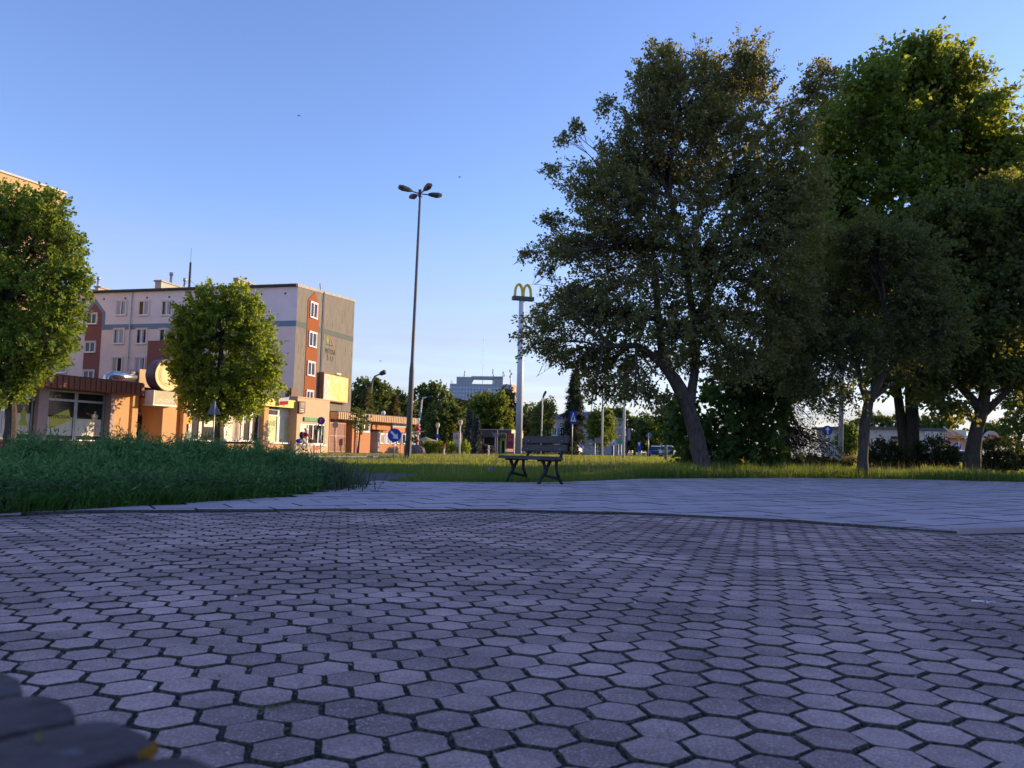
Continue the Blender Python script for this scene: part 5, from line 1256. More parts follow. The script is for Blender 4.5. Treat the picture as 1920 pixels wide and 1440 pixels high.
place_car(paint("navy_car_paint", (0.02, 0.025, 0.07)), 828, 122, rad(80), "dark blue car between the silver and the pale blue car", G_)
place_car(paint("pale_blue_car_paint", (0.4, 0.5, 0.62)), 842, 115, rad(65), "pale blue car left of the grey banner board", G_)
hc = place_car(paint("black_car_paint", (0.02, 0.02, 0.025)), 1230, 98, rad(80), "dark car with lit headlights left of the leaning trunk", None)
M_lit = emis("lit_headlight", (1.0, 0.75, 0.4), 5.0)
for ch in hc.children:
    if ch.name.startswith("headlight"): ch.data.materials[0] = M_lit
place_car(paint("grey_car_paint", (0.2, 0.21, 0.23)), 1251, 92, rad(75), "grey car directly left of the leaning trunk, lights off", None)
place_car(paint("white_van_paint", (0.72, 0.74, 0.78)), 1799, 74, rad(5), "white car behind the turn left sign at the right", None, 1.0)

# ------------------------------------------------------------------ bicycle, rider, bags
M_cream = mat("cream_bike_paint", (0.66, 0.6, 0.5), rough=0.35, var=0.03)
M_ctyre = mat("cream_tyre", (0.58, 0.53, 0.45), rough=0.7, var=0.05)
bike = thing("bicycle", "cream ladies bicycle with pale tyres ridden past the flower shop", "bicycle")
def wheel_mb(cx, r=0.325):
    q = MB(); n = 26
    pts = [Vector((cx + r * math.cos(2 * math.pi * k / n), 0, 0.345 + r * math.sin(2 * math.pi * k / n))) for k in range(n)]
    vs, fs = [], []
    for k, p in enumerate(pts):
        rd = (p - Vector((cx, 0, 0.345))).normalized()
        for j in range(6):
            b = 2 * math.pi * j / 6; vs.append(p + rd * 0.022 * math.cos(b) + Vector((0, 0.022 * math.sin(b), 0)))
    for k in range(n):
        for j in range(6): fs.append((k * 6 + j, ((k + 1) % n) * 6 + j, ((k + 1) % n) * 6 + (j + 1) % 6, k * 6 + (j + 1) % 6))
    q.add(vs, fs); return q
for cx in (-0.53, 0.55):
    w_ = wheel_mb(cx).build("wheel", M_ctyre, bike, smooth=True)
    q = MB()
    for k in range(14):
        b = 2 * math.pi * k / 14; q.tube([(cx, 0.03 * (-1) ** k, .345), (cx + .3 * math.cos(b), 0, .345 + .3 * math.sin(b))], .003, 3, cap=False)
    q.tube([(cx, -.05, .345), (cx, .05, .345)], .025, 8); q.build("spokes", M_galv, w_)
q = MB()
for a_, b2_, r_ in [((-.53, 0, .345), (-.1, 0, .3), .014), ((-.1, 0, .3), (-.22, 0, .82), .018), ((-.53, 0, .345), (-.2, 0, .68), .011), ((-.1, 0, .3), (.36, 0, .72), .02), ((-.15, 0, .48), (.37, 0, .8), .018), ((.34, 0, .7), (.4, 0, .95), .022), ((.38, .05, .72), (.55, .05, .345), .012), ((.38, -.05, .72), (.55, -.05, .345), .012)]:
    q.tube([a_, b2_], r_, 6)
q.build("frame", M_cream, bike, smooth=True)
q = MB(); q.tube([(.38, -.3, 1.0), (.2, -.28, 1.03)], .014, 6); q.tube([(.38, .3, 1.0), (.2, .28, 1.03)], .014, 6); q.tube([(.38, -.3, 1.0), (.41, 0, .96), (.38, .3, 1.0)], .013, 6); q.build("handlebar", M_galv, bike)
q = MB(); q.ball((-.24, 0, .86), (.14, .1, .05), 10, 6); q.build("saddle", M_black, bike)
q = MB(); q.cbox((-.55, 0, .72), .42, .14, .02); q.tube([(-.7, .06, .71), (-.53, .06, .345)], .008, 5); q.tube([(-.7, -.06, .71), (-.53, -.06, .345)], .008, 5); q.build("rear_rack", M_dark, bike)
for cx in (-.53, .55):
    q = MB(); q.tube([(cx + .37 * math.cos(b), 0, .345 + .37 * math.sin(b)) for b in np.linspace(.2, 2.6 if cx < 0 else 2.2, 9)], .02, 5); q.build("mudguard", M_cream, bike)
q = MB(); q.tube([(-.1, -.02, .3), (-.1, .02, .3)], .09, 14); q.tube([(-.1, -.06, .3), (.03, -.08, .2)], .012, 5); q.tube([(-.1, .06, .3), (-.23, .08, .4)], .012, 5); q.cbox((.03, -.13, .19), .09, .1, .02); q.cbox((-.23, .13, .41), .09, .1, .02); q.build("crank", M_dark, bike)
q = MB(); q.cbox((.5, 0, .86), .26, .32, .22); q.build("basket", M_black, bike)
P0 = foot(571, 52); HB_ = math.atan2(0.78, 0.62)
def skin(name, joints, bones, mats, parent=None, sub=1, m=None):
    me = bpy.data.meshes.new(name); keys = list(joints); idx = {k: i for i, k in enumerate(keys)}
    me.from_pydata([joints[k][:3] for k in keys], [(idx[a], idx[b]) for a, b in bones], [])
    o = link(name, me, parent)
    o.modifiers.new("skin", 'SKIN')
    sv = me.skin_vertices[0].data
    for k in keys: sv[idx[k]].radius = (joints[k][3], joints[k][4] if len(joints[k]) > 4 else joints[k][3])
    sv[0].use_root = True
    s_ = o.modifiers.new("sub", 'SUBSURF'); s_.levels = sub; s_.render_levels = sub
    me.materials.append(m); 
    return o
rider = thing("person", "white haired person in a red jacket riding the cream bicycle with a dark backpack", "person")
M_skin = mat("skin", (0.48, 0.29, 0.21), rough=0.6, var=0.06)
J = {"pelvis": (-.2, 0, .95, .13, .15), "waist": (-.14, 0, 1.1, .115, .14), "chest": (-.06, 0, 1.3, .12, .16), "neckb": (-.01, 0, 1.44, .06), "neck": (.02, 0, 1.5, .05), "head": (.05, 0, 1.6, .085), "crown": (.045, 0, 1.69, .075), "nose": (.145, 0, 1.6, .014)}
Bn = [("pelvis", "waist"), ("waist", "chest"), ("chest", "neckb"), ("neckb", "neck"), ("neck", "head"), ("head", "crown"), ("head", "nose")]
for s_, sd in ((-1, "r"), (1, "l")):
    kz, kx, fz_, fx = ((.62, .12, .24, .0) if s_ < 0 else (.78, .13, .46, -.2))
    J.update({"sh" + sd: (-.04, s_ * .19, 1.38, .06), "el" + sd: (.1, s_ * .26, 1.17, .042), "wr" + sd: (.27, s_ * .28, 1.06, .03), "pa" + sd: (.33, s_ * .28, 1.045, .034),
              "hip" + sd: (-.19, s_ * .1, .9, .095), "kn" + sd: (kx, s_ * .12, kz, .06), "an" + sd: (fx, s_ * .12, fz_ + .06, .038), "to" + sd: (fx + .17, s_ * .13, fz_ - .02, .032),
              "eye" + sd: (.125, s_ * .033, 1.625, .012), "ear" + sd: (.05, s_ * .09, 1.605, .016)})
    Bn += [("chest", "sh" + sd), ("sh" + sd, "el" + sd), ("el" + sd, "wr" + sd), ("wr" + sd, "pa" + sd), ("pelvis", "hip" + sd), ("hip" + sd, "kn" + sd), ("kn" + sd, "an" + sd), ("an" + sd, "to" + sd), ("head", "eye" + sd), ("head", "ear" + sd)]
    for f_ in range(4):
        yy = s_ * (.28 + (f_ - 1.5) * .017); ln = (.05, .06, .057, .045)[f_]
        J["fa%s%d" % (sd, f_)] = (.365, yy, 1.048, .009); J["fb%s%d" % (sd, f_)] = (.365 + ln * .6, yy, 1.02, .008)
        Bn += [("pa" + sd, "fa%s%d" % (sd, f_)), ("fa%s%d" % (sd, f_), "fb%s%d" % (sd, f_))]
    J["th" + sd] = (.335, s_ * (.28 - .04), 1.03, .01); Bn.append(("pa" + sd, "th" + sd))
skin("body", J, Bn, None, rider, 1, M_skin)
JJ = {"pelvis": (-.19, 0, .93, .155, .175), "waist": (-.14, 0, 1.1, .14, .165), "chest": (-.06, 0, 1.31, .145, .18), "neckb": (-.02, 0, 1.42, .085)}
BB = [("pelvis", "waist"), ("waist", "chest"), ("chest", "neckb")]
for s_, sd in ((-1, "r"), (1, "l")):
    JJ.update({"sh" + sd: (-.04, s_ * .2, 1.375, .08), "el" + sd: (.1, s_ * .265, 1.17, .062), "wr" + sd: (.255, s_ * .28, 1.068, .047)})
    BB += [("chest", "sh" + sd), ("sh" + sd, "el" + sd), ("el" + sd, "wr" + sd)]
skin("jacket", JJ, BB, None, rider, 1, mat("red_jacket", (0.55, 0.015, 0.02), rough=0.8, var=0.12, scale=8))
TT = {"pelvis": (-.2, 0, .93, .15, .17)}; TB = []
for s_, sd in ((-1, "r"), (1, "l")):
    kz, kx, fz_, fx = ((.62, .12, .24, .0) if s_ < 0 else (.78, .13, .46, -.2))
    TT.update({"hip" + sd: (-.18, s_ * .1, .9, .115), "kn" + sd: (kx, s_ * .12, kz, .078), "an" + sd: (fx, s_ * .12, fz_ + .1, .058)})
    TB += [("pelvis", "hip" + sd), ("hip" + sd, "kn" + sd), ("kn" + sd, "an" + sd)]
    q = MB(); q.ball((fx + .08, s_ * .125, fz_ + .015), (.14, .05, .05), 10, 6); q.build("shoe", mat("dark_shoe", (0.05, 0.04, 0.04)), rider)
skin("trousers", TT, TB, None, rider, 1, mat("beige_trousers", (0.5, 0.4, 0.28), rough=0.9))
q = MB(); q.ball((.03, 0, 1.655), (.115, .105, .1), 12, 8, wob=.04); q.build("hair", mat("white_hair", (0.68, 0.64, 0.56), rough=0.9), rider, smooth=True)
bpk = thing("backpack", "dark backpack on the back of the cyclist in the red jacket", "backpack")
q = MB(); q.ball((-.3, 0, 1.25), (.13, .17, .24), 12, 8); q.build("sack", mat("dark_backpack", (0.03, 0.028, 0.045), rough=0.8), bpk, smooth=True)
q = MB()
for s_ in (-1, 1): q.tube([(-.24, s_ * .12, 1.42), (-.04, s_ * .13, 1.49), (.08, s_ * .13, 1.3), (-.1, s_ * .17, 1.1)], .018, 5)
q.build("strap", mat("grey_strap", (0.2, 0.2, 0.25)), bpk)
bag = thing("pannier_bag", "bright blue bag on the rear rack of the bicycle", "bag")
q = MB(); q.ball((-.5, 0, .86), (.2, .19, .14), 12, 8); q.build("sack", mat("blue_bag", (0.02, 0.04, 0.38), rough=0.5), bag, smooth=True)
q = MB(); q.ball((-.33, 0, .9), (.05, .17, .11), 10, 6); q.build("white_flap", M_white, bag)
for o in (bike, rider, bpk, bag): o.location = P0; o.rotation_euler = (0, 0, HB_)

# ------------------------------------------------------------------ park bench
M_wood = mat("weathered_dark_wood", (0.045, 0.034, 0.036), rough=0.7, col2=(0.10, 0.08, 0.085), scale=5, bump=0.4, bscale=30, stretch=(0.6, 8, 8), spots=((0.3, 0.28, 0.28), 9, 0.7))
M_iron = mat("black_cast_iron", (0.018, 0.018, 0.02), rough=0.55, var=0.3, scale=14)
bench = thing("park_bench", "dark wooden park bench with curved black iron legs at the edge of the slab path", "bench")
def plank(y, z, w_, th, tilt, x0=-.84, x1=.68, nm="seat_plank"):
    q = MB(); c, s_ = math.cos(tilt), math.sin(tilt)
    pts = []
    for yy, zz in ((-w_ / 2, -th / 2), (w_ / 2, -th / 2), (w_ / 2, th / 2 - .006), (w_ / 2 - .008, th / 2), (-w_ / 2 + .008, th / 2), (-w_ / 2, th / 2 - .006)):
        pts.append((x0, y + yy * c - zz * s_, z + yy * s_ + zz * c))
    q.prism(pts, Vector((x1 - x0, 0, 0))); return q.build(nm, M_wood, bench)
for k, y in enumerate((-.385, -.24, -.095)): plank(y, .452 - .008 * (k == 1), .135, .055, rad(-2))
plank(.045, .62, .115, .032, rad(80), nm="back_slat"); plank(.075, .765, .125, .032, rad(80), nm="back_slat")
for x in (-.61, .53):
    q = MB()
    def bar(pts, w_=.02, h_=.028):
        pts = [Vector((x, y, z)) for y, z in pts]
        q.tube(pts, [h_] * len(pts), 6)
    cat = lambda P_: [tuple(np.array(P_[0]) * (1 - t) ** 2 + np.array(P_[1]) * 2 * t * (1 - t) + np.array(P_[2]) * t * t) for t in np.linspace(0, 1, 7)]
    bar(cat([(-.35, .43), (-.22, .27), (-.31, .17)])); bar(cat([(-.31, .17), (-.36, .1), (-.41, 0)]))
    bar([(-.17, .42), (-.3, .17)]); bar([(-.3, .17), (.01, .11)])
    bar(cat([(-.05, .43), (-.09, .27), (-.01, .14)])); bar(cat([(-.01, .14), (.02, .06), (.07, 0)]))
    bar([(-.42, .42), (.02, .42)]); bar([(.0, .41), (.045, .55), (.09, .82)])
    q.build("end_frame", M_iron, bench, smooth=True)
    for y, z in ((.022, .60), (.055, .75)):
        q = MB(); q.ball((x, y - .012, z), .012, 6, 4); q.build("bolt", M_galv, bench)
ex = Vector((0.47, -0.88, 0)).normalized(); ey = Vector((-ex.y, ex.x, 0))
RF = foot(1011, 12.75)
bench.rotation_euler = (0, 0, math.atan2(ex.y, ex.x))
bench.location = RF - ex * .55 + ey * .41

# ------------------------------------------------------------------ low brick wall right in front of the camera, out of focus
zt = 0.405
wall_l = thing("low_wall", "dark low garden wall capped with bricks at the bottom left corner, close up", "wall", (-0.35, 0.3, 0))
e0, e1 = onz(0, 1268, zt), onz(400, 1440, zt)
ed = (e1 - e0).normalized()
dj = (onz(200, 1325, zt) - onz(0, 1371, zt)).normalized()      # direction of the joints
M_brk = mat("old_dark_brick", (0.075, 0.05, 0.05), rough=0.95, col2=(0.155, 0.11, 0.11), scale=14, bump=0.8, bscale=60, obj_rand=0.12, spots=((0.16, 0.15, 0.16), 38, 0.66))
M_mort = mat("blue_grey_mortar", (0.04, 0.045, 0.055), rough=1, var=0.3, scale=30, bump=0.8, bscale=80)
q = MB(); nrm = Vector((-ed.y, ed.x, 0)); 
if nrm.y > 0: nrm = -nrm
s0 = e0 - ed * 0.5; s1 = e1 + ed * 0.35; inn = -dj
base = [s0 - dj * 0.004, s1 - dj * 0.004, s1 - dj * 0.4, s0 - dj * 0.4]
q.prism([Vector((p.x, p.y, 0)) for p in base], Vector((0, 0, zt - 0.008))); q.build("mortar", M_mort, wall_l)
p13 = onz(0, 1371, zt); 
def along_edge(p):       # where the joint through p meets the edge
    det = ed.x * -dj.y + dj.x * ed.y
    r_ = p - e0; return (r_.x * -dj.y + dj.x * r_.y) / det
j0, j1, j2 = along_edge(onz(0, 1300, zt)), along_edge(p13), along_edge(onz(160, 1440, zt))
stp = (j2 - j0) / 2
for k in range(-4, 6):
    c0 = e0 + ed * (j0 + stp * k + 0.006); c1 = e0 + ed * (j0 + stp * (k + 1) - 0.006)
    pts = []
    tip = 0.004 + random.uniform(-.003, .003); vs = []; nseg = 6; rings = []
    for t in range(nseg + 1):
        f_ = t / nseg; base_ = dj * (tip - 0.25 * (1 - f_) ) ; bulge = 0.012 * (1 - (2 * f_ - 1) ** 4)
        end = 0 if t < nseg else 0
        row = []
        for u_ in range(5):
            g2 = u_ / 4; hgt = zt - 0.002 + 0.003 * (1 - (2 * g2 - 1) ** 8) - (0.0015 if t == nseg else 0) + random.uniform(-.0006, .0006)
            ins = 0.006 * abs(2 * g2 - 1) ** 3 if t == nseg else 0
            pnt = c0 + (c1 - c0) * g2 + base_ - dj * ins; row.append((pnt.x, pnt.y, hgt))
        rings.append(row)
    low = [(p[0] + dj.x * .0, p[1], zt - 0.06) for p in rings[-1]]
    rings.append(low); vs = [p for r_ in rings for p in r_]
    fs = [(t * 5 + u_, t * 5 + u_ + 1, (t + 1) * 5 + u_ + 1, (t + 1) * 5 + u_) for t in range(len(rings) - 1) for u_ in range(4)]
    q = MB(); q.add(vs, fs)
    nr = len(rings)
    q.add([r_[0] for r_ in rings] + [(rings[0][0][0], rings[0][0][1], zt - .06)], [tuple(range(nr + 1))]); q.add([r_[4] for r_ in rings] + [(rings[0][4][0], rings[0][4][1], zt - .06)], [tuple(range(nr, -1, -1))])
    q.build("brick", M_brk, wall_l, smooth=False)
for px, py, s_ in ((284, 1416, .0035), (72, 1392, .002)):
    p = onz(px, py, zt + 0.0); q = MB()
    for _ in range(9): q.ball((p.x + random.gauss(0, s_ * .5), p.y + random.gauss(0, s_ * .4), zt + 0.001 + random.uniform(0, .003)), (s_ * .5, s_ * .45, .003), 7, 4, wob=.3)
    q.build("lichen", mat("orange_lichen", (0.26, 0.13, 0.02), rough=1, var=0.3, scale=60) if px > 200 else mat("yellow_lichen", (0.22, 0.19, 0.09), rough=1, var=.3), wall_l)

# ------------------------------------------------------------------ litter, birds
cg = onz(1834, 1129, 0.006); q = MB(); q.tube([cg + Vector((-.022, .006, .004)), cg + Vector((.022, -.006, .004))], .0042, 8)
lt_ = thing("cigarette_end", "white cigarette end lying on the pavers at the right", "litter", cg); q.build("stub", M_white, lt_)
cg = onz(1858, 1131, 0.006); lt_ = thing("paper_scrap", "crumpled pale paper scrap on the pavers right of the cigarette end", "litter", cg)
q = MB(); q.add([cg + Vector(v) for v in ((-.02, -.008, .002), (0, -.012, .01), (.022, -.004, .003), (.018, .012, .008), (-.004, .01, .004), (-.018, .008, .012))], [(0, 1, 4, 5), (1, 2, 3, 4)]); q.build("paper", M_swhite, lt_)
for lab, px, py in (("tiny white pebble on the pavers at the left, upper one", 442, 1118), ("white speck of paper on the pavers right of the centre", 1191, 1130), ("white pebble near the bottom left pavers", 282, 1289)):
    p = onz(px, py, 0.006); t_ = thing("pebble", lab, "pebble", p); q = MB(); q.ball(p, (.006, .005, .004), 7, 5, wob=.2); q.build("stone", M_white, t_)
p = foot(922, 17.5); t_ = thing("paper_bag", "crumpled bluish paper in the grass left of the bench", "litter", p)
q = MB(); q.ball(p + Vector((0, 0, .12)), (.06, .05, .055), 9, 6, wob=.3); q.build("paper", mat("blue_grey_paper", (0.12, 0.14, 0.25), rough=0.7), t_)
for lab, px, py, Y, ya in (("dark bird gliding high in the open sky at the left", 560, 217, 60, .4), ("dark bird in the sky right of the street lamp heads", 862, 332, 60, 2.2), ("faint bird low in the sky left of the tall lamp pole", 713, 677, 70, -.5)):
    p = at(px, py, Y); t_ = thing("bird", lab, "bird", p, "birds in the sky")
    q = MB(); q.ball((0, 0, 0), (.09, .03, .03), 8, 6); q.tube([(.08, 0, .01), (.12, 0, .012), (.145, 0, .008)], [.024, .02, .003], 6); q.add([(-.07, -.012, 0), (-.07, .012, 0), (-.15, .03, 0), (-.15, -.03, 0)], [(0, 1, 2, 3)])
    b_ = q.build("body", mat("dark_bird", (0.03, 0.03, 0.035)), None); b_.parent = t_
    for s_ in (-1, 1):
        q = MB(); q.add([(.05, s_ * .02, .01), (.03, s_ * .1, .05), (-.02, s_ * .2, .03), (-.03, s_ * .1, .04), (-.03, s_ * .02, .01)], [(0, 1, 2, 3, 4)]); w_ = q.build("wing", mat("dark_bird", (0.03, 0.03, 0.035)), None); w_.parent = t_
    t_.rotation_euler = (0.2, 0.1, ya)
# ------------------------------------------------------------------ vegetation
M_bark = mat("furrowed_bark", (0.035, 0.027, 0.024), rough=0.95, col2=(0.125, 0.10, 0.088), scale=7, bump=1.0, bscale=14, stretch=(4, 4, 0.8))
M_barkd = mat("dark_bark", (0.03, 0.025, 0.02), rough=0.95, col2=(0.10, 0.08, 0.065), scale=7, bump=1.0, bscale=14, stretch=(3, 3, 0.7))
M_barkg = mat("grey_bark", (0.04, 0.033, 0.029), rough=0.95, col2=(0.115, 0.092, 0.08), scale=7, bump=0.8, bscale=14, stretch=(3, 3, 0.6))
def unit(a): return a / np.maximum(np.linalg.norm(a, axis=-1, keepdims=True), 1e-9)
def leaf_arrays(pos, axis, L, W, upbias=0.35, fold=0.15):
    n = len(pos)
    rv = unit(rng.normal(size=(n, 3)) + np.array([0, 0, upbias * 2]))
    side = unit(np.cross(axis, rv)); nrm = np.cross(side, axis)
    L = L[:, None]; W = W[:, None]
    v = np.empty((n, 4, 3), dtype=np.float32)
    v[:, 0] = pos; v[:, 2] = pos + axis * L
    v[:, 1] = pos + axis * L * 0.42 + side * W * 0.5 + nrm * W * fold
    v[:, 3] = pos + axis * L * 0.42 - side * W * 0.5 + nrm * W * fold
    b = (np.arange(n) * 4)[:, None]
    f = np.concatenate([b + np.array([[0, 1, 2]]), b + np.array([[0, 2, 3]])], axis=1).reshape(-1, 3)
    return v.reshape(-1, 3), f
def twig_arrays(p0, p1, p2, r0, r1):
    n = len(p0); d = unit(p2 - p0); ref = np.where(np.abs(d[:, 2:3]) < 0.9, np.array([[0, 0, 1.0]]), np.array([[1.0, 0, 0]]))
    x = unit(np.cross(d, ref)); y = np.cross(d, x); v = np.empty((n, 9, 3), dtype=np.float32)
    for ri, (p, r) in enumerate(((p0, r0), (p1, (r0 + r1) / 2), (p2, r1))):
        for k in range(3):
            a = 2 * math.pi * k / 3; v[:, ri * 3 + k] = p + (x * math.cos(a) + y * math.sin(a)) * np.asarray(r).reshape(-1, 1)
    tri = []
    for ri in range(2):
        for k in range(3):
            a, b2, c, d2 = ri * 3 + k, ri * 3 + (k + 1) % 3, (ri + 1) * 3 + (k + 1) % 3, (ri + 1) * 3 + k
            tri += [a, b2, c, a, c, d2]
    f = (np.arange(n) * 9)[:, None] + np.array(tri)[None]
    return v.reshape(-1, 3), f.reshape(-1, 3)
def bark_tube(mb, pts, radii, n=14, rough=0.12, seg=0.25):
    pts = [Vector(p) for p in pts]; P2, R2 = [], []
    for i in range(len(pts) - 1):
        k = max(1, int((pts[i + 1] - pts[i]).length / seg))
        for j in range(k): P2.append(pts[i].lerp(pts[i + 1], j / k)); R2.append(radii[i] + (radii[i + 1] - radii[i]) * j / k)
    P2.append(pts[-1]); R2.append(radii[-1])
    for i in range(1, len(P2) - 1): P2[i] = (P2[i - 1] + P2[i] * 2 + P2[i + 1]) / 4
    st = len(mb.v); mb.tube(P2, R2, n)
    prof = [random.uniform(-rough, rough) for _ in range(n)]
    for i in range(len(P2)):
        for k in range(n):
            s_ = 1 + prof[k] + random.uniform(-rough, rough) * 0.5
            v = Vector(mb.v[st + i * n + k]); mb.v[st + i * n + k] = tuple(P2[i] + (v - P2[i]) * s_)
        if random.random() < 0.3: j = random.randrange(n); prof[j] = random.uniform(-rough, rough)
class Lobe:
    def __init__(s, c, r, w=None): s.c = np.array(c, dtype=float); s.r = np.array(r, dtype=float); s.w = w or float(s.r[0] * s.r[2])
def plobe(px, py, rx, ry, Y, dy=0.0, ryd=None, w=None):
    k = (Y + dy) / FPX; return Lobe(at(px, py, Y + dy), (rx * k, ryd if ryd is not None else (rx + ry) / 2 * k * 0.85, ry * k), w)
def crown(parent, lobes, ncl, lpc, L, W, twig, m, forks, mbark, limb_r=0.07, twigs=True, shell=0.55, droop=0.25, spread=0.3, name="crown", outward=1.0, trunk_mb=None):
    wts = np.array([l.w for l in lobes]); wts = wts / wts.sum()
    which = rng.choice(len(lobes), size=ncl, p=wts)
    C = np.array([l.c for l in lobes])[which]; Rr = np.array([l.r for l in lobes])[which]
    d = unit(rng.normal(size=(ncl, 3))); rr = 1 - shell * rng.random((ncl, 1)) ** 1.6
    base = C + d * Rr * rr
    mid = np.average(np.array([l.c for l in lobes]), axis=0, weights=wts)
    od = unit(unit(d * Rr) * 0.6 + unit(base - mid) * outward + rng.normal(size=(ncl, 3)) * 0.35 + np.array([0, 0, 0.1]))
    tl = twig * rng.uniform(0.6, 1.35, size=(ncl, 1))
    n = ncl * lpc
    t = rng.random((ncl, lpc, 1)) ** 0.8
    pos = base[:, None] + od[:, None] * tl[:, None] * t + rng.normal(size=(ncl, lpc, 3)) * (spread * tl[:, None] * (0.35 + 0.3 * t)) - np.array([0, 0, 1]) * (droop * tl[:, None] * t ** 2)
    axis = unit(od[:, None] * 0.5 + rng.normal(size=(ncl, lpc, 3)) * 0.8 - np.array([0, 0, droop]))
    lv, lf = leaf_arrays(pos.reshape(-1, 3), axis.reshape(-1, 3), L * rng.uniform(0.65, 1.3, n), W * rng.uniform(0.65, 1.3, n))
    npmesh(name, lv, lf, 3, m, parent)
    if not twigs: return
    # limbs to every lobe, then twigs from the limb to the leaf sprays
    V, Fs, off = [], [], 0
    mb = MB(); tips = []
    for li, l in enumerate(lobes):
        f0 = min(forks, key=lambda p: (Vector(p[:3]) - Vector(l.c)).length + 0.6 * max(0, p[2] - l.c[2]))
        p0 = Vector(f0[:3]); p3 = Vector(l.c) + (Vector(l.c) - Vector(mid)) * 0.15
        dv = p3 - p0
        p1 = p0 + dv * 0.35 + Vector((random.gauss(0, .06), random.gauss(0, .06), 0.10)) * dv.length
        p2 = p0 + dv * 0.7 + Vector((random.gauss(0, .07), random.gauss(0, .07), 0.06)) * dv.length
        r0 = f0[3] if len(f0) > 3 else limb_r
        bark_tube(mb, [p0, p1, p2, p3], [r0, r0 * 0.62, r0 * 0.36, r0 * 0.14], 7, 0.08, max(0.3, dv.length / 8))
        tips.append((np.array(p0), np.array(p1), np.array(p2), np.array(p3)))
    T = np.array(tips)[which]                     # ncl,4,3
    s = rng.uniform(0.35, 1.0, size=(ncl, 1))
    seg = np.clip((s * 3).astype(int), 0, 2); fr_ = s * 3 - seg
    ii = np.arange(ncl)
    a = T[ii, seg[:, 0]]; b = T[ii, np.minimum(seg[:, 0] + 1, 3)]
    p0 = a + (b - a) * fr_
    p2 = base + od * tl * 0.8
    p1 = (p0 + base) / 2 + rng.normal(size=(ncl, 3)) * 0.08 * np.linalg.norm(base - p0, axis=1, keepdims=True)
    keep = rng.random(ncl) < 0.8
    dd = np.linalg.norm(p2 - p0, axis=1)
    tv, tf = twig_arrays(p0[keep], p1[keep], p2[keep], np.minimum(0.006 + 0.006 * dd[keep], limb_r * .3), 0.003)
    me_v = np.array(mb.v); tri = []
    for f in mb.f:
        for k in range(1, len(f) - 1): tri.append((f[0], f[k], f[k + 1]))
    allv = np.concatenate([me_v, tv]); allf = np.concatenate([np.array(tri), tf + len(me_v)])
    tag(npmesh("branches", allv, allf, 3, mbark, parent), kind="stuff")
def trunk(parent, paths, m, n=14, rough=0.12, flare=True):
    mb = MB()
    for pts, r in paths: bark_tube(mb, pts, r, n, rough)
    return mb.build("trunk", m, parent)
def P_(px, py, Y): return at(px, py, Y)

L_haw = leafmat("dark_hawthorn_leaf", (0.070, 0.090, 0.040), (0.175, 0.180, 0.085), 0.42, (0.55, 0.46, 0.04))
L_forked = leafmat("forked_tree_leaf", (0.048, 0.068, 0.034), (0.125, 0.145, 0.065), 0.42, (0.45, 0.42, 0.04))
L_map = leafmat("maple_leaf", (0.055, 0.105, 0.030), (0.14, 0.22, 0.055), 0.5, (0.55, 0.58, 0.04))
L_mapd = leafmat("shaded_maple_leaf", (0.050, 0.075, 0.032), (0.12, 0.155, 0.055), 0.44, (0.45, 0.43, 0.04))
L_lime = leafmat("street_tree_leaf", (0.055, 0.115, 0.020), (0.18, 0.245, 0.04), 0.5, (0.6, 0.66, 0.05))
L_left = leafmat("dense_street_tree_leaf", (0.045, 0.10, 0.018), (0.135, 0.20, 0.034), 0.44, (0.45, 0.52, 0.04))
L_far = leafmat("far_tree_leaf", (0.045, 0.085, 0.028), (0.125, 0.165, 0.045), 0.35, (0.3, 0.33, 0.03))
L_farb = leafmat("bright_far_tree_leaf", (0.055, 0.095, 0.018), (0.13, 0.17, 0.03), 0.4, (0.36, 0.4, 0.03))
L_con = leafmat("conifer_needle", (0.020, 0.032, 0.020), (0.055, 0.070, 0.040), 0.15, (0.12, 0.12, 0.03))
L_conb = leafmat("brown_conifer_needle", (0.030, 0.026, 0.018), (0.085, 0.062, 0.036), 0.2, (0.2, 0.11, 0.03))
L_blue = leafmat("blue_spruce_needle", (0.045, 0.060, 0.060), (0.10, 0.12, 0.11), 0.15, (0.12, 0.13, 0.06))
L_ivy = leafmat("big_climber_leaf", (0.035, 0.075, 0.024), (0.08, 0.15, 0.04), 0.4, (0.22, 0.32, 0.03))
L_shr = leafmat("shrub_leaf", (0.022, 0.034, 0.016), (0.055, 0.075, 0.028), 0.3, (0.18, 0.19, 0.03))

# --- big leaning tree
YA = 20.0
tA = thing("leaning_tree", "big dark leafy tree with a leaning furrowed trunk right of the bench", "tree", foot(1318, YA))
g0 = foot(1318, YA, -0.05)
fA1, fA2 = P_(1262, 708, YA), P_(1300, 690, YA - .1)
pathsA = [([g0 + Vector((0.02, 0, 0)), P_(1316, 868, YA), P_(1302, 800, YA), P_(1283, 745, YA), P_(1265, 710, YA), P_(1240, 680, YA - .1)], [.27, .20, .182, .165, .15, .10]),
          ([P_(1290, 770, YA), P_(1298, 725, YA), P_(1305, 680, YA + .1), P_(1300, 600, YA + .2)], [.14, .115, .10, .085]),
          ([P_(1240, 680, YA - .1), P_(1195, 645, YA - .4), P_(1130, 650, YA - .7)], [.11, .07, .045]),
          ([P_(1245, 685, YA - .1), P_(1235, 600, YA - .3), P_(1225, 500, YA - .3)], [.12, .09, .06]),
          ([P_(1300, 600, YA + .2), P_(1285, 480, YA), P_(1255, 370, YA), P_(1262, 250, YA)], [.10, .08, .055, .035]),
          ([P_(1300, 610, YA + .2), P_(1345, 520, YA + .5), P_(1390, 420, YA + .6)], [.10, .08, .05])]
trunk(tA, pathsA, M_bark, 16, 0.13)
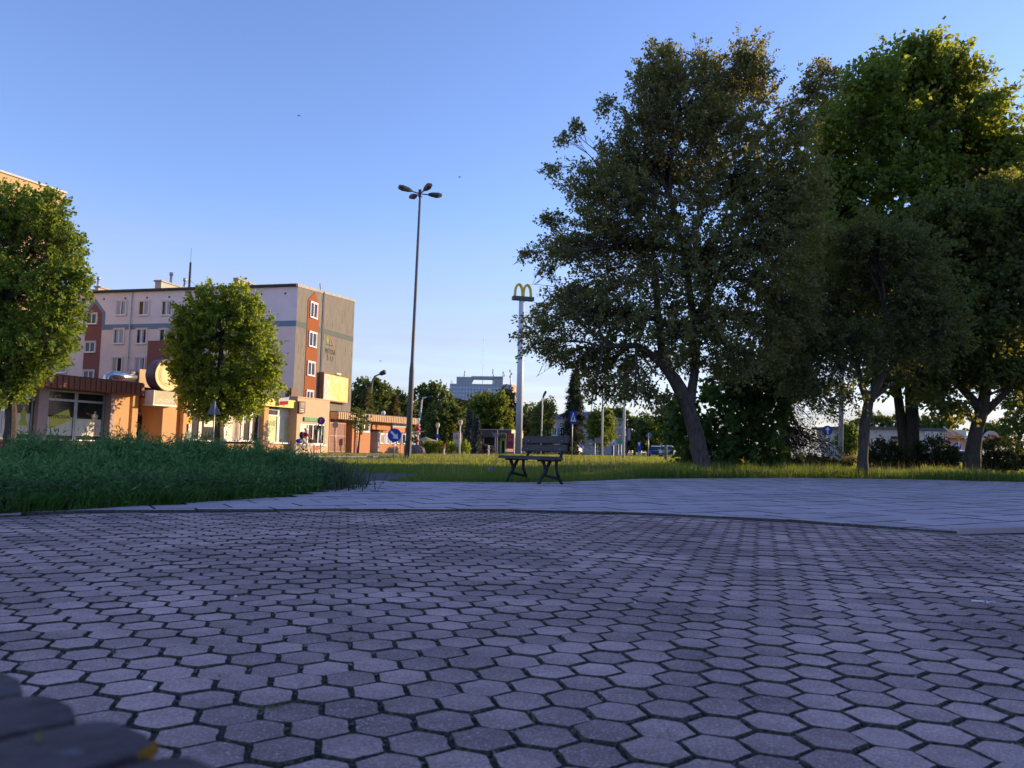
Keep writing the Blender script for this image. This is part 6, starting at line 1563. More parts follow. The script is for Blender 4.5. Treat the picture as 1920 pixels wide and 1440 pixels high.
forksA = [(*P_(1235, 600, YA - .3), .07), (*P_(1130, 650, YA - .7), .04), (*P_(1285, 480, YA), .06), (*P_(1255, 370, YA), .05), (*P_(1345, 520, YA + .5), .07), (*P_(1390, 420, YA + .6), .05), (*P_(1262, 250, YA), .035), (*P_(1195, 645, YA - .4), .055), (*P_(1300, 600, YA + .2), .08)]
lA = [(1243, 134, 24, 32), (1228, 192, 24, 32), (1322, 146, 28, 38), (1404, 124, 28, 34), (1412, 165, 32, 36), (1290, 222, 70, 46), (1360, 245, 76, 52), (1208, 248, 38, 34), (1192, 302, 60, 46), (1118, 350, 36, 26), (1165, 380, 72, 58), (1250, 330, 110, 80), (1370, 340, 100, 90), (1078, 465, 34, 18), (1130, 455, 60, 46), (1200, 460, 100, 80), (1320, 480, 120, 100), (1440, 440, 90, 110), (1078, 565, 24, 22), (1122, 560, 58, 46), (1180, 580, 90, 60), (1290, 610, 100, 60), (1400, 590, 90, 70), (1035, 620, 34, 38), (1090, 660, 46, 34), (1165, 660, 66, 42), (1142, 710, 40, 28), (1197, 712, 38, 22), (1238, 745, 24, 12), (1132, 738, 10, 9), (1290, 670, 66, 24), (1390, 670, 70, 30), (1470, 560, 60, 90), (1480, 350, 60, 90), (1480, 250, 36, 36), (1352, 185, 30, 28), (1262, 160, 26, 26)]
crown(tA, [plobe(x, y, a, b, YA, random.uniform(-.9, .9), None, a * b * (1.25 if a < 50 else 1)) for x, y, a, b in lA], 4300, 24, .092, .066, .42, L_haw, forksA, M_bark, .05, shell=.75, droop=.15, outward=.9, spread=.2)
# sparse outreaching sprays
sp = [(1535, 140, 34, 20), (1510, 175, 26, 24), (1550, 165, 20, 14), (1000, 470, 20, 12), (1030, 500, 22, 10), (1035, 315, 20, 10), (1040, 405, 24, 10), (1040, 650, 14, 14), (1015, 575, 14, 8), (1070, 262, 26, 10), (1090, 235, 20, 8), (1140, 205, 18, 12), (1175, 735, 16, 10), (1210, 150, 14, 18), (1228, 105, 12, 10)]
tS = tA
crown(tS, [plobe(x, y, a, b, YA, random.uniform(-.4, .4)) for x, y, a, b in sp], 330, 16, .085, .06, .25, L_haw, [(*P_(1470, 250, YA), .025), (*P_(1110, 450, YA), .02), (*P_(1140, 330, YA), .02), (*P_(1100, 560, YA), .02), (*P_(1100, 650, YA), .02), (*P_(1200, 230, YA), .02)], M_bark, .02, shell=.9, name="outer_sprays")

def long_sprays(parent, starts, dirs, lens, per, L, W, m, mbark, spread=.06):
    S = np.array(starts); D = unit(np.array(dirs)); n = len(S); ln = np.array(lens)[:, None]
    t = rng.random((n, per, 1)) ** .7
    sag = np.array([0, 0, -1]) * rng.uniform(.0, .25, (n, 1, 1))
    pos = S[:, None] + D[:, None] * ln[:, None] * t + sag * ln[:, None] * t ** 2 + rng.normal(size=(n, per, 3)) * spread * (.6 + .8 * (1 - t)) 
    ax = unit(D[:, None] * .6 + rng.normal(size=(n, per, 3)) * .8)
    k = n * per; lv, lf = leaf_arrays(pos.reshape(-1, 3), ax.reshape(-1, 3), L * rng.uniform(.65, 1.3, k), W * rng.uniform(.65, 1.3, k))
    npmesh("outer_leaves", lv, lf, 3, m, parent)
    sg = sag[:, 0] * ln
    tv, tf = twig_arrays(S - D * ln * .8, S + D * ln * .5 + sg * .25, S + D * ln + sg, np.full(n, .011), .003)
    tag(npmesh("outer_twigs", tv, tf, 3, mbark, parent), kind="stuff")
ss, dd_, ll_ = [], [], []
for k in range(760):
    x, y, a, b = random.choice([l for l in lA if (l[0] < 1260 or l[1] < 260) and l[1] < 640]); th = random.uniform(0, 2 * math.pi)
    qx, qy = x + a * .9 * math.cos(th), y + b * .9 * math.sin(th)
    vx, vy = qx - 1330, (qy - 520)
    nv = math.hypot(vx, vy); vx, vy = vx / nv, vy / nv
    ang_ = math.atan2(vy, vx) + random.gauss(0, .5)
    if vy > -.6 and vx < 0: ang_ = math.atan2(vy * .6, vx) + random.gauss(0, .35)
    p = P_(qx, qy, YA + random.uniform(-.9, .9))
    ss.append(tuple(p)); dd_.append((math.cos(ang_), random.gauss(0, .25), -math.sin(ang_))); ll_.append(random.uniform(.4, .85) if x < 1150 else random.uniform(.35, .9))
long_sprays(tA, ss, dd_, ll_, 26, .088, .062, L_haw, M_bark)
# --- small tree with forked grey trunk
YB = 21.5
tB = thing("forked_tree", "smaller tree with grey trunk that forks low, standing in the long grass", "tree", foot(1616, YB))
gB = foot(1616, YB, -.05)
trunk(tB, [([gB, P_(1617, 860, YB), P_(1622, 790, YB), P_(1630, 748, YB)], [.19, .138, .125, .12]),
           ([P_(1628, 755, YB), P_(1614, 720, YB), P_(1607, 690, YB + .2), P_(1615, 640, YB + .3), P_(1590, 580, YB + .4)], [.12, .085, .07, .05, .03]),
           ([P_(1632, 750, YB), P_(1650, 715, YB), P_(1662, 670, YB - .2), P_(1664, 620, YB - .2), P_(1668, 560, YB - .2)], [.13, .10, .085, .065, .04]),
           ([P_(1652, 712, YB), P_(1672, 690, YB - .2), P_(1700, 655, YB - .4), P_(1760, 640, YB - .6)], [.08, .055, .04, .02]),
           ([P_(1640, 745, YB), P_(1662, 726, YB - .2), P_(1678, 717, YB - .3)], [.07, .045, .03])], M_barkg, 12, .1)
lB = [(1560, 560, 70, 60), (1640, 520, 80, 60), (1720, 560, 70, 60), (1530, 640, 70, 50), (1600, 640, 60, 50), (1690, 640, 60, 40), (1760, 620, 50, 50), (1560, 720, 60, 34), (1640, 450, 70, 40), (1500, 700, 40, 40), (1480, 640, 40, 60), (1600, 470, 60, 50), (1700, 480, 70, 50)]
crown(tB, [plobe(x, y, a, b, YB, random.uniform(-.8, .8)) for x, y, a, b in lB], 2300, 24, .088, .064, .4, L_forked, [(*P_(1615, 640, YB + .3), .04), (*P_(1664, 620, YB - .2), .05), (*P_(1700, 655, YB - .4), .03)], M_barkg, .03, shell=.85, spread=.22)

# --- tall maple behind, twin trunk
YC = 28.0
tC = thing("twin_trunk_maple", "tall bright topped maple with a thick dark twin trunk behind the forked tree", "tree", foot(1703, YC))
gC = foot(1703, YC, -.05)
trunk(tC, [([gC + Vector((.12, 0, 0)), P_(1709, 850, YC), P_(1710, 790, YC), P_(1706, 700, YC), P_(1715, 560, YC), P_(1720, 400, YC), P_(1722, 250, YC)], [.32, .25, .225, .2, .17, .12, .07]),
           ([gC + Vector((-.2, .1, 0)), P_(1696, 840, YC + .1), P_(1688, 780, YC + .1), P_(1678, 700, YC + .2), P_(1640, 560, YC + .4), P_(1600, 430, YC + .4)], [.28, .2, .17, .14, .10, .05])], M_barkd, 14, .1)
lC = [(1730, 112, 38, 32), (1690, 142, 56, 38), (1775, 130, 34, 32), (1640, 165, 60, 44), (1730, 180, 90, 60), (1800, 160, 40, 40), (1600, 215, 60, 40), (1560, 235, 34, 30), (1680, 250, 110, 60), (1790, 230, 70, 60), (1850, 270, 36, 40), (1580, 300, 70, 60), (1700, 330, 110, 60), (1810, 310, 80, 60), (1880, 330, 40, 50), (1560, 390, 80, 70), (1670, 420, 100, 70), (1790, 400, 100, 70), (1890, 390, 60, 60), (1600, 480, 100, 70), (1720, 490, 100, 60), (1830, 480, 90, 70), (1910, 470, 60, 70), (1530, 480, 60, 80), (1660, 690, 40, 30), (1870, 215, 34, 40), (1905, 300, 46, 50), (1600, 590, 90, 60), (1700, 620, 80, 50), (1520, 600, 60, 60), (1490, 690, 40, 46), (1800, 600, 80, 60)]
crown(tC, [plobe(x, y, a, b, YC, random.uniform(-1.6, 1.6)) for x, y, a, b in lC], 4900, 22, .175, .15, .6, L_map, [(*P_(1715, 560, YC), .09), (*P_(1720, 400, YC), .09), (*P_(1722, 250, YC), .06), (*P_(1640, 560, YC + .4), .08), (*P_(1600, 430, YC + .4), .06)], M_barkd, .06, shell=.8, droop=.1)

# --- right tree with wide fork
YD = 25.5
tD = thing("wide_forked_tree", "dark spreading maple at the far right with a broad forked trunk", "tree", foot(1819, YD))
gD = foot(1819, YD, -.05)
trunk(tD, [([gD, P_(1824, 850, YD), P_(1832, 800, YD), P_(1842, 765, YD)], [.29, .225, .195, .185]),
           ([P_(1840, 770, YD), P_(1822, 745, YD), P_(1800, 725, YD + .2), P_(1775, 690, YD + .5), P_(1760, 620, YD + .6)], [.17, .14, .11, .085, .05]),
           ([P_(1842, 768, YD), P_(1850, 720, YD), P_(1852, 640, YD), P_(1850, 540, YD)], [.19, .16, .12, .06]),
           ([P_(1845, 775, YD), P_(1872, 750, YD - .2), P_(1900, 722, YD - .4), P_(1940, 690, YD - .6)], [.14, .11, .09, .06])], M_barkd, 12, .1)
lD = [(1770, 520, 80, 60), (1860, 500, 80, 60), (1930, 540, 60, 80), (1740, 610, 60, 60), (1820, 600, 80, 60), (1900, 620, 70, 60), (1790, 680, 60, 40), (1860, 680, 70, 34), (1730, 690, 36, 40), (1752, 722, 30, 26), (1775, 748, 28, 16), (1800, 764, 18, 10), (1930, 690, 40, 40), (1800, 420, 80, 50), (1890, 400, 70, 60), (1950, 450, 60, 90)]
crown(tD, [plobe(x, y, a, b, YD, random.uniform(-1.4, 1.4)) for x, y, a, b in lD], 3100, 22, .15, .125, .5, L_mapd, [(*P_(1775, 690, YD + .5), .07), (*P_(1852, 640, YD), .08), (*P_(1900, 722, YD - .4), .06), (*P_(1760, 620, YD + .6), .05)], M_barkd, .05, shell=.85, droop=.1)

# --- unseen tree added just past the right edge to shade the ones in view
for lab, x_, y_, h_ in (("unseen broad tree added past the right edge for its shade", 29.0, 35.0, 9.5),):
    tO = thing("shade_tree", lab, "tree", (x_, y_, 0))
    trunk(tO, [([(x_, y_, -.05), (x_, y_, 2), (x_ + .2, y_, h_ * .6)], [.35, .26, .15])], M_barkd, 10, .1)
    crown(tO, [Lobe((x_ + random.uniform(-2, 2), y_ + random.uniform(-2, 2), h_ * random.uniform(.4, .85)), (2.2, 2.2, 1.7)) for _ in range(12)], 1100, 22, .17, .15, .6, L_mapd, [(x_, y_, 2.4, .1)], M_barkd, .06, twigs=False, shell=.8)

# --- climber covered bush behind the leaning trunk
YI = 23.5
tI = thing("climber_bush", "dark bush of big heart shaped climber leaves behind the leaning trunk", "bush", foot(1390, YI))
lI = [(1385, 720, 60, 50), (1420, 760, 50, 60), (1360, 780, 50, 60), (1400, 830, 60, 40), (1340, 850, 40, 30), (1295, 830, 22, 50), (1275, 780, 30, 40), (1440, 690, 50, 50), (1300, 870, 30, 16)]
crown(tI, [plobe(x, y, a, b, YI, random.uniform(-.4, .4)) for x, y, a, b in lI], 620, 16, .17, .15, .4, L_ivy, [(*foot(1390, YI, .5), .05)], M_barkd, .04, shell=.6, droop=.5)

# --- drooping conifer
YK = 29.0
tK = thing("drooping_conifer", "half dead brown conifer with drooping branches left of the pale steel column", "tree", foot(1472, YK))
gK = foot(1472, YK, -.05)
trunk(tK, [([gK, P_(1470, 800, YK), P_(1465, 700, YK), P_(1460, 600, YK)], [.2, .16, .12, .06])], M_barkd, 10, .1)
V, F_, o_ = [], [], 0
def sprays(parent, starts, ends, m, n_per, needle, sag, name="branches_with_needles", tufts=None, rb=0.025):
    vs, fs, off = [], [], 0
    for s_, e_ in zip(starts, ends):
        s_ = np.array(s_); e_ = np.array(e_); k = n_per; t = rng.random(k)
        ln = np.linalg.norm(e_ - s_); p = s_ + (e_ - s_) * t[:, None] + np.array([0, 0, 1]) * (sag * ln * 4 * t * (1 - t))[:, None] + rng.normal(size=(k, 3)) * (0.05 + .06 * ln)
        ax = unit((e_ - s_)[None] / ln * 0.6 + rng.normal(size=(k, 3)) * .5 + np.array([0, 0, -.45]))
        v, f = leaf_arrays(p, ax, needle * rng.uniform(.6, 1.4, k), needle * .22 * rng.uniform(.6, 1.4, k)); vs.append(v); fs.append(f + off); off += len(v)
    npmesh("needles", np.concatenate(vs), np.concatenate(fs), 3, m, parent)
    mb = MB()
    for s_, e_ in zip(starts, ends):
        s_ = Vector(s_); e_ = Vector(e_); ln = (e_ - s_).length
        mb.tube([s_ + (e_ - s_) * t + Vector((0, 0, sag * ln * 4 * t * (1 - t))) for t in (0, .25, .5, .75, 1)], [rb, rb * .8, rb * .6, rb * .4, rb * .2], 5)
    mb.build("branches", M_barkd, parent)
st_, en_ = [], []
for x, y in [(1575, 790), (1560, 770), (1540, 760), (1520, 830), (1545, 850), (1570, 850), (1500, 860), (1530, 870), (1480, 850), (1430, 850), (1420, 800), (1440, 760), (1410, 740), (1555, 830), (1515, 800), (1450, 870), (1590, 868), (1500, 740), (1480, 760), (1460, 720), (1535, 725)]:
    for j in range(3):
        st_.append(P_(1468 + random.uniform(-4, 4), min(830, y - random.uniform(20, 80)), YK)); en_.append(P_(x + random.gauss(0, 9), y + random.gauss(0, 7), YK + random.uniform(-1.5, 1.2)))
sprays(tK, st_, en_, L_conb, 170, .13, .06)

# --- street trees by the shops
YT = 36.5
t1 = thing("leafy_tree", "large leafy green tree at the left edge in front of the tan block", "tree", foot(18, YT))
trunk(t1, [([foot(18, YT, -.05), P_(22, 780, YT), P_(20, 700, YT), P_(15, 560, YT)], [.3, .24, .2, .12])], M_barkd, 10, .1)
l1 = [(20, 400, 70, 50), (85, 410, 44, 46), (-40, 440, 80, 80), (60, 470, 80, 60), (116, 470, 36, 38), (138, 520, 18, 24), (20, 550, 90, 70), (100, 550, 56, 50), (120, 600, 22, 28), (40, 640, 80, 60), (90, 640, 42, 44), (12, 700, 44, 40), (-30, 680, 70, 60), (-30, 560, 90, 80), (55, 690, 22, 18), (20, 725, 26, 22)]
crown(t1, [plobe(x, y, a, b, YT, random.uniform(-1.2, 1.2)) for x, y, a, b in l1], 2300, 22, .165, .135, .45, L_left, [(*P_(20, 700, YT), .12), (*P_(15, 560, YT), .1)], M_barkd, .07, shell=.7, droop=.15)
YU = 46.0
t2 = thing("round_street_tree", "round crowned green street tree in front of the apartment block and shops", "tree", foot(409, YU))
trunk(t2, [([foot(409, YU, -.05), P_(410, 800, YU), P_(413, 740, YU), P_(415, 640, YU)], [.36, .29, .24, .12])], M_barkd, 10, .1)
l2 = [(400, 575, 48, 38), (440, 575, 44, 38), (370, 600, 40, 40), (470, 610, 40, 44), (410, 630, 80, 50), (360, 650, 40, 40), (482, 660, 36, 42), (342, 675, 18, 28), (410, 690, 80, 50), (362, 708, 28, 32), (470, 715, 50, 40), (420, 735, 56, 34), (458, 752, 24, 20), (375, 745, 32, 30), (503, 690, 16, 18), (405, 758, 26, 18), (440, 760, 24, 16)]
crown(t2, [plobe(x, y, a, b, YU, random.uniform(-1.0, 1.0)) for x, y, a, b in l2], 1750, 22, .17, .14, .46, L_lime, [(*P_(413, 740, YU), .1), (*P_(415, 640, YU), .08)], M_barkd, .06, shell=.7, droop=.2)
def rough_outline(tree, lobes, Y, n, lo, hi, L, m, cx, cy):
    ss, dd_, ll_ = [], [], []
    for k in range(n):
        x, y, a, b = random.choice(lobes); th = random.uniform(0, 6.283); qx, qy = x + a * .85 * math.cos(th), y + b * .85 * math.sin(th)
        vx, vy = qx - cx, qy - cy; an = math.atan2(vy, vx) + random.gauss(0, .45)
        ss.append(tuple(P_(qx, qy, Y + random.uniform(-1, 1)))); dd_.append((math.cos(an), random.gauss(0, .4), -math.sin(an) + .1)); ll_.append(random.uniform(lo, hi))
    long_sprays(tree, ss, dd_, ll_, 20, L, L * .85, m, M_barkd, .10)
rough_outline(t2, l2, YU, 330, .35, .85, .17, L_lime, 410, 670)
rough_outline(t1, l1, YT, 420, .35, .7, .16, L_left, 20, 570)
YS = 60.0
t3 = thing("young_tree", "thin young tree with few leaves before the orange building", "tree", foot(671, YS))
trunk(t3, [([foot(671, YS, -.03), P_(674, 820, YS), P_(677, 790, YS), P_(677, 765, YS)], [.09, .06, .05, .03])], M_barkd, 8, .1)
crown(t3, [plobe(x, y, a, b, YS, 0) for x, y, a, b in [(674, 778, 9, 8), (668, 788, 9, 6), (676, 796, 7, 8), (684, 785, 7, 4)]], 60, 9, .2, .14, .4, L_far, [(*P_(677, 780, YS), .02)], M_barkd, .02, shell=.9)

# --- distant trees, each its own
def far_tree(label, Y, base_px, lobes, ncl, L, m, name="tree", mb_=M_barkd, group="trees beyond the road", lpc=16, tw=.9):
    t = thing(name, label, "tree", foot(base_px, Y), group)
    c = lobes[0]; top = at(c[0], c[1], Y)
    q = MB(); q.tube([foot(base_px, Y), Vector((top.x, top.y, top.z * .6)), top], [.3, .22, .1], 7); q.build("trunk", mb_, t)
    crown(t, [plobe(x, y, a, b, Y, random.uniform(-1, 1)) for x, y, a, b in lobes], ncl, lpc, L, L * .8, tw, m, [(top.x, top.y, top.z * .6, .14)], mb_, .1, twigs=False, shell=.7, droop=.15)
    return t
far_tree("dark dome shaped tree right of the grey end wall", 125, 690, [(688, 745, 30, 34), (665, 765, 26, 34), (712, 755, 30, 34), (690, 790, 50, 40)], 520, .55, L_far)
far_tree("rounded green tree left of the tall lamp pole", 135, 740, [(740, 755, 22, 22), (755, 775, 26, 30), (728, 780, 26, 30), (745, 800, 34, 30)], 380, .55, L_far)
far_tree("dark twin topped tree right of the tall lamp pole", 140, 805, [(803, 745, 20, 26), (822, 748, 20, 26), (800, 775, 26, 34), (830, 780, 30, 34), (808, 810, 34, 30)], 520, .55, L_far)
far_tree("full green tree left of the tower, over the parked cars", 112, 838, [(836, 780, 20, 24), (850, 795, 26, 32), (825, 800, 30, 34), (852, 815, 24, 24)], 480, .45, L_far)
far_tree("bright yellow green tree below the office tower", 122, 915, [(915, 770, 32, 26), (935, 765, 16, 24), (895, 775, 26, 24), (920, 795, 36, 22), (880, 785, 20, 20), (948, 785, 10, 18)], 620, .45, L_farb)
far_tree("dark crown directly in front of the office tower", 150, 900, [(908, 755, 24, 14), (893, 768, 26, 16), (928, 764, 16, 14)], 260, .55, L_far)
far_tree("pine like dark crown at the right corner of the office tower", 150, 946, [(946, 745, 14, 12), (955, 765, 14, 16), (948, 790, 16, 20)], 220, .5, L_con)
far_tree("small reddish crowned tree between tower and dark twin topped tree", 145, 858, [(858, 762, 10, 10), (868, 770, 12, 12)], 110, .5, leafmat("reddish_leaf", (.05, .05, .02), (.11, .085, .035), .35, (.3, .2, .03)))
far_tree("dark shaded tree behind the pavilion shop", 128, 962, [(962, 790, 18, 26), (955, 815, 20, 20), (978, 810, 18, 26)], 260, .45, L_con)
far_tree("broad green tree right of the arches pole", 130, 995, [(993, 785, 18, 22), (1003, 805, 16, 26), (990, 825, 18, 20)], 260, .45, L_far)
far_tree("dense oval tree with bright top between pole and blue roofed house", 105, 1018, [(1017, 785, 15, 22), (1014, 810, 17, 26), (1026, 770, 10, 14), (1018, 830, 18, 16)], 360, .36, L_far)
far_tree("oval tree with sunlit right side before the blue roofed house", 98, 1128, [(1128, 790, 15, 18), (1130, 808, 16, 18), (1120, 800, 12, 22)], 330, .32, L_farb)
for lab, Y, bx_, lb_ in [("grey green far tree at the right of the grey hoarding", 160, 1190, [(1188, 795, 14, 12), (1195, 815, 18, 20), (1182, 830, 14, 16)]), ("middle far tree behind the diamond sign", 150, 1216, [(1214, 795, 18, 14), (1222, 815, 20, 22), (1205, 825, 16, 18)]),
                         ("far tree behind the signal pole left of the leaning trunk", 155, 1248, [(1245, 790, 18, 16), (1255, 812, 22, 24), (1240, 830, 20, 18)]), ("low far crown left of the leaning trunk base", 140, 1278, [(1275, 800, 20, 20), (1285, 825, 24, 22)]),
                         ("far hazy crown above the blue roof", 190, 1155, [(1150, 775, 16, 6), (1165, 777, 10, 6)]), ("far crown above the left end of the pale diner", 170, 1645, [(1640, 793, 30, 16), (1670, 795, 26, 14), (1610, 805, 20, 14)]), ("far crown above the right end of the pale diner", 170, 1730, [(1725, 795, 26, 14), (1750, 797, 18, 12), (1770, 800, 16, 14)]),
                         ("low far crown behind the arched sign", 150, 1865, [(1862, 810, 20, 12), (1850, 820, 20, 12)]), ("bright small tree left of the pale diner", 90, 1591, [(1590, 818, 9, 14), (1592, 832, 9, 10)])]:
    far_tree(lab, Y, bx_, lb_, 170 if "bright" in lab else 240, .36 if "bright" in lab else .55, L_farb if "bright" in lab else L_far)
# hedge-like crown at the right edge
tE = thing("edge_tree", "dense green tree cut by the right edge of the picture", "tree", foot(1935, 46))
q = MB(); q.tube([foot(1935, 46), at(1935, 700, 46)], [.25, .12], 8); q.build("trunk", M_barkd, tE)
crown(tE, [plobe(x, y, a, b, 46, random.uniform(-.5, .5)) for x, y, a, b in [(1920, 730, 36, 40), (1935, 770, 50, 40), (1925, 810, 42, 36), (1950, 690, 50, 50), (1920, 845, 36, 24)]], 700, 20, .16, .13, .4, L_far, [(*at(1935, 760, 46), .08)], M_barkd, .05, twigs=False, shell=.5)
# conifers
def conifer(label, Y, px, ytop, ybot, half, m, n=70, needle=.35, per=60, group=None):
    t = thing("conifer", label, "tree", foot(px, Y), group)
    tp = at(px + (845 - ytop) * .02, ytop, Y); b_ = foot(px, Y)
    q = MB(); q.tube([b_, tp], [.25, .03], 7); q.build("trunk", M_barkd, t)
    st, en = [], []; z0 = at(px, ybot, Y).z
    for k in range(n):
        f = (k / n) ** .85; z = z0 + (tp.z - z0) * f; r = half * Y / FPX * (1 - f) ** .8 * random.uniform(.6, 1.1) + .1; a = random.uniform(0, 6.28)
        c = b_.lerp(tp, z / tp.z); st.append((c.x, c.y, z)); en.append((c.x + r * math.cos(a), c.y + r * math.sin(a), max(.1, z - r * random.uniform(.25, .6))))
    sprays(t, st, en, m, per, needle, .02, rb=.03)
conifer("tall dark drooping conifer behind the crossing sign", 104, 1076, 690, 845, 34, L_con, 150, .5, 90)
conifer("light green narrow conifer behind the orange building roof", 90, 686, 727, 800, 22, leafmat("thuja_spray", (.05, .075, .03), (.13, .15, .06), .3, (.3, .3, .05)), 80, .4, 60)
conifer("brownish conifer left of the tall lamp pole above the orange roof", 92, 738, 740, 805, 20, leafmat("gold_conifer", (.05, .05, .02), (.14, .11, .04), .3, (.3, .22, .04)), 60, .4, 50)
conifer("blue grey spruce left of the pavilion shop, taller one", 108, 880, 768, 845, 16, L_blue, 80, .4, 60)
conifer("small blue grey spruce right beside the taller spruce", 106, 893, 778, 845, 12, L_blue, 60, .4, 50)
# shrubs
def shrub(name, label, Y, lobes, ncl, L, m, group=None, cat="shrub", lpc=16):
    t = thing(name, label, cat, foot(lobes[0][0], Y), group)
    crown(t, [plobe(x, y, a, b, Y, random.uniform(-.3, .3)) for x, y, a, b in lobes], ncl, lpc, L, L * .7, L * 2.2, m, [(*foot(lobes[0][0], Y, .3), .03)], M_barkd, .02, twigs=True, shell=.6, name="foliage")
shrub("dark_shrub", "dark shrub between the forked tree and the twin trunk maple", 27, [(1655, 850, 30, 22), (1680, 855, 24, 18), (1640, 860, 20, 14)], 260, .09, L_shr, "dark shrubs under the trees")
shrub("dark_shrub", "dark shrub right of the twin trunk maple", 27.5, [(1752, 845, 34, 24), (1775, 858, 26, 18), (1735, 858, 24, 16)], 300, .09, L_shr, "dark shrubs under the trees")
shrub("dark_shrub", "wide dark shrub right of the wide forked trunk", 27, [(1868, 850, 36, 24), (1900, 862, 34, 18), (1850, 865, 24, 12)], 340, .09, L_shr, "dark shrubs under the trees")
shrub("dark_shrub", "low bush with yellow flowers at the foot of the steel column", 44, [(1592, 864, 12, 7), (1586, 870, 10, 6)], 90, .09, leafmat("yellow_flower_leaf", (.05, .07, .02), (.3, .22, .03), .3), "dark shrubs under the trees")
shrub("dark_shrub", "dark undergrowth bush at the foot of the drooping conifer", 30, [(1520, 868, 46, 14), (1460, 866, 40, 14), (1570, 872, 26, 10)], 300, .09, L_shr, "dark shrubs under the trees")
for px, rr_, lab in [(797, 8, "clipped round shrub beside the red figure column"), (806, 7, "clipped round shrub left of the lantern post with the blue sign"), (823, 7, "clipped round shrub right of the lantern post with the blue sign"), (846, 7, "clipped round shrub below the grey banner board"), (871.5, 6.5, "clipped round shrub right of the grey banner board")]:
    shrub("clipped_shrub", lab, 74, [(px, 838.5, rr_, 8)], 90, .14, L_lime, "clipped round shrubs by the car park", lpc=12)
shrub("dark_shrub", "reddish low bush against the pavilion shop wall", 114, [(905, 841, 14, 6), (893, 842, 8, 5)], 60, .3, leafmat("reddish_bush", (.04, .02, .015), (.1, .04, .025), .2), "dark shrubs under the trees")

# ------------------------------------------------------------------ juniper bed
BX0, BX1 = BED[0][0], BED[-1][0]
top_px = [(-260, 826), (0, 826), (60, 822), (130, 818), (200, 826), (260, 820), (300, 824), (350, 828), (420, 836), (470, 846), (500, 855), (540, 868), (570, 882), (600, 896), (628, 906)]
def jun_top(px): return interp(top_px, px) + (15 if px < 480 else 8)
Ln_j = leafmat("juniper_spray", (0.065, 0.175, 0.050), (0.16, 0.31, 0.095), 0.25, (0.11, 0.22, 0.05), rough=0.7)
jun = thing("juniper_bed", "broad spreading dark green juniper mound at the left of the square", "shrub", (-4, 8.5, 0))
N = 26000
pts = []
while len(pts) < N:
    px = random.uniform(-240, 630); 
    b_ = onz(px, interp(bed_px, px)); dep = 3.6 if px < 450 else 3.6 - 2.4 * (px - 450) / 180
    f = random.random() ** .8; t = 0.25 + f * dep
    dirv = Vector((b_.x * .35 - .2, b_.y, 0)).normalized()
    p = b_ + dirv * t
    ztop = at(px, jun_top(px), p.y).z
    prof = min(1, (f * 1.45) ** .75) if f < .7 else 1.0
    z = max(.05, ztop * prof * (0.78 + .22 * math.sin(p.x * 3.1 + 1.7 * p.y) * math.sin(p.y * 4.3 + p.x)) - random.random() ** 2 * .18)
    pts.append((p.x, p.y, z, f))
pa_ = np.array(pts)
cl_n = 750                                                    # sprays fan out of common twigs
heads = pa_[rng.choice(N, cl_n, replace=False), :3]
hd_dir = unit(np.stack([rng.normal(size=cl_n) * .7 + .12, rng.normal(size=cl_n) * .5 - .5, rng.uniform(.25, 1.0, cl_n)], axis=1))
who = rng.integers(0, cl_n, N); lift = rng.random(N) < .8
ax_j = unit(np.where(lift[:, None], hd_dir[who], 0) + rng.normal(size=(N, 3)) * .33 + np.array([0.05, -.1, .12]))
pa_[lift, :3] = heads[who[lift]] + hd_dir[who[lift]] * rng.uniform(-.14, .07, (lift.sum(), 1)) + rng.normal(size=(lift.sum(), 3)) * .075
pa_[:, 2] = np.maximum(pa_[:, 2], .03)
NP = 9
sl_j = rng.uniform(.10, .30, N)
t = np.linspace(0.05, 1, NP)[None, :, None]
pos = pa_[:, None, :3] - ax_j[:, None] * .08 + ax_j[:, None] * (sl_j[:, None, None] * t) + rng.normal(size=(N, NP, 3)) * .010
axn = unit(ax_j[:, None] * 1.0 + rng.normal(size=(N, NP, 3)) * .55)
lv, lf = leaf_arrays(pos.reshape(-1, 3), axn.reshape(-1, 3), (rng.uniform(.04, .085, N * NP)), (rng.uniform(.008, .016, N * NP)), .2, .05)
npmesh("foliage", lv, lf, 3, Ln_j, jun)
# twiggy dark core so that the bed is closed
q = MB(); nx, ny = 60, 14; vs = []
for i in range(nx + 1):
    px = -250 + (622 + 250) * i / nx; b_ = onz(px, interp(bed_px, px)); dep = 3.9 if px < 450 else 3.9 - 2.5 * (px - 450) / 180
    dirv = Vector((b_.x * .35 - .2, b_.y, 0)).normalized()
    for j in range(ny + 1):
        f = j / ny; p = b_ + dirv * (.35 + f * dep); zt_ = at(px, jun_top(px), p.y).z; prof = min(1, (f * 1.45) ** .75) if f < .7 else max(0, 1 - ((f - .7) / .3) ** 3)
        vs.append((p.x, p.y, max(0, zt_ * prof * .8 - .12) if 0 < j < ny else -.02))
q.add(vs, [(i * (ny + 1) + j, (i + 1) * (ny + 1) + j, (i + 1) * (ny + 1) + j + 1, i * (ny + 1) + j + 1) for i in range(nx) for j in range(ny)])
q.build("woody_core", mat("dark_twig_core", (0.018, 0.022, 0.014), rough=1, var=.4, scale=9), jun)

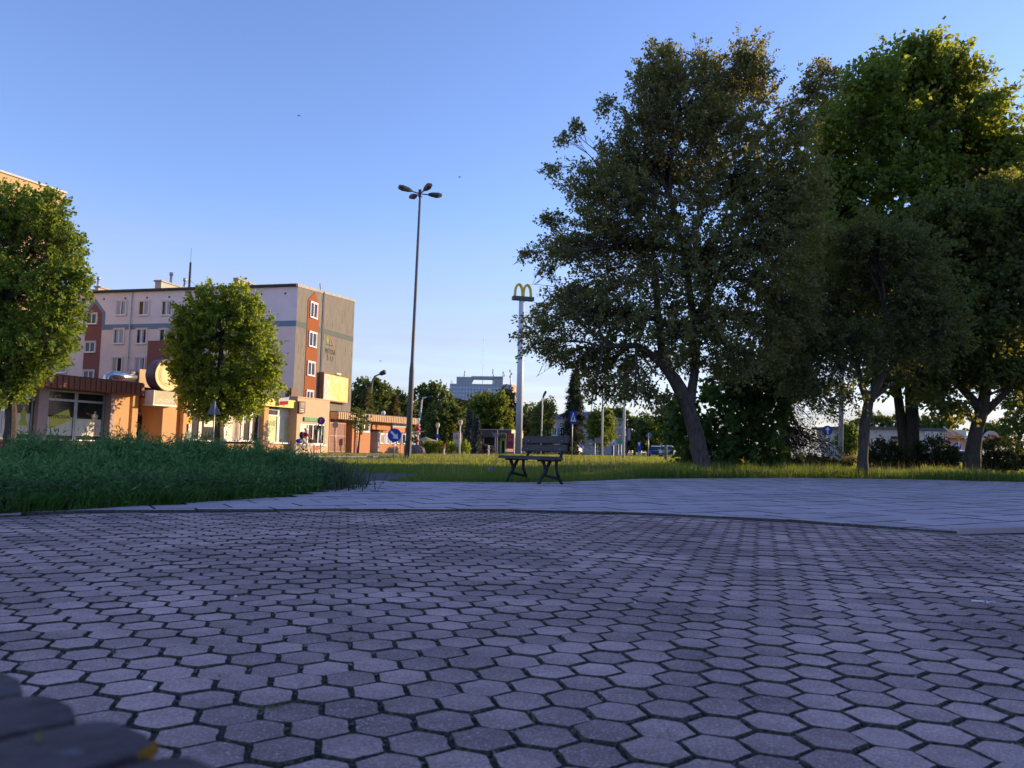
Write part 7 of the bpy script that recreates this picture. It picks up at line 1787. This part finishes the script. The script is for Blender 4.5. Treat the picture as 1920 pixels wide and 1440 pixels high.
# ------------------------------------------------------------------ grass
def blades(name, P, H, Wd, m, lean=.35, kind="stuff", parent=None, seg=2):
    n = len(P); a = rng.uniform(0, 2 * math.pi, n); sd = np.stack([np.cos(a), np.sin(a), np.zeros(n)], 1)
    ln = np.stack([rng.normal(size=n), rng.normal(size=n), np.zeros(n)], 1) * lean
    H = H[:, None]; Wd = Wd[:, None]
    v = np.empty((n, 5, 3), dtype=np.float32); up_ = np.array([[0, 0, 1.0]])
    v[:, 0] = P - sd * Wd; v[:, 1] = P + sd * Wd
    m1 = P + up_ * H * .55 + ln * H * .3
    v[:, 2] = m1 + sd * Wd * .7; v[:, 3] = m1 - sd * Wd * .7; v[:, 4] = P + up_ * H * (1 - .3 * np.linalg.norm(ln, axis=1, keepdims=True)) + ln * H
    b_ = (np.arange(n) * 5)[:, None]
    f = np.concatenate([b_ + np.array([[0, 1, 2]]), b_ + np.array([[0, 2, 3]]), b_ + np.array([[3, 2, 4]])], 1).reshape(-1, 3)
    o = npmesh(name, v.reshape(-1, 3), f, 3, m, parent)
    if kind: o["kind"] = kind
    return o
L_gr = leafmat("grass_blade", (0.05, 0.125, 0.025), (0.145, 0.215, 0.045), .45, (.36, .42, .04), patch=(.8, (.5, .72, .7)))
L_grf = leafmat("far_grass_blade", (0.10, 0.155, 0.022), (0.27, 0.28, 0.05), .45, (.5, .5, .05), patch=(.35, (.6, .78, .7)))
L_hay = leafmat("dry_grass_stalk", (0.22, 0.16, 0.07), (0.36, 0.27, 0.12), .35, (.5, .36, .14))
L_grd = leafmat("lush_grass_blade", (0.05, 0.14, 0.028), (0.11, 0.25, 0.045), .35, (.14, .26, .04))
fpx = [(v[0], v[1]) for v in fp.v]
def in_poly(x, y, poly):
    c = False; j = len(poly) - 1
    for i in range(len(poly)):
        if (poly[i][1] > y) != (poly[j][1] > y) and x < (poly[j][0] - poly[i][0]) * (y - poly[i][1]) / (poly[j][1] - poly[i][1]) + poly[i][0]: c = not c
        j = i
    return c
def sd_shop(x, y): 
    r_ = Vector((x, y, 0)) - SH.O; return r_.dot(SH.n), r_.dot(SH.u)
def grow(n, y0, y1, xf=.69, xr=None, test=None):
    out = []
    while len(out) < n:
        y = y0 + (y1 - y0) * random.random(); x = random.uniform(-xf * y - .5, xf * y + .5) if xr is None else random.uniform(*xr)
        if y < g_far(x) + .05 if x > BX1 else y < 15.5: continue
        if in_poly(x, y, fpx): continue
        d, s_ = sd_shop(x, y)
        if d < 9.6 or (15.0 < d < 22 and s_ < -12 and d > 13): continue
        if test and random.random() > test(x, y): continue
        out.append((x, y, -.03))
    return np.array(out)
clump = lambda x, y: .45 + .55 * math.sin(x * 1.7 + 2 * math.sin(y * .9)) * math.sin(y * 1.3 + math.sin(x * 2.3))
def heights(P, lo, hi): 
    c = np.array([abs(clump(x, y)) for x, y, _ in P]); return lo + (hi - lo) * (c * .6 + rng.random(len(P)) * .4)
P1 = grow(62000, 12.8, 24, .69)
tall = np.clip((P1[:, 0] - 1.2) / 2.2, 0, 1)
H1 = heights(P1, .07, .24) * (1 + tall * 1.3)
blades("grass", P1, H1, rng.uniform(.004, .010, len(P1)), L_gr)
P2 = grow(30000, 24, 38, .69); blades("grass", P2, heights(P2, .1, .28), rng.uniform(.007, .014, len(P2)), L_grf)
P3 = grow(26000, 38, 66, .69, test=lambda x, y: 1 if x > -18 else .4); blades("grass", P3, heights(P3, .1, .28), rng.uniform(.014, .03, len(P3)), L_grf)
P4 = grow(14000, 66, 96, .69, test=lambda x, y: 1 if x > -12 else 0); blades("grass", P4, heights(P4, .15, .32), rng.uniform(.03, .06, len(P4)), L_grf)
P5 = np.concatenate([grow(1100, 14, 26, xr=(1.5, 14)), grow(700, 22, 40, xr=(-9, 6)), grow(150, 14, 24, xr=(-3, 1.5))])
blades("dry_grass", P5, rng.uniform(.3, .62, len(P5)), rng.uniform(.003, .007, len(P5)), L_hay, .12)
# strip of grass and weeds before the junipers
edge = []
for _ in range(15000):
    px = random.uniform(-240, 640); b_ = onz(px, interp(bed_px, px)); dirv = Vector((b_.x * .35 - .2, b_.y, 0)).normalized(); f = abs(random.gauss(0, .4)) + .02
    p = b_ + dirv * f; edge.append((p.x, p.y, -.01))
edge = np.array(edge); blades("grass", edge, rng.uniform(.06, .26, len(edge)), rng.uniform(.003, .007, len(edge)), L_grd, .5)
wv, wa = [], []
for _ in range(520):
    px = random.uniform(-200, 560); b_ = onz(px, interp(bed_px, px)); dirv = Vector((b_.x * .35 - .2, b_.y, 0)).normalized(); p = b_ + dirv * random.uniform(.05, .7); h_ = random.uniform(.08, .3)
    for k in range(14): wv.append((p.x + random.gauss(0, .05), p.y + random.gauss(0, .05), h_ * (k + 1) / 14)); wa.append((random.gauss(0, 1), random.gauss(0, 1), random.gauss(.1, .4)))
wv, wa = np.array(wv), unit(np.array(wa)); lv, lf = leaf_arrays(wv, wa, rng.uniform(.03, .075, len(wv)), rng.uniform(.015, .035, len(wv)), .6)
tag(npmesh("weeds", lv, lf, 3, leafmat("weed_leaf", (.03, .065, .02), (.09, .13, .05), .3, (.14, .2, .05))), kind="stuff")
# tuft of long blades at the end of the juniper bed
tf = thing("grass_tuft", "tuft of long arching grass blades at the right end of the junipers", "grass tuft", onz(612, 918))
b_ = onz(598, 921); tP = np.array([(b_.x + random.gauss(-.1, .28), b_.y + random.gauss(.3, .4), 0) for _ in range(700)])
o = blades("blades", tP, rng.uniform(.2, .62, 700), rng.uniform(.004, .009, 700), leafmat("tuft_blade", (.03, .06, .03), (.1, .13, .07), .3, (.14, .18, .06)), .55, 'stuff', tf)
pw = onz(641, 912); wv = np.array([(pw.x + random.gauss(-.12, .22), pw.y + random.gauss(.1, .18), random.uniform(.01, .12)) for _ in range(420)]); wa = unit(rng.normal(size=(420, 3)))
lv, lf = leaf_arrays(wv, wa, rng.uniform(.03, .06, 420), rng.uniform(.02, .035, 420), .6); tag(npmesh("weeds", lv, lf, 3, MATS["weed_leaf"]), kind="stuff")
# little dry weeds in the paver joints
wj = []
for px, py, n in [(515, 1328, 90), (210, 1240, 20), (420, 1270, 20), (640, 1200, 14), (1235, 1385, 22), (1000, 1350, 14), (560, 1290, 20), (330, 1255, 16), (1640, 1250, 10)]:
    p = onz(px, py)
    for _ in range(n): wj.append((p.x + random.gauss(0, .014), p.y + random.gauss(0, .014), -.015))
wj = np.array(wj); blades("joint_weeds", wj, rng.uniform(.015, .045, len(wj)), rng.uniform(.0008, .0016, len(wj)), leafmat("dry_joint_weed", (.12, .10, .05), (.26, .22, .13), .3), .9)
gr_ = []
for (d2, x, y) in cells[:3200]:
    if abs(x) > .68 * y + .3 or y > 4.5: continue
    for k in range(3):
        a = ANG + math.pi / 6 + k * 2 * math.pi / 3
        if random.random() < .75:
            for _ in range(random.randrange(3, 9)): gr_.append((x + SP * .577 * math.cos(a) + random.gauss(0, .010), y + SP * .577 * math.sin(a) + random.gauss(0, .010), -.008 + random.uniform(0, .006)))
gr_ = np.array(gr_); k = len(gr_)
lv, lf = leaf_arrays(gr_, unit(rng.normal(size=(k, 3)) * np.array([1, 1, .4])), rng.uniform(.004, .016, k), rng.uniform(.003, .009, k), .8)
tag(npmesh("joint_grit", lv, lf, 3, leafmat("joint_grit_bits", (.05, .045, .03), (.42, .38, .33), .05)), kind="stuff")

# ------------------------------------------------------------------ unseen tall block added past the right edge to shade the square
SB = Frame((39.0, 30.5), (math.sin(SUN_AZ), -math.cos(SUN_AZ)))
sb = thing("shade_block", "unseen long block added beyond the right edge to shade the square", "apartment building", (39, 30.5, 0))
q = MB(); q.box(SB, -3.0, 60, -12, 0, 0, 17); q.build("wall", M_pink, sb)
q = MB(); q.box(SB, -3.2, 60.2, -12.2, .2, 17.003, 17.3); q.build("roof", M_bitum, sb)
for k in range(20):
    for j in range(5): window(SB, (-1 + k * 3 - .7, -1 + k * 3 + .7, 1.4 + j * 3.1, 2.9 + j * 3.1), sb, style=0)
